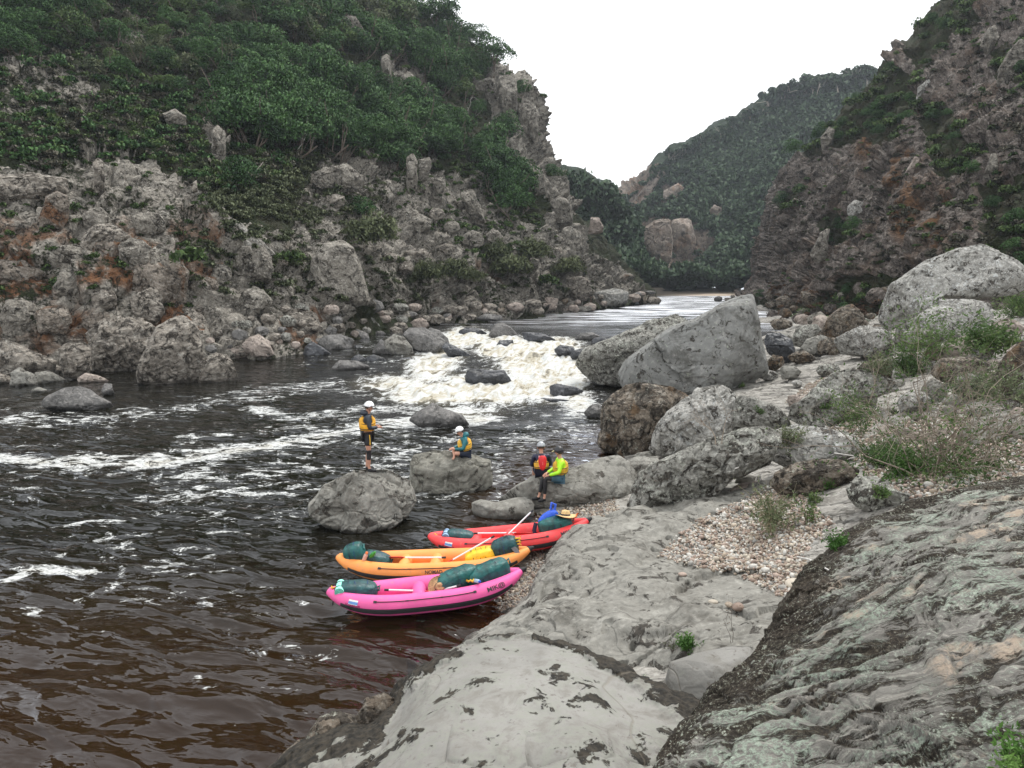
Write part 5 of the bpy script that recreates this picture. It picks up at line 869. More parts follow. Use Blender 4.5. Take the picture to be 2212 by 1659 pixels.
# dense trees on the left slope
i = 0
for poly, n, md, sr, lb, gp_, pro in (
    ([(485, 170), (560, 110), (660, 180), (800, 200), (900, 240), (1000, 300), (1010, 345), (900, 350), (850, 390), (790, 370), (690, 345), (560, 330), (490, 310)], 120, 20, (1.7, 2.7), 'dense dark green tree in the thick band across the middle of the left slope', 'trees of the thick band on the left slope', PT),
    ([(560, -10), (850, -10), (1000, 85), (1080, 145), (1000, 240), (880, 160), (700, 120), (620, 120), (560, 60)], 90, 22, (1.7, 2.8), 'dark green tree on the upper left slope below the skyline', 'trees under the left skyline', PT+PM),
    ([(1035, 340), (1090, 350), (1140, 440), (1110, 480), (1060, 420)], 16, 20, (1.8, 2.6), 'dark tree in the steep gully right of the thick band', 'trees in the steep gully', PT),
    ([(0, 0), (130, 0), (120, 100), (60, 150), (0, 130)], 14, 26, (1.4, 2.1), 'dark tree in the upper left corner of the photo', 'trees in the upper left corner', PT),
    ([(130, 0), (560, 0), (520, 110), (480, 220), (380, 230), (200, 180), (120, 110)], 42, 30, (1.1, 1.9), 'half open small tree in the mixed brush of the upper left slope', 'small trees of the upper left slope', PT+PM+PM)):
    for P in scatter(poly, n, LKL, 500+i, md):
        s = 1.5*random.uniform(*sr)*(.75+P[1]/420); tree('hillside_tree', P-np.array([0, 0, .4]), s, random.choice(pro), random.choice(TD), lb, gp_, trunk_h=.75)
    i += 1
for x, y, s, lb in ((1125, 205, 2.6, 'round dark tree growing in the notch of the skyline cliff'), (1090, 300, 3.6, 'large round dark bush between the two cliff pillars'), (1195, 380, 2.6, 'dark tree at the foot of the skyline cliff'), (620, 250, 3.2, 'tallest crown at the left end of the thick band'), (780, 465, 2.3, 'dark green tree standing among the ledges below the thick band'), (520, 410, 2.6, 'feathery tree over the bare gully at the left'), (1030, 245, 2.4, 'dark tree beside the upper cliff pillar')):
    P = LKL(x, y)
    if P is not None: tree('hillside_tree', P-np.array([0, 0, .6]), s, random.choice(PT), random.choice(TK), lb, None, trunk_h=.5)
for x, y, wd, lb in ((925, 628, 50, 'leftmost grey green willowy bush on the far bank'), (975, 632, 60, 'second willowy bush from the left on the far bank'), (1020, 628, 44, 'small willowy bush between two larger ones'), (1110, 630, 70, 'large dark willowy bush in the middle of the far bank'), (1180, 638, 40, 'small bright willowy bush'), (1222, 630, 64, 'right hand round willowy bush on the far bank'), (1150, 592, 60, 'willowy bush higher on the bank'), (815, 575, 90, 'pale green willowy bush above the layered rocks'), (790, 545, 60, 'pale willowy bush higher on the slope'), (430, 600, 60, 'bright green bush between orange boulder and tilted ledge'), (640, 590, 46, 'bright green bush left of the pyramid boulder'), (1075, 585, 50, 'grey green bush above the middle of the far bank')):
    P = LKL(x, y)
    if P is None: continue
    s = wd/2*P[1]/F*1.5; P = P+np.array([0, -1.6, .5*s]); shrub('willow_bush', P, s, random.choice(PW if 'bright' not in lb else PB), lb, 'bushes on the far bank', sz=1.15)
# stuff: ground scrub, joined
def stuff(name, spots, protos, mat, label, cat_, seed, flat=1.):
    r = np.random.default_rng(seed); L = []; NL = []
    for P, s in spots:
        V, Q, NR = protos[r.integers(len(protos))]; a = r.uniform(0, 6.28); Rm = np.array([[cos(a), -sin(a), 0], [sin(a), cos(a), 0], [0, 0, flat*r.uniform(.8, 1.25)]]); L.append((V@Rm.T*s+np.array(P)+np.array([0, 0, s*.2]), Q)); NL.append(NR@Rm.T)
    V, Q = cat(L); o = link(name, leaf_mesh(name, V, Q, np.concatenate(NL), mat)); o['kind'] = 'stuff'; return thing(o, label, cat_)
def low(seed, lobes, per, ls, **k): return [proto_crown(seed+i, lobes=lobes, per=per, ls=ls, **k) for i in range(4)]
LO = low(70, 7, 26, .17, shape=(1, 1, .8), lob=.55); LF = low(80, 6, 16, .22, shape=(1, 1, 1.2), lob=.5)
def spots(poly, n, lk, seed, sr, dk=0.):
    ps = scatter(poly, n, lk, seed)
    if lk is LKL: u, v = proj(np.array(ps)); mk = rocky(u, v, LROCK); ps = [p for p, k in zip(ps, mk) if random.random() > k*.85]
    return [(P, random.uniform(*sr)*(1+dk*P[1]/100)) for P in ps]
hill_all = [(-190, -90), (860, -90), (1090, 140), (1000, 345), (700, 345), (480, 430), (300, 340), (120, 370), (-190, 330)]
stuff('hillside_scrub', spots(hill_all, 1300, LKL, 601, (.5, 1.15)), LO, LM['dark'], 'dark scrub covering the upper left slope between the trees', 'scrub', 1)
stuff('hillside_scrub', spots(hill_all, 1500, LKL, 602, (.45, 1.)), LO, LM['dull'], 'dull brown twiggy scrub between the trees of the upper left slope', 'scrub', 2)
stuff('hillside_scrub', spots([(430, 350), (700, 340), (850, 400), (760, 520), (700, 500), (580, 470), (440, 480)], 650, LKL, 603, (.35, .85)), LO, LM['grey'], 'grey green scrub below the thick band of trees', 'scrub', 3)
stuff('hillside_scrub', spots([(-60, 200), (430, 240), (450, 430), (420, 680), (200, 650), (-60, 640)], 420, LKL, 604, (.2, .6)), LO, LM['mid'], 'scattered green shrubs on the rocky lower left slope', 'scrub', 4)
stuff('hillside_scrub', spots([(430, 480), (700, 500), (800, 560), (1250, 560), (1330, 620), (960, 660), (640, 650), (430, 640)], 700, LKL, 605, (.3, .9)), LO, LM['grey'], 'low grey green scrub along the rocky foot of the left slope', 'scrub', 5)
stuff('hillside_scrub', spots([(850, 350), (1000, 350), (1150, 450), (1250, 560), (1000, 560), (850, 450)], 420, LKL, 606, (.4, 1.1)), LO, LM['mid'], 'mixed green scrub on the ledges right of the thick band', 'scrub', 6)
stuff('skyline_scrub', spots([(1060, 120), (1180, 210), (1190, 400), (1150, 400), (1090, 300), (1040, 160)], 160, LKL, 607, (.4, 1.2)), LO, LM['mid'], 'small shrubs clinging to the skyline cliff', 'scrub', 7)
for k, (v, pl) in enumerate(RVEG):
    n = (34, 8, 5, 18, 18, 20, 22, 10, 5)[k]; lb = ('green bush in the belt across the shoulder of the right cliff', 'green bush in the middle upper part of the right cliff', 'small green bush low on the right cliff', 'dark green bush in the hanging gully of the right cliff', 'green bush on the top edge of the right cliff', 'green bush at the right edge of the photo above the huge boulder', 'low bush at the foot of the right cliff', 'green bush high at the right edge of the photo', 'small bush on the lower edge of the right cliff')[k]
    for P in scatter(pl, n, LKR, 640+k, 14): shrub('cliff_bush', P, random.uniform(.9, 1.6)*(P[1]/100 if k != 5 else .7), random.choice(PB+PT[:2]), lb, lb.replace('bush', 'bushes', 1))
rall = [(1660, 440), (1760, 330), (1860, 200), (2060, -20), (2300, -60), (2300, 600), (1900, 600), (1650, 640)]
stuff('cliff_scrub', spots(rall, 520, LKR, 650, (.25, .8)), LO, LM['dull'], 'dull tufts scattered over the right cliff', 'scrub', 8)
stuff('cliff_scrub', spots(rall, 260, LKR, 651, (.25, .75)), LO, LM['mid'], 'green tufts scattered over the right cliff', 'scrub', 9)
stuff('cliff_foot_scrub', spots([(1660, 610), (1900, 640), (1920, 690), (1680, 690)], 120, LKR, 652, (.3, .7)), LO, LM['red'], 'rusty brown scrub at the foot of the right cliff', 'scrub', 10)
stuff('hillside_scrub', spots(hill_all, 1100, LKL, 608, (.4, .95)), LO, LM['mid'], 'lighter olive green scrub mottling the upper left slope', 'scrub', 14)
# far forest
fa = [(1335, 600), (1345, 470), (1400, 400), (1480, 330), (1600, 265), (1700, 215), (1860, 160), (1860, 300), (1740, 400), (1680, 620), (1400, 625)]
sp_ = [(P, s) for P, s in spots(fa, 4200, LKF, 660, (2., 3.8)) if rocky(*[np.atleast_1d(v) for v in proj(P)], FROCK, 8)[0] < .3 or random.random() < .04]
stuff('far_forest', sp_, LF, LM['far'], 'forest covering the far hill down the valley', 'forest', 11)
sp_ = [(P, s) for P, s in spots([(1200, 395), (1350, 435), (1390, 600), (1250, 560)], 700, LKF, 661, (2.5, 5.))]
stuff('far_forest', sp_, LF, LM['far'], 'dark forest on the distant hill in the notch of the valley', 'forest', 12)
sk_ = [(1240, 396), (1310, 418), (1352, 440), (1402, 404), (1455, 347), (1510, 318), (1560, 295), (1620, 262), (1690, 228), (1750, 206), (1806, 200), (1880, 180)]
rr_ = np.random.default_rng(9)
for k in range(72):
    t = rr_.random(); x = np.interp(t, [0, .14, .2, 1], [1235, 1350, 1400, 1885]); y = np.interp(x, [a for a, b in sk_], [b for a, b in sk_])+rr_.uniform(1, 9); P = LKF(x, y)
    if P is None: continue
    s = rr_.uniform(4., 6.6)*P[1]/400*(1.2 if x > 1650 else .85)
    tree('skyline_gum_tree', P-np.array([0, 0, 1.]), s, PE[k % 4], TK[k % 4], 'spindly gum tree standing out on the skyline of the far hill' if x > 1380 else 'tiny tree on the skyline of the distant notch', 'gum trees on the far skyline', trunk_h=rr_.uniform(.9, 1.5))
for k, (x, y, h) in enumerate(((1505, 585, 4.), (1600, 380, 3.), (1425, 490, 3.5))):
    P = LKF(x, y)
    if P is None: continue
    r = np.random.default_rng(700+k); out = []; branch(r, (0, 0, -1), np.array([.03, 0, 1.]), h*1.4, .11, 0, out, .3, 5); V, Q = cat(out)
    o = link('pale_trunk_tree', mesh_np('pale_trunk_tree', V, Q, dead)); o.location = P; thing(o, 'thin pale bare trunk on the far hill', 'dead tree', 'bare trunks on the far hill')
# bleached dead trees of the left slope: (base px,py, height m, lean x)
DT = [(975, 105, 7, -.1, 'bare white tree near the left skyline, forked'), (868, 40, 9, .0, 'tall bare white trunk cutting the skyline'), (905, 25, 8, .05, 'thin bare trunk rising above the skyline'), (875, 330, 5, -.3, 'white dead branch on the lower edge of the thick band'), (1000, 255, 4, .8, 'short white dead branch among the upper trees'),
      (790, 220, 3.5, .1, 'small white snag in the thick band'), (500, 290, 3, .9, 'white dead twig at the edge of the bare gully'), (640, 330, 4, 1., 'arching bare branch below the thick band'), (1050, 560, 4, 1., 'pale fallen branch on the foot of the slope')]
for k, (x, y, h, ln, lb) in enumerate(DT):
    P = LKL(x, y)
    if P is None: continue
    r = np.random.default_rng(720+k); out = []; d = np.array([ln, 0, 1.]); branch(r, (0, 0, -.3), d/np.linalg.norm(d), h*.75, .045, 2, out, .7, 5); V, Q = cat(out); o = link('dead_tree', mesh_np('dead_tree', V, Q, dead)); o.location = P+np.array([0, -.8, .4]); thing(o, lb, 'dead tree')
# ------------------------------------------------------------------ right bank plants: stems + leaves
def stem_plant(name, x, y, h, n, spread, lb, leaf='mid', nleaf=300, ls=.03, twig=2, group=None, wood=dbark, low_=.0, r0=.006, lean=(0, 0)):
    P = LKG(x, y)
    if P is None: return
    r = np.random.default_rng(int(x*7+y)); st = []; tips = []
    for _ in range(n):
        d = np.array([r.normal()*spread+lean[0], r.normal()*spread+lean[1], 1.]); d /= np.linalg.norm(d); branch(r, r.normal(size=3)*np.array([.06, .06, 0])*h, d, h*r.uniform(.5, 1.), r0*r.uniform(.7, 1.3), twig, st, .55, 4, tips)
    o = empty(name, P-np.array([0, 0, .03]), lb, 'shrub', group); V, Q = cat(st); link('stems', mesh_np('stems', V, Q, wood), o)
    tips = np.array(tips); k = r.integers(len(tips), size=nleaf); C = tips[k]*r.uniform(.55, 1., (nleaf, 1))+r.normal(size=(nleaf, 3))*h*.05
    if low_: m = r.random(nleaf) < low_; C[m] = C[m]*np.array([.8, .8, .25])+np.array([0, 0, .05*h])
    V, Q = leaves(C, ls, r, 2.6, .1); link('leaves', mesh_np('leaves', V, Q, LM[leaf], smooth=False), o)
    return o
stem_plant('twiggy_shrub', 2010, 1025, 2.1, 40, .85, 'big half bare twiggy shrub on the gravel at right, fresh green at its foot', 'mid', 5200, .026, 3, low_=.62, wood=plain('grey_brown_twigs', (.2, .165, .13), .9), r0=.015, lean=(.3, 0))
stem_plant('green_bush', 1965, 1022, .5, 30, .8, 'fresh green bush at the foot of the twiggy shrub', 'bright', 2600, .026, 2)
stem_plant('green_bush', 1905, 1000, .55, 30, .8, 'dark green bush left of the twiggy shrub foot', 'mid', 2600, .026, 2)
stem_plant('green_bush', 1860, 935, 1.2, 14, .45, 'slender green bush in front of the dark faced lichen boulder', 'mid', 1500, .03, 2)
stem_plant('leafy_sapling', 1995, 800, 2.0, 10, .35, 'leafy sapling in front of the whitish rounded boulder', 'mid', 1900, .05, 3)
stem_plant('green_bush', 1960, 810, 1.0, 20, .7, 'bright low bush at the foot of the leafy sapling', 'mid', 1900, .045, 2)
stem_plant('bare_shrub', 1860, 750, 1.4, 18, .6, 'bare grey shrub left of the leafy sapling', 'dull', 250, .03, 3)
stem_plant('grass_bush', 2130, 760, 1.3, 40, .7, 'spiky green bush at the right below the pinkish slab', 'mid', 2600, .05, 1)
stem_plant('green_bush', 2190, 680, 1.6, 24, .6, 'dark green bush at the right edge beside the whitish boulder', 'mid', 2600, .05, 2)
stem_plant('green_bush', 2100, 860, 1.0, 24, .8, 'grey green bush behind the twiggy shrub', 'grey', 1700, .035, 2)
stem_plant('green_bush', 2180, 880, 1.1, 24, .8, 'loose bush at the right edge above the pale slab', 'grey', 1700, .035, 2)
stem_plant('bare_sapling', 1555, 955, 1.3, 2, .12, 'thin bare sapling in the gap between pale pitted and squat speckled boulders', 'red', 30, .02, 3, wood=plain('pale_twigs', (.3, .25, .2), .9), r0=.012)
stem_plant('reed_clump', 1665, 1150, .75, 34, .22, 'upright reedy clump growing from the gravel patch', 'grey', 900, .03, 1, wood=plain('straw_stems', (.33, .29, .19), .9), r0=.006)
stem_plant('reed_clump', 1738, 1130, .5, 8, .15, 'thin green reeds right of the reedy clump', 'mid', 200, .025, 1, r0=.005)
stem_plant('grass_tuft', 1805, 1178, .17, 40, .5, 'round bright grass tuft on the grey slab beside the dark lichen slab', 'bright', 700, .016, 1, r0=.003, wood=LM['bright'])
stem_plant('grass_tuft', 1480, 1396, .2, 40, .45, 'bright grass tuft above the scooped white rock', 'bright', 700, .016, 1, r0=.003, wood=LM['bright'])
stem_plant('grass_tuft', 1455, 1400, .24, 10, .3, 'thin grass stems left of the bright grass tuft', 'grey', 60, .014, 1, r0=.003)
stem_plant('bare_sapling', 1570, 1385, .55, 2, .2, 'thin leafless twig rising between the grass and the dark slab', 'red', 20, .01, 2, r0=.004)
stem_plant('grass_tuft', 1795, 1052, .2, 30, .5, 'small green tuft left of the dark pitted rock', 'bright', 500, .02, 1, r0=.004)
stem_plant('green_bush', 1700, 960, .5, 20, .7, 'small green bush on the lichen ridge', 'grey', 900, .025, 2)
stem_plant('green_bush', 2212, 1672, .2, 40, .6, 'fresh green bush in the bottom right corner', 'bright', 1800, .012, 1, r0=.002)
stem_plant('green_bush', 1895, 805, .6, 20, .7, 'small bush among the middle boulders', 'grey', 700, .035, 2)
for k, (x, y) in enumerate([(1760, 1085), (1930, 890), (2050, 905), (1850, 905), (2140, 1010), (1600, 830), (1640, 890), (1780, 880), (2080, 985), (1900, 1070)]):
    stem_plant('grass_tuft', x, y, .22, 20, .5, 'small tuft of grass growing among the right bank rocks', 'mid', 300, .025, 1, r0=.003, group='grass tufts of the right bank')
# ------------------------------------------------------------------ pebbles
def pebbles(name, polys, n, sr, label, seed, mats):
    r = np.random.default_rng(seed); V0, T0 = ico(1); V0 = V0.astype(float); L = [[] for _ in mats]
    per = [int(n*w_) for w_ in [abs(sum(p[i][0]*p[(i+1) % len(p)][1]-p[(i+1) % len(p)][0]*p[i][1] for i in range(len(p))))/1. for p in polys]] if 0 else [n//len(polys)]*len(polys)
    for poly, m_ in zip(polys, per):
        a = np.array(poly); lo, hi = a.min(0), a.max(0); X = r.uniform(lo, hi, (m_*4, 2)); X = X[inpoly(X[:, 0], X[:, 1], poly)][:m_]
        for x, y in X:
            P = LKP(x, y)
            if P is None: continue
            P = P+np.append(r.normal(size=2)*.05, 0); s = r.uniform(*sr)*(1+.9*(r.random() < .08)); S3 = np.array([s, s*r.uniform(.6, .95), s*r.uniform(.4, .7)])
            q = r.normal(size=4); q /= np.linalg.norm(q); w_, x_, y_, z_ = q[0], q[1]*.4, q[2]*.4, q[3]; nn_ = math.sqrt(w_*w_+x_*x_+y_*y_+z_*z_); w_, x_, y_, z_ = w_/nn_, x_/nn_, y_/nn_, z_/nn_
            Rm = np.array([[1-2*(y_*y_+z_*z_), 2*(x_*y_-z_*w_), 2*(x_*z_+y_*w_)], [2*(x_*y_+z_*w_), 1-2*(x_*x_+z_*z_), 2*(y_*z_-x_*w_)], [2*(x_*z_-y_*w_), 2*(y_*z_+x_*w_), 1-2*(x_*x_+y_*y_)]])
            L[r.integers(len(mats))].append(((V0*S3*r.uniform(.88, 1.12, (len(V0), 1)))@Rm.T+P+np.array([0, 0, s*.22]), T0))
    Vs, Ts, idx = [], [], []; o_ = 0
    for k, l in enumerate(L):
        v, t_ = cat(l); Vs.append(v); Ts.append(t_+o_); idx += [k]*len(t_); o_ += len(v)
    me = mesh_np(name, np.concatenate(Vs), np.concatenate(Ts), None)
    for mm in mats: me.materials.append(mm)
    me.polygons.foreach_set('material_index', np.array(idx, np.int32)); o = link(name, me); o['kind'] = 'stuff'; return thing(o, label, 'pebbles')
pm = [plain('pebble_'+n, c, .75, .15, 9) for n, c in (('grey', (.25, .24, .22)), ('pink', (.34, .26, .215)), ('cream', (.43, .38, .31)), ('brown', (.22, .16, .125)), ('white', (.5, .48, .44)), ('tan', (.31, .25, .19)))]
LKP = Look([GND], 6)
pebbles('pebbles', [[(1050, 1345), (1140, 1230), (1190, 1150), (1160, 1110), (1330, 1078), (1345, 1130), (1240, 1170), (1190, 1240), (1150, 1310), (1010, 1400), (980, 1400)]], 9000, (.014, .034), 'gravel of the little beach under the kayaks', 1, [pm[0], pm[3], pm[0], pm[5], pm[2]])
LKP = Look([GND, S1], 6)
pebbles('pebbles', [GRAVEL[1][1]], 8500, (.017, .038), 'gravel patch of pink and cream pebbles in the hollow of the bank', 2, pm)
pebbles('pebbles', [GRAVEL[2][1], GRAVEL[3][1]], 11000, (.022, .05), 'gravel around the big twiggy shrub at right', 3, pm)
for k, (x, y, s, c, lb) in enumerate([(1478, 1240, .07, 1, 'small red brown cobble on the grey slab'), (1588, 1310, .1, 3, 'rust brown cobble lying alone on the grey slab'), (1570, 1306, .07, 5, 'tan cobble touching the rust brown one'), (1545, 1302, .07, 2, 'flat cream cobble left of the rust brown one'), (1712, 1262, .15, 2, 'large cream cobble at the lower end of the gravel patch'), (1745, 1255, .1, 4, 'white cobble next to the large cream one'), (1690, 1268, .08, 0, 'grey cobble left of the large cream one')]):
    P = LKP(x, y)
    if P is None: continue
    V0, T0 = ico(3); o = link('cobble', mesh_np('cobble', V0*np.array([1, .75, .5])*s*(1+.1*fbm(V0*1.5+k, 2, k))[:, None], T0, pm[c])); o.location = P+np.array([0, 0, s*.3]); o.rotation_euler = (0, 0, k); thing(o, lb, 'cobble')
for k, (x1, y1, x2, y2, lb) in enumerate([(1720, 1205, 1790, 1240, 'pale driftwood stick lying by the bright grass tuft'), (1800, 980, 1895, 1000, 'long grey driftwood branch at the foot of the twiggy shrub'), (1585, 1010, 1680, 985, 'thin stick on the lichen ridge')]):
    A_, B_ = LKG(x1, y1), LKG(x2, y2)
    if A_ is None or B_ is None: continue
    V, Q = tube([A_+np.array([0, 0, .03]), (A_+B_)/2+np.array([0, 0, .07]), B_+np.array([0, 0, .05])], [.016, .013, .008], 6); thing(link('driftwood_stick', mesh_np('driftwood_stick', V, Q, dead)), lb, 'driftwood')
# ------------------------------------------------------------------ inflatable kayaks
def fab(name, col, ro=.6):
    t = NT(name); p = t.n('ShaderNodeTexCoord').outputs['Object']; n = t.noise(p, 3, 4); d = t.noise(p, 9, 6, .7)
    c = t.mix(t.ss(n, .3, .7), tuple(x*.86 for x in col), col); c = t.mix(t.math('MULTIPLY', t.ss(d, .54, .7), .35), c, (.3, .22, .16))
    return t.done(t.bsdf(c, ro, t.bump(n, .25, .01)))
blk = plain('black_rubber', (.012, .012, .014), .55); wht = plain('white_plastic', (.7, .7, .68), .5); alu = plain('white_paddle_shaft', (.68, .69, .7), .3, .05); redp = plain('red_paddle_blade', (.5, .03, .025), .35, .1, 6)
teal = plain('teal_dry_bag', (.006, .085, .08), .4, .45, 7, 1.2); teal2 = plain('dark_teal_dry_bag', (.006, .055, .06), .4, .45, 7, 1.2); navy = plain('navy_fabric', (.008, .01, .035), .7, .3, 15, .4); yel = plain('yellow_dry_bag', (.78, .5, .02), .45, .15, 8, .4)
bluef = plain('blue_fabric', (.02, .09, .55), .6, .2, 10, .5); mint = plain('mint_foam', (.3, .75, .62), .8, .06); bmat = plain('blue_grey_foam', (.28, .42, .62), .8, .1, 6); straw = plain('straw_hat_weave', (.6, .42, .2), .85, .25, 30, .6); orange_pl = plain('orange_plastic', (.75, .16, .03), .4); greenp = plain('green_plastic', (.03, .25, .03), .4)
ropey = plain('yellow_rope', (.75, .45, .04), .8); strap = plain('dark_blue_webbing', (.01, .04, .12), .7); skyb = plain('light_blue_patch', (.1, .25, .55), .5); txm = plain('black_lettering', (.03, .02, .025), .6); txr = plain('dark_red_lettering', (.25, .01, .08), .6)
class Hull:
    def __init__(s, P0, P1, w=.37, r=.18, rise=.24):
        s.P0, s.P1 = np.array(P0), np.array(P1); s.L = np.linalg.norm((s.P1-s.P0)); s.X = (s.P1-s.P0)/s.L; s.Y = np.cross([0, 0, 1], s.X); s.Y /= np.linalg.norm(s.Y); s.Z = np.cross(s.X, s.Y); s.w, s.r, s.rise = w, r, rise
        s.O = (s.P0+s.P1)/2-s.Z*(rise+r*.6)
    def mid(s, t, side):        # centre line of the tube, t in -1..1
        a = np.abs(t); t = np.asarray(t, float)
        x = t*s.L/2; y = side*s.w*np.power(np.clip(1-a**2.7, 0, 1), .8); z = s.r+s.rise*a**3.6
        return np.stack([x, y, z], -1)
    def rad(s, t): return s.r*(1-.66*np.abs(t)**5)
    def surf(s, t, side, ang, off=0.):      # ang 0 = outward, 90 = up
        t = np.asarray(t, float); c = s.mid(t, side); e = 1e-3; d = s.mid(np.clip(t+e, -1, 1), side)-s.mid(np.clip(t-e, -1, 1), side); d /= np.maximum(np.linalg.norm(d, axis=-1, keepdims=True), 1e-9)
        up = np.array([0, 0, 1.])-d*d[..., 2:3]; up /= np.linalg.norm(up, axis=-1, keepdims=True); ou = np.cross(d, up)*(-side); ou = ou*np.sign(np.where(np.abs((ou[..., 1:2])*side) < 1e-6, 1, ou[..., 1:2]*side))
        ang = np.asarray(ang, float); return c+(s.rad(t)+off)[..., None]*(np.cos(ang)[..., None]*ou+np.sin(ang)[..., None]*up)
    def w2(s, v): v = np.asarray(v, float); return s.O+v[..., 0:1]*s.X+v[..., 1:2]*s.Y+v[..., 2:3]*s.Z
def gridmesh(name, G, mat, parent, closed=False):
    nv, nu = G.shape[:2]; i = np.arange(nv*nu).reshape(nv, nu)
    if closed: j = np.roll(i, -1, 1); Q = np.stack([i[:-1], j[:-1], j[1:], i[1:]], -1).reshape(-1, 4)
    else: Q = np.stack([i[:-1, :-1], i[:-1, 1:], i[1:, 1:], i[1:, :-1]], -1).reshape(-1, 4)
    return link(name, mesh_np(name, G.reshape(-1, 3), Q, mat), parent)
def textmesh(body, size):
    cu = bpy.data.curves.new('lettering', 'FONT'); cu.body = body; cu.size = size; cu.align_x = 'CENTER'; cu.offset = size*.02; o = bpy.data.objects.new('lettering', cu); COL.objects.link(o)
    bpy.context.view_layer.update(); dg = bpy.context.evaluated_depsgraph_get(); me = bpy.data.meshes.new_from_object(o.evaluated_get(dg)); bpy.data.objects.remove(o); return me
def kayak(P0, P1, mat, label, words, seats, flag=True, w=.37):
    H = Hull(P0, P1, w); root = empty('inflatable_kayak', H.O, label, 'kayak', 'inflatable kayaks drawn up on the gravel'); oo = np.array(H.O)
    L_ = lambda v: H.w2(v)-oo
    for side in (-1, 1):
        t = np.sin(np.linspace(-pi/2, pi/2, 90)); T_, A_ = np.meshgrid(t, np.linspace(0, 2*pi, 28, endpoint=False), indexing='ij'); G = L_(H.surf(T_, side, A_))
        gridmesh('side_tube', G, mat, root, True)
        ts = np.linspace(-.84, .86, 90); bands = []
        for a0, a1, of in ((-.46, .06, .006),):
            an = np.linspace(a0, a1, 13); T2, A2 = np.meshgrid(ts, an, indexing='ij'); A2 = A2-.1*np.abs(T2)**3; off = of+.007*(np.cos((A2-a0)/(a1-a0)*6*pi) > 0); G = L_(H.surf(T2, side, A2, off))
            gridmesh('rub_strake', G, blk, root)
        ts = np.linspace(-.5, .47, 60); c = H.surf(ts, side, np.full(60, .74), .012-.0*ts); V, Q = tube(L_(c), .009, 6); ln = link('grab_line', mesh_np('grab_line', V, Q, blk), root)
        for tt in (-.515, .485, -.2, .15):
            T2, A2 = np.meshgrid(np.linspace(tt-.016, tt+.016, 4), np.linspace(.62 if abs(tt) > .3 else .68, .86 if abs(tt) > .3 else .8, 4), indexing='ij'); gridmesh('line_patch', L_(H.surf(T2, side, A2, .012)), blk, root)
    # floor with lengthwise chambers
    t = np.linspace(-.93, .93, 60); yy = np.linspace(-1, 1, 41); T2, Y2 = np.meshgrid(t, yy, indexing='ij'); m1 = H.mid(T2.ravel(), 1).reshape(60, 41, 3); G = m1.copy(); G[..., 1] = Y2*m1[..., 1]; G[..., 2] = m1[..., 2]-H.r*.55+.03*np.abs(np.sin(Y2*pi*3)); gridmesh('floor', L_(G), mat, root)
    for tt in seats:
        c = H.mid(np.array([tt]), 1)[0]; y = np.linspace(-1, 1, 14)*(c[1]-.02); r_ = .125*np.power(np.clip(1-np.abs(np.linspace(-1, 1, 14))**7, 0.02, 1), .5); pts = np.stack([np.full(14, c[0]), y, np.full(14, c[2]+.03)], 1)
        V, Q = tube(L_(pts), r_, 18); link('inflated_thwart', mesh_np('inflated_thwart', V, Q, mat), root)
    for sg in (-1, 1):
        tt = np.array([.975, .99, 1.0])*sg; c = H.mid(tt, 1); c[:, 1] = 0; c[1, 0] += .03*sg; c[2, 0] += .11*sg; c[2, 2] += .05; c[1, 2] += .015; V, Q = tube(L_(c), [.066, .062, .03], 12); V2 = np.vstack([V, L_(c[2]+np.array([.015*sg, 0, .01]))[None]]); n_ = len(V); Q3 = [[n_-12+i, n_-12+(i+1) % 12, n_] for i in range(12)]
        me = bpy.data.meshes.new('tip_cap'); me.from_pydata([tuple(v) for v in V2], [], [tuple(q) for q in Q]+[tuple(q) for q in Q3]); me.materials.append(blk); link('tip_cap', me, root)
        V, Q = tube(L_(H.mid(np.array([.86*sg, .9*sg, .93*sg]), 1)*np.array([1, 0, 1])+np.array([0, 0, .06])), .012, 6); link('grab_handle', mesh_np('grab_handle', V, Q, blk), root)
    def wrap(me, t0, a0, off, mt, nm, side=-1):
        a = np.empty(len(me.vertices)*3, np.float32); me.vertices.foreach_get('co', a); a = a.reshape(-1, 3); V = L_(H.surf(t0+a[:, 0]/(H.L/2), side, a0+a[:, 1]/H.r, off)); me.vertices.foreach_set('co', V.astype(np.float32).ravel()); me.materials.clear(); me.materials.append(mt); me.update(); link(nm, me, root)
    for (tx, t0, a0, sz, mt) in words: wrap(textmesh(tx, sz), t0, a0, .008, mt, 'lettering')
    if flag:
        for (a0, a1, mt) in ((.12, .3, wht), (-.02, .12, skyb), (-.16, -.02, skyb), (-.22, -.16, wht)):
            T2, A2 = np.meshgrid(np.linspace(-.77, -.68, 8), np.linspace(a0, a1, 4), indexing='ij'); gridmesh('flag_patch', L_(H.surf(T2, -1, A2+.42, .008)), mt, root)
    return H, root
CK = {}
# near (pink), middle (orange), far (red); local +Y points away from the camera, so the side seen is -1
CK['p'] = kayak(Pz(711, 1285, .38), Pz(1124, 1242, .56), fab('pink_hypalon', (.82, .105, .34)), 'pink inflatable kayak, nearest of the three on the gravel', [('MIK@', .7, .36, .12, txm), ('SOMBRIER', -.725, .02, .055, txr)], (-.66, -.08))
CK['o'] = kayak(Pz(731, 1210, .38), Pz(1141, 1195, .56), fab('orange_hypalon', (.87, .31, .07)), 'pale orange inflatable kayak between the pink and the red one', [('NOMAD', .04, .2, .09, txm), ('KAYAKS', .06, .1, .03, txm)], (-.3, .03), flag=False)
CK['r'] = kayak(Pz(929, 1164, .38), Pz(1268, 1132, .74), fab('red_hypalon', (.8, .05, .055)), 'red inflatable kayak, farthest of the three, with a straw hat on its load', [('MIK@', .74, .36, .12, txm), ('SOMBRIER', -.725, .02, .055, txr)], (-.42, .0))
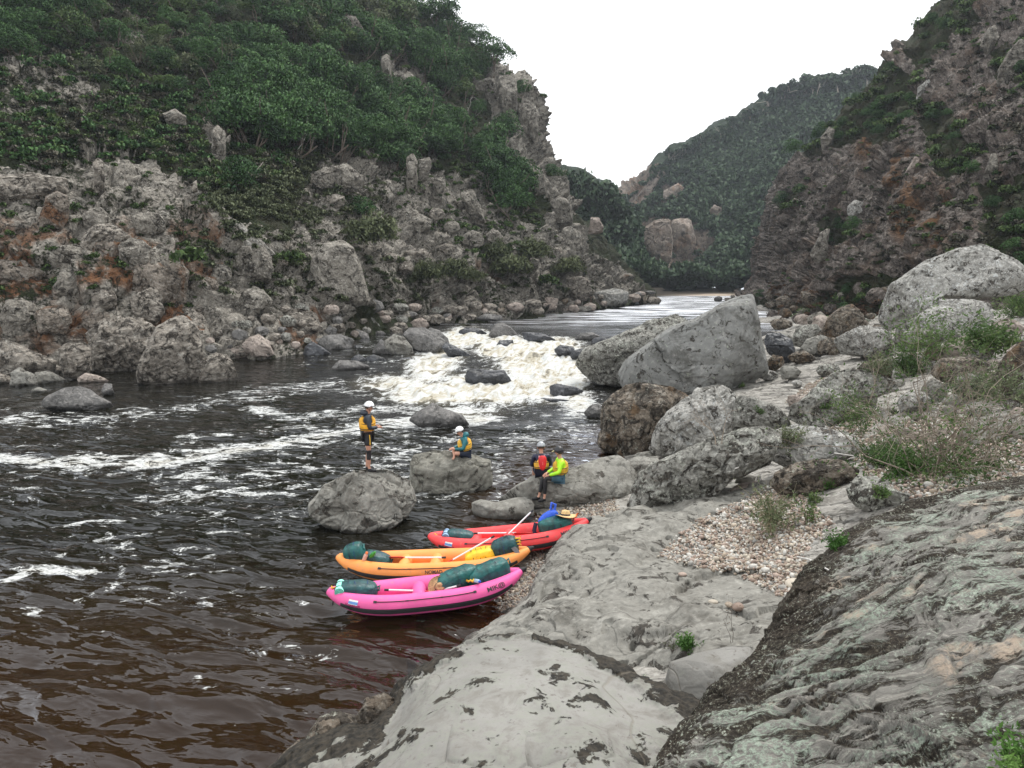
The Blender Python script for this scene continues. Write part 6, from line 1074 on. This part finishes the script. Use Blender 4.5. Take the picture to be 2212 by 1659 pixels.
# ------------------------------------------------------------------ luggage
def lump(dims, seed, n=4, pw=.58, wr=.17, bend=0.):
    V, T_ = ico(n); V = np.sign(V)*np.abs(V)**pw*np.array(dims); V = V+V/np.linalg.norm(V, axis=1, keepdims=True)*(wr*fbm(V*4/max(dims)*.6, 4, seed, ridge=True)*max(dims)*.35)[:, None]; V[:, 2] += bend*(V[:, 0]**2); return V, T_
def place(o, H, t, y, z, rz=0., tilt=0., roll=0.):
    c = H.mid(np.array([t]), 1)[0]; c = np.array([c[0], y, c[2]-H.r+z]); o.location = H.w2(c); Mx = Matrix((H.X, H.Y, H.Z)).transposed().to_3x3(); o.rotation_euler = (Mx @ Euler((roll, tilt, rz)).to_matrix()).to_euler()
def bag(H, t, y, z, dims, label, mat=teal, rz=0., tilt=0., seed=1, straps=3, cat_='bag', name='dry_bag', sm=strap, group=None):
    o = empty(name, (0, 0, 0), label, cat_, group); V, T_ = lump(dims, seed); link('body', mesh_np('body', V, T_, mat), o)
    for k in range(straps):
        x = dims[0]*(-.6+1.2*(k+.5)/straps); s_ = (1-(abs(x)/dims[0])**3)**.35; a = np.linspace(0, 2*pi, 26); q = np.stack([np.full(26, x)+.02*np.sin(3*a+k), dims[1]*1.07*s_*np.sign(np.cos(a))*np.abs(np.cos(a))**.8, dims[2]*1.07*s_*np.sign(np.sin(a))*np.abs(np.sin(a))**.8], 1)
        V, Q = tube(q, .008, 5); link('strap', mesh_np('strap', V, Q, sm if k % 2 else navy), o)
    V, Q = tube([(dims[0]*.9, 0, dims[2]*.3), (dims[0]*1.15, .03, dims[2]*.55), (dims[0]*1.1, -.05, dims[2]*.2)], .02, 6); link('roll_top', mesh_np('roll_top', V, Q, mat), o)
    place(o, H, t, y, z, rz, tilt); return o
def roll(H, t, y, z, r, L, mat, label, rz=pi/2):
    o = empty('sleeping_mat_roll', (0, 0, 0), label, 'mat roll'); a = np.linspace(0, 9*pi, 150); rr = r*(.12+.88*a/a[-1]); V = []
    G = np.stack([np.stack([np.full(150, x), rr*np.cos(a), rr*np.sin(a)], 1) for x in (-L/2, L/2)], 0); gridmesh('foam', G, mat, o)
    V, Q = tube([(-L/2+.012, 0, 0), (L/2-.012, 0, 0)], r*.93, 24); Vc = np.vstack([V, [[-L/2+.012, 0, 0], [L/2-.012, 0, 0]]]); n_ = len(V)
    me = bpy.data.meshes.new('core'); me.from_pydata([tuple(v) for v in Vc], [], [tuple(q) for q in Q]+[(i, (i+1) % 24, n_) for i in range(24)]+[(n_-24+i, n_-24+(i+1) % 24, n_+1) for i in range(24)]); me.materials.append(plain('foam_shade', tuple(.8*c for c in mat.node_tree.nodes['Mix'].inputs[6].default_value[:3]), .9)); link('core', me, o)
    for x in (-L*.25, L*.25):
        b = np.linspace(0, 2*pi, 20); V, Q = tube(np.stack([np.full(20, x), (r+.004)*np.cos(b), (r+.004)*np.sin(b)], 1), .006, 4); link('strap', mesh_np('strap', V, Q, navy), o)
    place(o, H, t, y, z, rz); return o
def paddle(A_, B_, label, bladeA=True, bladeB=False, tipmat=None):
    A_, B_ = np.array(A_), np.array(B_); d = B_-A_; L = np.linalg.norm(d); d /= L; o = empty('paddle', A_, label, 'paddle', 'paddles left in the kayaks')
    V, Q = tube([(0, 0, 0), d*L], .017, 10); link('shaft', mesh_np('shaft', V, Q, alu), o); u = np.cross(d, [0, .35, .94]); u /= np.linalg.norm(u); nn = np.cross(d, u)
    for end, sg, on in ((np.zeros(3), -1, bladeA), (d*L, 1, bladeB)):
        if on:
            xs = np.linspace(-.04, .46, 16); wd = .095*np.sin(np.clip((xs+.04)/.5, 0, 1)**.55*pi)**.6+.012; G = np.stack([np.stack([end+sg*d*x+u*w_*s_+nn*(.02*(1-s_**2)-.01) for s_ in np.linspace(-1, 1, 9)], 0) for x, w_ in zip(xs, wd)], 0); b = gridmesh('blade', G, redp, o); b.modifiers.new('thick', 'SOLIDIFY').thickness = .012
        else:
            V, Q = tube([end-sg*d*.05, end+sg*d*.03], .021, 10); link('grip', mesh_np('grip', V, Q, blk), o)
    return o
def hat(pos, label, s=1., rx=0., ry=0., mat=straw):
    o = empty('straw_hat', pos, label, 'hat'); t = np.linspace(0, 2*pi, 36, endpoint=False); prof = [(0.001, .10), (.05, .108), (.08, .1), (.092, .06), (.098, .0), (.13, -.005), (.19, -.018), (.235, -.0)]
    G = np.array([[(r_*cos(a), r_*.9*sin(a), z_+(.02*cos(2*a) if r_ > .15 else 0)-(.02 if r_ < .06 and abs(sin(a)) < .5 else 0)) for a in t] for r_, z_ in prof])*s; gridmesh('crown_and_brim', G, mat, o, True)
    G = np.array([[(r_*cos(a), r_*.9*sin(a), z_) for a in t] for r_, z_ in ((.1, .004), (.0975, .03), )])*s*1.02; gridmesh('hat_band', G, navy, o, True); o.rotation_euler = (rx, ry, .4); return o
H = CK['p'][0]
bag(H, -.71, .02, .29, (.34, .19, .16), 'dark teal pack with blue straps in the left end of the pink kayak', teal2, tilt=.12, seed=3, straps=4)
roll(H, -.885, .0, .3, .085, .40, mint, 'mint green rolled sleeping mat in the left end of the pink kayak')
bag(H, .33, .04, .36, (.40, .19, .19), 'teal dry bag behind the straw hat in the pink kayak', teal, rz=.3, tilt=-.18, seed=5)
bag(H, .66, .06, .36, (.40, .19, .18), 'teal dry bag in the right tip of the pink kayak', teal, rz=.2, tilt=-.25, seed=7)
o = hat(H.w2(np.array([.08*H.L/2+.1, -.14, .34])), 'brown straw hat propped against the teal bags in the pink kayak', .95, 1.1, .0, plain('brown_straw_weave', (.42, .25, .13), .85, .3, 30, .6))
P_ = lambda H, t, y, z: H.w2(np.array([t*H.L/2, y, z]))
paddle(P_(H, -.42, .0, .33), P_(H, -.02, -.02, .24), 'white shafted paddle running from the left pack of the pink kayak', False, True)
paddle(P_(H, .34, -.26, .38), P_(H, -.12, -.1, .2), 'white shafted paddle leaning on the near tube of the pink kayak', False, True)
V, Q = tube([P_(H, -.97+.02*cos(k*1.9)+k*.006, .07*sin(k*2.3), .46+.03*sin(k)) for k in range(16)], .011, 6); thing(link('yellow_rope', mesh_np('yellow_rope', V, Q, ropey)), 'tangle of yellow rope at the left tip of the pink kayak', 'rope')
V, Q = tube([P_(H, -.955, -.06, .47), P_(H, -.95, -.11, .36), P_(H, -.965, -.12, .2)], .013, 6); thing(link('black_strap', mesh_np('black_strap', V, Q, blk)), 'black strap hanging over the left end of the pink kayak', 'strap')
def bottle(pos, mat, cap, label, rx=1.2, s=1.):
    o = empty('water_bottle', pos, label, 'bottle'); t = np.linspace(0, 2*pi, 16, endpoint=False)
    G = np.array([[(r_*cos(a), r_*sin(a), z_) for a in t] for r_, z_ in ((.001, 0), (.035, .0), (.037, .02), (.037, .15), (.03, .17), (.017, .18), (.017, .19))])*s; gridmesh('bottle_body', G, mat, o, True)
    G = np.array([[(r_*cos(a), r_*sin(a), z_) for a in t] for r_, z_ in ((.022, .185), (.022, .215), (.001, .217))])*s; gridmesh('cap', G, cap, o, True); o.rotation_euler = (rx, .3, .5); return o
bottle(P_(H, .5, -.16, .4), plain('clear_blue_bottle', (.3, .4, .5), .2), bluef, 'small bottle with a blue cap between the teal bags of the pink kayak', 1.3)
V, Q = tube([P_(H, .42+.02*k, -.2+.02*sin(k*2), .42+.02*cos(k*3)) for k in range(5)], .02, 6); thing(link('yellow_buckle_strap', mesh_np('yellow_buckle_strap', V, Q, ropey)), 'yellow and blue clip hanging on the teal bag of the pink kayak', 'clip')
H = CK['o'][0]
bag(H, -.82, .0, .36, (.2, .19, .2), 'round teal dry bag with a bottle strapped to it, left end of the orange kayak', teal, tilt=-.3, seed=11, straps=2)
bag(H, -.6, .02, .27, (.27, .18, .16), 'teal dry bag lying behind the round one in the orange kayak', teal2, tilt=.3, seed=12, straps=2)
bottle(P_(H, -.72, -.17, .34), plain('clear_pink_bottle', (.6, .35, .28), .25), orange_pl, 'clear bottle with an orange cap in the left end of the orange kayak', .25, 1.15)
bottle(P_(H, -.65, -.1, .42), greenp, greenp, 'green drink bottle leaning on the teal bag of the orange kayak', .8, 1.1)
bag(H, .5, -.0, .3, (.3, .19, .15), 'yellow dry bag with black straps in the orange kayak', yel, tilt=-.22, seed=13, straps=4, sm=blk)
bag(H, .76, .05, .38, (.26, .2, .19), 'dark teal pack at the right end of the orange kayak', teal2, tilt=-.25, seed=15)
for k, (dx, dy, dz, rr) in enumerate(((.86, -.14, .5, .5), (.8, .12, .62, 1.1))):
    o = bpy.data.objects.new('flip_flop', None); t = np.linspace(0, 2*pi, 30, endpoint=False); wv_ = .047*(1+.22*np.cos(t)); V = np.array([(.135*cos(a), w_*sin(a), z_) for z_ in (0, .016) for a, w_ in zip(t, wv_)]); me = bpy.data.meshes.new('sole'); me.from_pydata([tuple(v) for v in V], [], [tuple(range(29, -1, -1)), tuple(range(30, 60))]+[(i, (i+1) % 30, 30+(i+1) % 30, 30+i) for i in range(30)]); me.materials.append(plain('grey_rubber_sole', (.13, .12, .12), .7)); o = link('sandal', me); o.location = P_(H, dx, dy, dz); o.rotation_euler = (rr+.3, .7, -.4+k); thing(o, 'grey sandal sole on the %s side of the dark pack in the orange kayak' % ('near', 'far')[k], 'sandal')
paddle(P_(H, -.32, .06, .33), P_(H, .12, -.02, .33), 'paddle lying flat with its red blade at the left in the orange kayak', True, False)
paddle(P_(H, .2, -.12, .3), P_(H, .64, .1, .68), 'paddle propped up with its red blade down in the middle of the orange kayak', True, False)
V, Q = tube([P_(H, .9+.03*cos(k*1.3), .05*sin(k*1.3), .52+.012*k) for k in range(16)], .014, 6); thing(link('yellow_rope', mesh_np('yellow_rope', V, Q, ropey)), 'coil of yellow rope at the right tip of the orange kayak', 'rope')
H = CK['r'][0]
bag(H, -.62, .02, .27, (.3, .17, .15), 'teal dry bag in the left end of the red kayak', teal2, tilt=.2, seed=17)
roll(H, -.79, -.0, .3, .085, .36, bmat, 'blue grey rolled mat in the left end of the red kayak')
bag(H, .6, .02, .34, (.36, .2, .18), 'teal dry bag under the straw hat in the red kayak', teal, tilt=-.1, seed=19)
o = empty('life_jacket', (0, 0, 0), 'crumpled blue life jacket on the load of the red kayak', 'life jacket'); V, T_ = lump((.24, .1, .13), 23, wr=.12, pw=.8); link('foam_panel', mesh_np('foam_panel', V, T_, bluef), o); V, Q = tube([(.2, 0, .05), (.3, .02, .16), (.26, .06, .22), (.16, .05, .12)], .03, 7); link('shoulder_strap', mesh_np('shoulder_strap', V, Q, bluef), o); place(o, H, .52, .16, .48, .3, -.45)
V, Q = tube([P_(H, .36, -.05, .5), P_(H, .33, -.1, .35), P_(H, .34, -.12, .2)], .045, 8); thing(link('navy_strap_bundle', mesh_np('navy_strap_bundle', V, Q, navy)), 'navy straps bunched at the end of the bag in the red kayak', 'straps')
hat(P_(H, .74, -.04, .58)+np.array([0, 0, .02]), 'wide straw hat with a dark band on top of the red kayak load', 1.05, -.15, .12)
paddle(P_(H, -.42, .05, .36), P_(H, .1, -.0, .3), 'paddle lying along the red kayak, red blade in its middle', False, True)
paddle(P_(H, -.02, -.12, .3), P_(H, .32, .42, .62), 'paddle shaft crossing the red kayak and sticking out over the water', False, False)
V, Q = tube([P_(H, -.93, -.04, .47), P_(H, -.86, -.1, .4), P_(H, -.72, -.16, .33)], .01, 6); thing(link('yellow_rope', mesh_np('yellow_rope', V, Q, ropey)), 'yellow cord along the left end of the red kayak', 'rope')
V, Q = tube([P_(H, .84+.01*k, -.1+.04*sin(k*1.7), .52+.02*k) for k in range(7)], .016, 6); thing(link('orange_carabiner_cord', mesh_np('orange_carabiner_cord', V, Q, orange_pl)), 'orange and blue cord knotted near the right tip of the red kayak', 'cord')
# ------------------------------------------------------------------ people
def skin(name, nodes, edges, mat, parent, root=0, sub=2, smooth=True):
    """nodes: list of (x,y,z,rx,ry)"""
    me = bpy.data.meshes.new(name); me.from_pydata([n[:3] for n in nodes], edges, []); o = bpy.data.objects.new(name, me); COL.objects.link(o)
    o.modifiers.new('skin', 'SKIN').use_smooth_shade = True
    for i, n in enumerate(nodes):
        sv = me.skin_vertices[0].data[i]; sv.radius = (n[3], n[4] if len(n) > 4 else n[3]); sv.use_root = i == root
    if sub: mm_ = o.modifiers.new('sub', 'SUBSURF'); mm_.levels = mm_.render_levels = sub
    bpy.context.view_layer.update(); dg = bpy.context.evaluated_depsgraph_get(); m2 = bpy.data.meshes.new_from_object(o.evaluated_get(dg)); bpy.data.objects.remove(o); m2.materials.clear(); m2.materials.append(mat)
    m2.polygons.foreach_set('use_smooth', [True]*len(m2.polygons)); return link(name, m2, parent)
skn = plain('skin', (.5, .27, .19), .55, .08, 12); skn2 = plain('tanned_skin', (.42, .22, .15), .55, .08, 12); hair = plain('brown_hair', (.06, .035, .02), .7, .3, 60, .6); eyem = plain('eye_dark', (.02, .015, .012), .3); lip = plain('lips', (.4, .12, .1), .5)
def chain(N, E, start, pts):
    p = start
    for q in pts: N.append(q); E.append((p, len(N)-1)); p = len(N)-1
    return p
def person(loc, rz, label, J, skinm, jacket, vest, shorts, helmet, shoes, legs_mat=None, visor=None, extra=None, hood=None):
    """J: joints in a local frame, +X forward, +Y left, +Z up"""
    root = empty('person', loc, label, 'person', rz=rz); V = lambda k: np.array(J[k], float)
    pel, ch, nk, hd = V('pelvis'), V('chest'), V('neck'), V('head'); N, E = [], []
    N.append((*pel, .13, .11)); k = chain(N, E, 0, [(*((pel+ch)/2), .125, .1), (*ch, .135, .1)]); kn = chain(N, E, k, [(*(nk-(nk-ch)*.15), .07, .07), (*nk, .052, .052)])
    up = hd-nk; up /= np.linalg.norm(up); fw = np.array(J.get('face', (1, 0, 0)), float); fw -= up*fw.dot(up); fw /= np.linalg.norm(fw); lf = np.cross(up, fw)
    hk = chain(N, E, kn, [(*(hd-up*.055+fw*.022), .062, .07), (*(hd+up*.02), .082, .092), (*(hd+up*.075-fw*.005), .066, .075)])
    for s, sd in ((1, 'l'), (-1, 'r')):
        sh, el, wr, hp, kne, an = (V(x+sd) for x in ('sh', 'el', 'wr', 'hip', 'kn', 'an'))
        chain(N, E, k, [(*sh, .056, .056), (*((sh+el)/2), .047, .047), (*el, .039, .039), (*((el+wr)/2), .037, .037), (*wr, .026, .03)]); wi = len(N)-1
        hdv = wr-el; hdv /= np.linalg.norm(hdv); hdv = hdv*.8+np.array(J.get('hand', (0, 0, -.4)), float)*.4; hdv /= np.linalg.norm(hdv); sdv = np.cross(hdv, [0, 0, 1.]); sdv /= max(np.linalg.norm(sdv), .1); dn = np.cross(sdv, hdv)
        pm_ = chain(N, E, wi, [(*(wr+hdv*.045), .018, .034)]); pe = chain(N, E, pm_, [(*(wr+hdv*.085), .015, .034)])
        for q, ln in zip((-.03, -.01, .01, .03), (.062, .075, .07, .055)):
            b = wr+hdv*.088+sdv*q; chain(N, E, pe, [(*b, .009, .009), (*(b+hdv*ln*.5-dn*.008), .0085, .0085), (*(b+hdv*ln*.85-dn*.035), .0075, .0075)])
        chain(N, E, pm_, [(*(wr+hdv*.04+sdv*s*.035), .0105, .0105), (*(wr+hdv*.085+sdv*s*.05-dn*.01), .009, .009)])
        th = (hp+kne)/2; cf = kne+(an-kne)*.35
        chain(N, E, 0, [(*(hp*.75+pel*.25), .09, .09), (*th, .078, .078), (*kne, .052, .052), (*cf, .055, .055), (*(an+(kne-an)*.12), .035, .035), (*an, .036, .036)]); ai = len(N)-1
        ft = np.array(J.get('foot'+sd, (1, 0, 0)), float); ft /= np.linalg.norm(ft); chain(N, E, ai, [(*(an+ft*.09+np.array([0, 0, -.045])), .034, .034), (*(an+ft*.17+np.array([0, 0, -.055])), .026, .03)])
    skin('body', N, E, skinm, root)
    # face
    nose = np.array([hd+up*.01+fw*.088, hd-up*.025+fw*.108, hd-up*.032+fw*.085]); Vn, Qn = tube(nose, [.009, .014, .01], 8); link('nose', mesh_np('nose', Vn, Qn, skinm), root)
    for s in (1, -1):
        Ve, Te = ico(2); link('eye', mesh_np('eye', Ve*.0115+hd+fw*.083+lf*s*.032+up*.01, Te, eyem), root)
        link('ear', mesh_np('ear', (Ve*np.array([.5, .5, 1]))*.03+hd+lf*s*.088-up*.01, Te, skinm), root)
    Vm, Qm = tube([hd-up*.062+fw*.08+lf*.022, hd-up*.064+fw*.089, hd-up*.062+fw*.08-lf*.022], .006, 6); link('mouth', mesh_np('mouth', Vm, Qm, lip), root)
    Vh, Th = ico(3); B_ = np.stack([fw, lf, up], 0); q = Vh.copy(); q[:, 2] = np.where(q[:, 2] < -.5, -.5, q[:, 2]); q[:, 0] = np.where((q[:, 2] < .25) & (q[:, 0] > .25), .25, q[:, 0]); link('hair', mesh_np('hair', (q*np.array([.094, .09, .115]))@B_+hd+up*.02-fw*.012, Th, hair), root)
    # helmet: shell cut below the ears, with rim and vents
    q = Vh.copy(); cutz = np.where(q[:, 0] > .2, .12, -.18); q[:, 2] = np.maximum(q[:, 2], cutz); hm = link('helmet', mesh_np('helmet', (q*np.array([.128, .112, .125]))@B_+hd+up*.035, Th, helmet), root)
    a = np.linspace(0, 2*pi, 30); Vr, Qr = tube(np.stack([.127*np.cos(a), .112*np.sin(a), np.where(np.cos(a) > .2, .013, -.024)], 1)@B_+hd+up*.035, .006, 6); link('helmet_rim', mesh_np('helmet_rim', Vr, Qr, blk), hm)
    for vx, vy in ((.5, .5), (.5, -.5), (-.5, .5), (-.5, -.5), (-.8, .3), (-.8, -.3), (0, .75), (0, -.75)):
        d = np.array([vx, vy, math.sqrt(max(.02, 1-vx*vx-vy*vy))]); link('vent', mesh_np('vent', Ve*.009+(d*np.array([.127, .111, .124]))@B_+hd+up*.035, Te, blk), hm)
    Vs, Qs = tube([hd+lf*.1+up*.02, hd+lf*.085-up*.06+fw*.02, hd-up*.1+fw*.045, hd-lf*.085-up*.06+fw*.02, hd-lf*.1+up*.02], .006, 5); link('chin_strap', mesh_np('chin_strap', Vs, Qs, blk), hm)
    if visor is not None:
        t = np.linspace(-1, 1, 12); G = np.stack([np.stack([(fw*(.118+d_*(1-.3*tt*tt))+lf*tt*.085+up*(.045-d_*.35))+hd for tt in t], 0) for d_ in (0., .035, .07)], 0); vz = gridmesh('visor', G, visor, root); vz.modifiers.new('t', 'SOLIDIFY').thickness = .006
    # jacket: torso and sleeves
    N, E = [], []; N.append((*(pel+np.array([0, 0, -.03])), .155, .13)); k = chain(N, E, 0, [(*((pel+ch)/2), .15, .125), (*ch, .155, .12)]); chain(N, E, k, [(*(nk-(nk-ch)*.12), .085, .08), (*(nk+up*.0), .066, .066)])
    for s, sd in ((1, 'l'), (-1, 'r')):
        sh, el, wr = (V(x+sd) for x in ('sh', 'el', 'wr')); chain(N, E, k, [(*sh, .072, .072), (*((sh+el)/2), .062, .062), (*el, .056, .056), (*((el+wr)/2), .05, .05), (*(wr-(wr-el)*.06), .042, .042)])
    skin('jacket', N, E, jacket, root)
    if hood is not None: Vq, Tq = lump((.1, .12, .07), 5, 3, .8, .1); link('hood', mesh_np('hood', Vq@B_+nk-fw*.085-up*.01, Tq, hood), root)
    # buoyancy vest: shaped shell around the torso
    c0, c1 = pel+(ch-pel)*.32, ch+(nk-ch)*.62; ax = c1-c0; tf = np.array(J.get('tfw', (1, 0, 0)), float); an_ = ax/np.linalg.norm(ax); tf -= an_*tf.dot(an_); tf /= np.linalg.norm(tf); tl = np.cross(an_, tf)
    a = np.linspace(0, 2*pi, 48, endpoint=False); G = []
    for u in np.linspace(0, 1, 16):
        arm = np.exp(-((np.abs(np.sin(a))-1)/.3)**2)*sst(u, .45, .8); 
        rx = (.158+.022*sin(pi*u)+.012*np.cos(a*2)+.012*sin(u*pi))*(1-.25*sst(u, .8, 1)); ry = (.185+.015*sin(pi*u))*(1-.3*arm)*(1-.42*sst(u, .72, 1)); G.append(np.stack([c0+ax*u+tf*x_+tl*y_-an_*z_ for x_, y_, z_ in zip(rx*np.cos(a), ry*np.sin(a), .13*arm*u)], 0))
    vs = gridmesh('life_vest', np.array(G), vest, root, True); vs.modifiers.new('t', 'SOLIDIFY').thickness = .02
    for u in (.12, .5):
        x_ = np.stack([c0+ax*u+tf*(.187*cos(t))+tl*(.205*sin(t)) for t in np.linspace(0, 2*pi, 30)], 0); Vq, Qq = tube(x_, .009, 5); link('vest_belt', mesh_np('vest_belt', Vq, Qq, blk), vs)
    # shorts and leggings
    N, E = [(*pel, .15, .13)], []
    for sd in 'lr': hp, kne = V('hip'+sd), V('kn'+sd); chain(N, E, 0, [(*(hp*.8+pel*.2), .105, .105), (*(hp+(kne-hp)*.4), .1, .1), (*(hp+(kne-hp)*J.get('short', .62)), .1, .1)])
    skin('shorts', N, E, shorts, root)
    if legs_mat is not None:
        for sd in J.get('legs', 'lr'):
            hp, kne, an = V('hip'+sd), V('kn'+sd), V('an'+sd); f0 = J.get('leg0', .2); f1 = J.get('leg1', .88); N, E = [(*(hp+(kne-hp)*f0), .09 if f0 < .5 else .078)], []; chain(N, E, 0, [(*(hp+(kne-hp)*(f0+1)/2), .08), (*kne, .064), (*(kne+(an-kne)*.35), .064), (*(kne+(an-kne)*f1), .044)]); skin('leg_sleeve', N, E, legs_mat, root)
    for sd in 'lr':
        if shoes is None: break
        an = V('an'+sd); ft = np.array(J.get('foot'+sd, (1, 0, 0)), float); ft /= np.linalg.norm(ft); z = np.array([0, 0, -.05]); skin('shoe', [(*(an-ft*.045+z*.9), .042, .045), (*(an+ft*.04+z), .045, .047), (*(an+ft*.13+z*1.15), .036, .045), (*(an+ft*.19+z*1.25), .028, .036), (*(an+np.array([0, 0, .005])), .043, .043)], [(0, 1), (1, 2), (2, 3), (1, 4)], shoes, root)
    if extra: extra(root, c0, ax, tf, tl, an_)
    return root
LKR1 = Look([RK1], 3); LKR2 = Look([RK2], 3)
SEAT = [o for o in ROCKS if 'last two people' in o['label']][0]; LKS = Look([SEAT], 3)
def top(lk, x, y, dflt):
    p = lk(x, y); return p if p is not None else dflt
def mat2(n, c, ro=.6, b=.3): return plain(n, c, ro, .22, 8, b)
vy = mat2('yellow_vest_nylon', (.72, .36, .02)); 
# standing, seen from behind and a little from the left, looking downriver to the right
P1 = top(LKR1, 797, 1020, Pz(795, 1018, .76)); pass
J1 = dict(pelvis=(0, 0, .93), chest=(.0, 0, 1.27), neck=(.02, 0, 1.46), head=(.055, 0, 1.6), hipl=(0, .09, .9), hipr=(0, -.09, .9), knl=(.03, .1, .49), knr=(.01, -.1, .49), anl=(-.02, .11, .09), anr=(.0, -.11, .09),
          shl=(0, .17, 1.4), shr=(0, -.17, 1.4), ell=(.02, .24, 1.13), elr=(.03, -.22, 1.12), wrl=(.24, .1, 1.11), wrr=(.25, -.08, 1.1), face=(1, -.1, -.12), footl=(1, .15, 0), footr=(1, -.35, 0), short=.62, legs='r', leg0=.82, leg1=.55, hand=(.2, 0, 0))
blackf = mat2('black_fabric', (.01, .01, .012)); dkjack = mat2('dark_blue_grey_jacket', (.02, .028, .042), .45)
def shorts_stripe(root, c0, ax, tf, tl, an_):
    V, Q = tube([(.02, -.2, .95), (.03, -.205, .82), (.03, -.2, .7)], .012, 5); link('yellow_stripe', mesh_np('yellow_stripe', V, Q, ropey), root)
person(P1+np.array([0, -.05, .07]), R(20), 'person standing on the pale rock in white helmet, yellow vest and black shorts', J1, skn2, dkjack, vy, blackf, plain('white_helmet', (.78, .79, .8), .25), blackf, blackf, visor=blk, extra=shorts_stripe, hood=dkjack)
# seated teal, facing left
P2 = top(LKR2, 1006, 984, Pz(1005, 985, .85)); pass
J2 = dict(pelvis=(0, 0, .1), chest=(.03, 0, .43), neck=(.1, 0, .60), head=(.17, 0, .74), hipl=(.02, .1, .1), hipr=(.02, -.1, .1), knl=(.36, .18, .16), knr=(.34, -.2, .2), anl=(.2, .02, .05), anr=(.36, .1, .06), shl=(.04, .17, .53), shr=(.04, -.17, .53), ell=(.13, .24, .28), elr=(.14, -.22, .28), wrl=(.36, .1, .26), wrr=(.37, -.04, .26),
          face=(1, .1, -.12), footl=(.3, -1, 0), footr=(.5, 1, 0), short=.72, tfw=(1, 0, -.1), hand=(.4, 0, 0))
tealj = mat2('teal_jacket_cloth', (.006, .12, .14), .45)
person(P2-np.array([0, 0, .02]), R(195), 'person in a teal jacket, yellow vest and white helmet cross legged on flat rock', J2, skn, tealj, mat2('yellow_vest_foam', (.75, .42, .04)), mat2('navy_shorts', (.006, .012, .03)), plain('white_helmet_shell', (.8, .8, .8), .25), None, hood=tealj)
# grey helmet, back to the camera, red daypack
P3 = top(LKS, 1170, 1030, Pz(1170, 1030, .6)); pass
J3 = dict(pelvis=(0, 0, .1), chest=(.02, 0, .43), neck=(.06, 0, .60), head=(.1, 0, .74), hipl=(.03, .1, .1), hipr=(.03, -.1, .1), knl=(.42, .14, .14), knr=(.42, -.14, .14), anl=(.55, .14, -.22), anr=(.55, -.14, -.22), shl=(.02, .18, .54), shr=(.02, -.18, .54), ell=(.08, .25, .28), elr=(.08, -.25, .28), wrl=(.3, .14, .2), wrr=(.3, -.14, .2),
          face=(1, 0, -.1), short=.7, tfw=(1, 0, -.1))
redb = mat2('red_daypack_nylon', (.62, .015, .02), .5)
def daypack(root, c0, ax, tf, tl, an_):
    pk_ = link('daypack', None, root); V, T_ = lump((.06, .1, .19), 8, 4, .75, .04); V[:, 1] *= (1+.25*V[:, 2]/.19); Bm = np.stack([tf, tl, an_], 0); link('pack_body', mesh_np('pack_body', V@Bm+c0+ax*.5-tf*.235, T_, redb), pk_)
    for s in (1, -1): V, Q = tube([c0+ax*1.0+tl*s*.07-tf*.1, c0+ax*.75+tl*s*.09-tf*.24, c0+ax*.2+tl*s*.08-tf*.25], .014, 6); link('pack_strap', mesh_np('pack_strap', V, Q, plain('pink_white_strap', (.7, .35, .35), .6)), pk_)
    V, Q = tube([c0+ax*.62-tf*.3, c0+ax*.35-tf*.3], .012, 6); link('pack_piping', mesh_np('pack_piping', V, Q, plain('bright_red_piping', (.8, .12, .12), .5)), pk_)
person(P3+np.array([0, .05, .02]), R(95), 'person in a grey helmet with a red daypack over a yellow vest, seen from behind', J3, skn2, mat2('navy_jacket_cloth', (.008, .01, .035), .5), mat2('yellow_vest_panel', (.75, .4, .04)), mat2('navy_trousers', (.006, .008, .025)), plain('grey_helmet', (.36, .38, .4), .35), blackf, extra=daypack)
# neon jacket, facing left, legs hanging down
P4 = top(LKS, 1207, 1036, Pz(1205, 1036, .7)); P4f = top(LKS, 1172, 1078, Pz(1170, 1078, .3)); pass
dz = float(np.clip(P4f[2]-P4[2], -.52, -.3)); q4 = P4+np.array([.02, -.12, .0])
J4 = dict(pelvis=(0, 0, .1), chest=(.0, 0, .44), neck=(.03, 0, .62), head=(.05, 0, .77), hipl=(.05, .1, .1), hipr=(.05, -.1, .1), knl=(.42, .1, .12), knr=(.44, -.08, .1), anl=(.44, .09, dz+.09), anr=(.56, -.06, dz+.09), shl=(.02, .18, .56), shr=(.02, -.18, .56), ell=(.1, .25, .3), elr=(.12, -.22, .3), wrl=(.34, .12, .2), wrr=(.36, -.04, .22),
          face=(.75, -.6, -.1), short=.7, tfw=(1, 0, 0), legs='lr', leg0=.3, leg1=.82, hand=(.3, 0, -.2), footl=(1, .25, 0), footr=(1, 0, 0))
neon = mat2('neon_yellow_green_jacket', (.42, .9, .02), .5)
person(q4, R(188), 'person in a neon yellow green jacket and black helmet, sitting sideways', J4, skn, neon, mat2('golden_vest_foam', (.62, .36, .03)), mat2('slate_blue_shorts', (.035, .09, .13)), plain('black_helmet', (.015, .015, .018), .3), blackf, legs_mat=blackf, visor=plain('cream_cap_peak', (.75, .65, .35), .6))
# ------------------------------------------------------------------ thin valley air
hz = NT('valley_haze'); vs_ = hz.n('ShaderNodeVolumePrincipled', {'Color': (.82, .9, 1.), 'Density': .00022, 'Anisotropy': .2}); hz.t.links.new(vs_.outputs[0], hz.out.inputs[1])
bx = bmesh.new(); bmesh.ops.create_cube(bx, size=1); hm_ = bpy.data.meshes.new('haze'); bx.to_mesh(hm_); bx.free(); hm_.materials.append(hz.m)
ho = link('haze', hm_, kind='stuff'); ho.scale = (3200, 1300, 190); ho.location = (0, 550, 91.8); thing(ho, 'thin pale air between the camera and the far hills', 'haze')
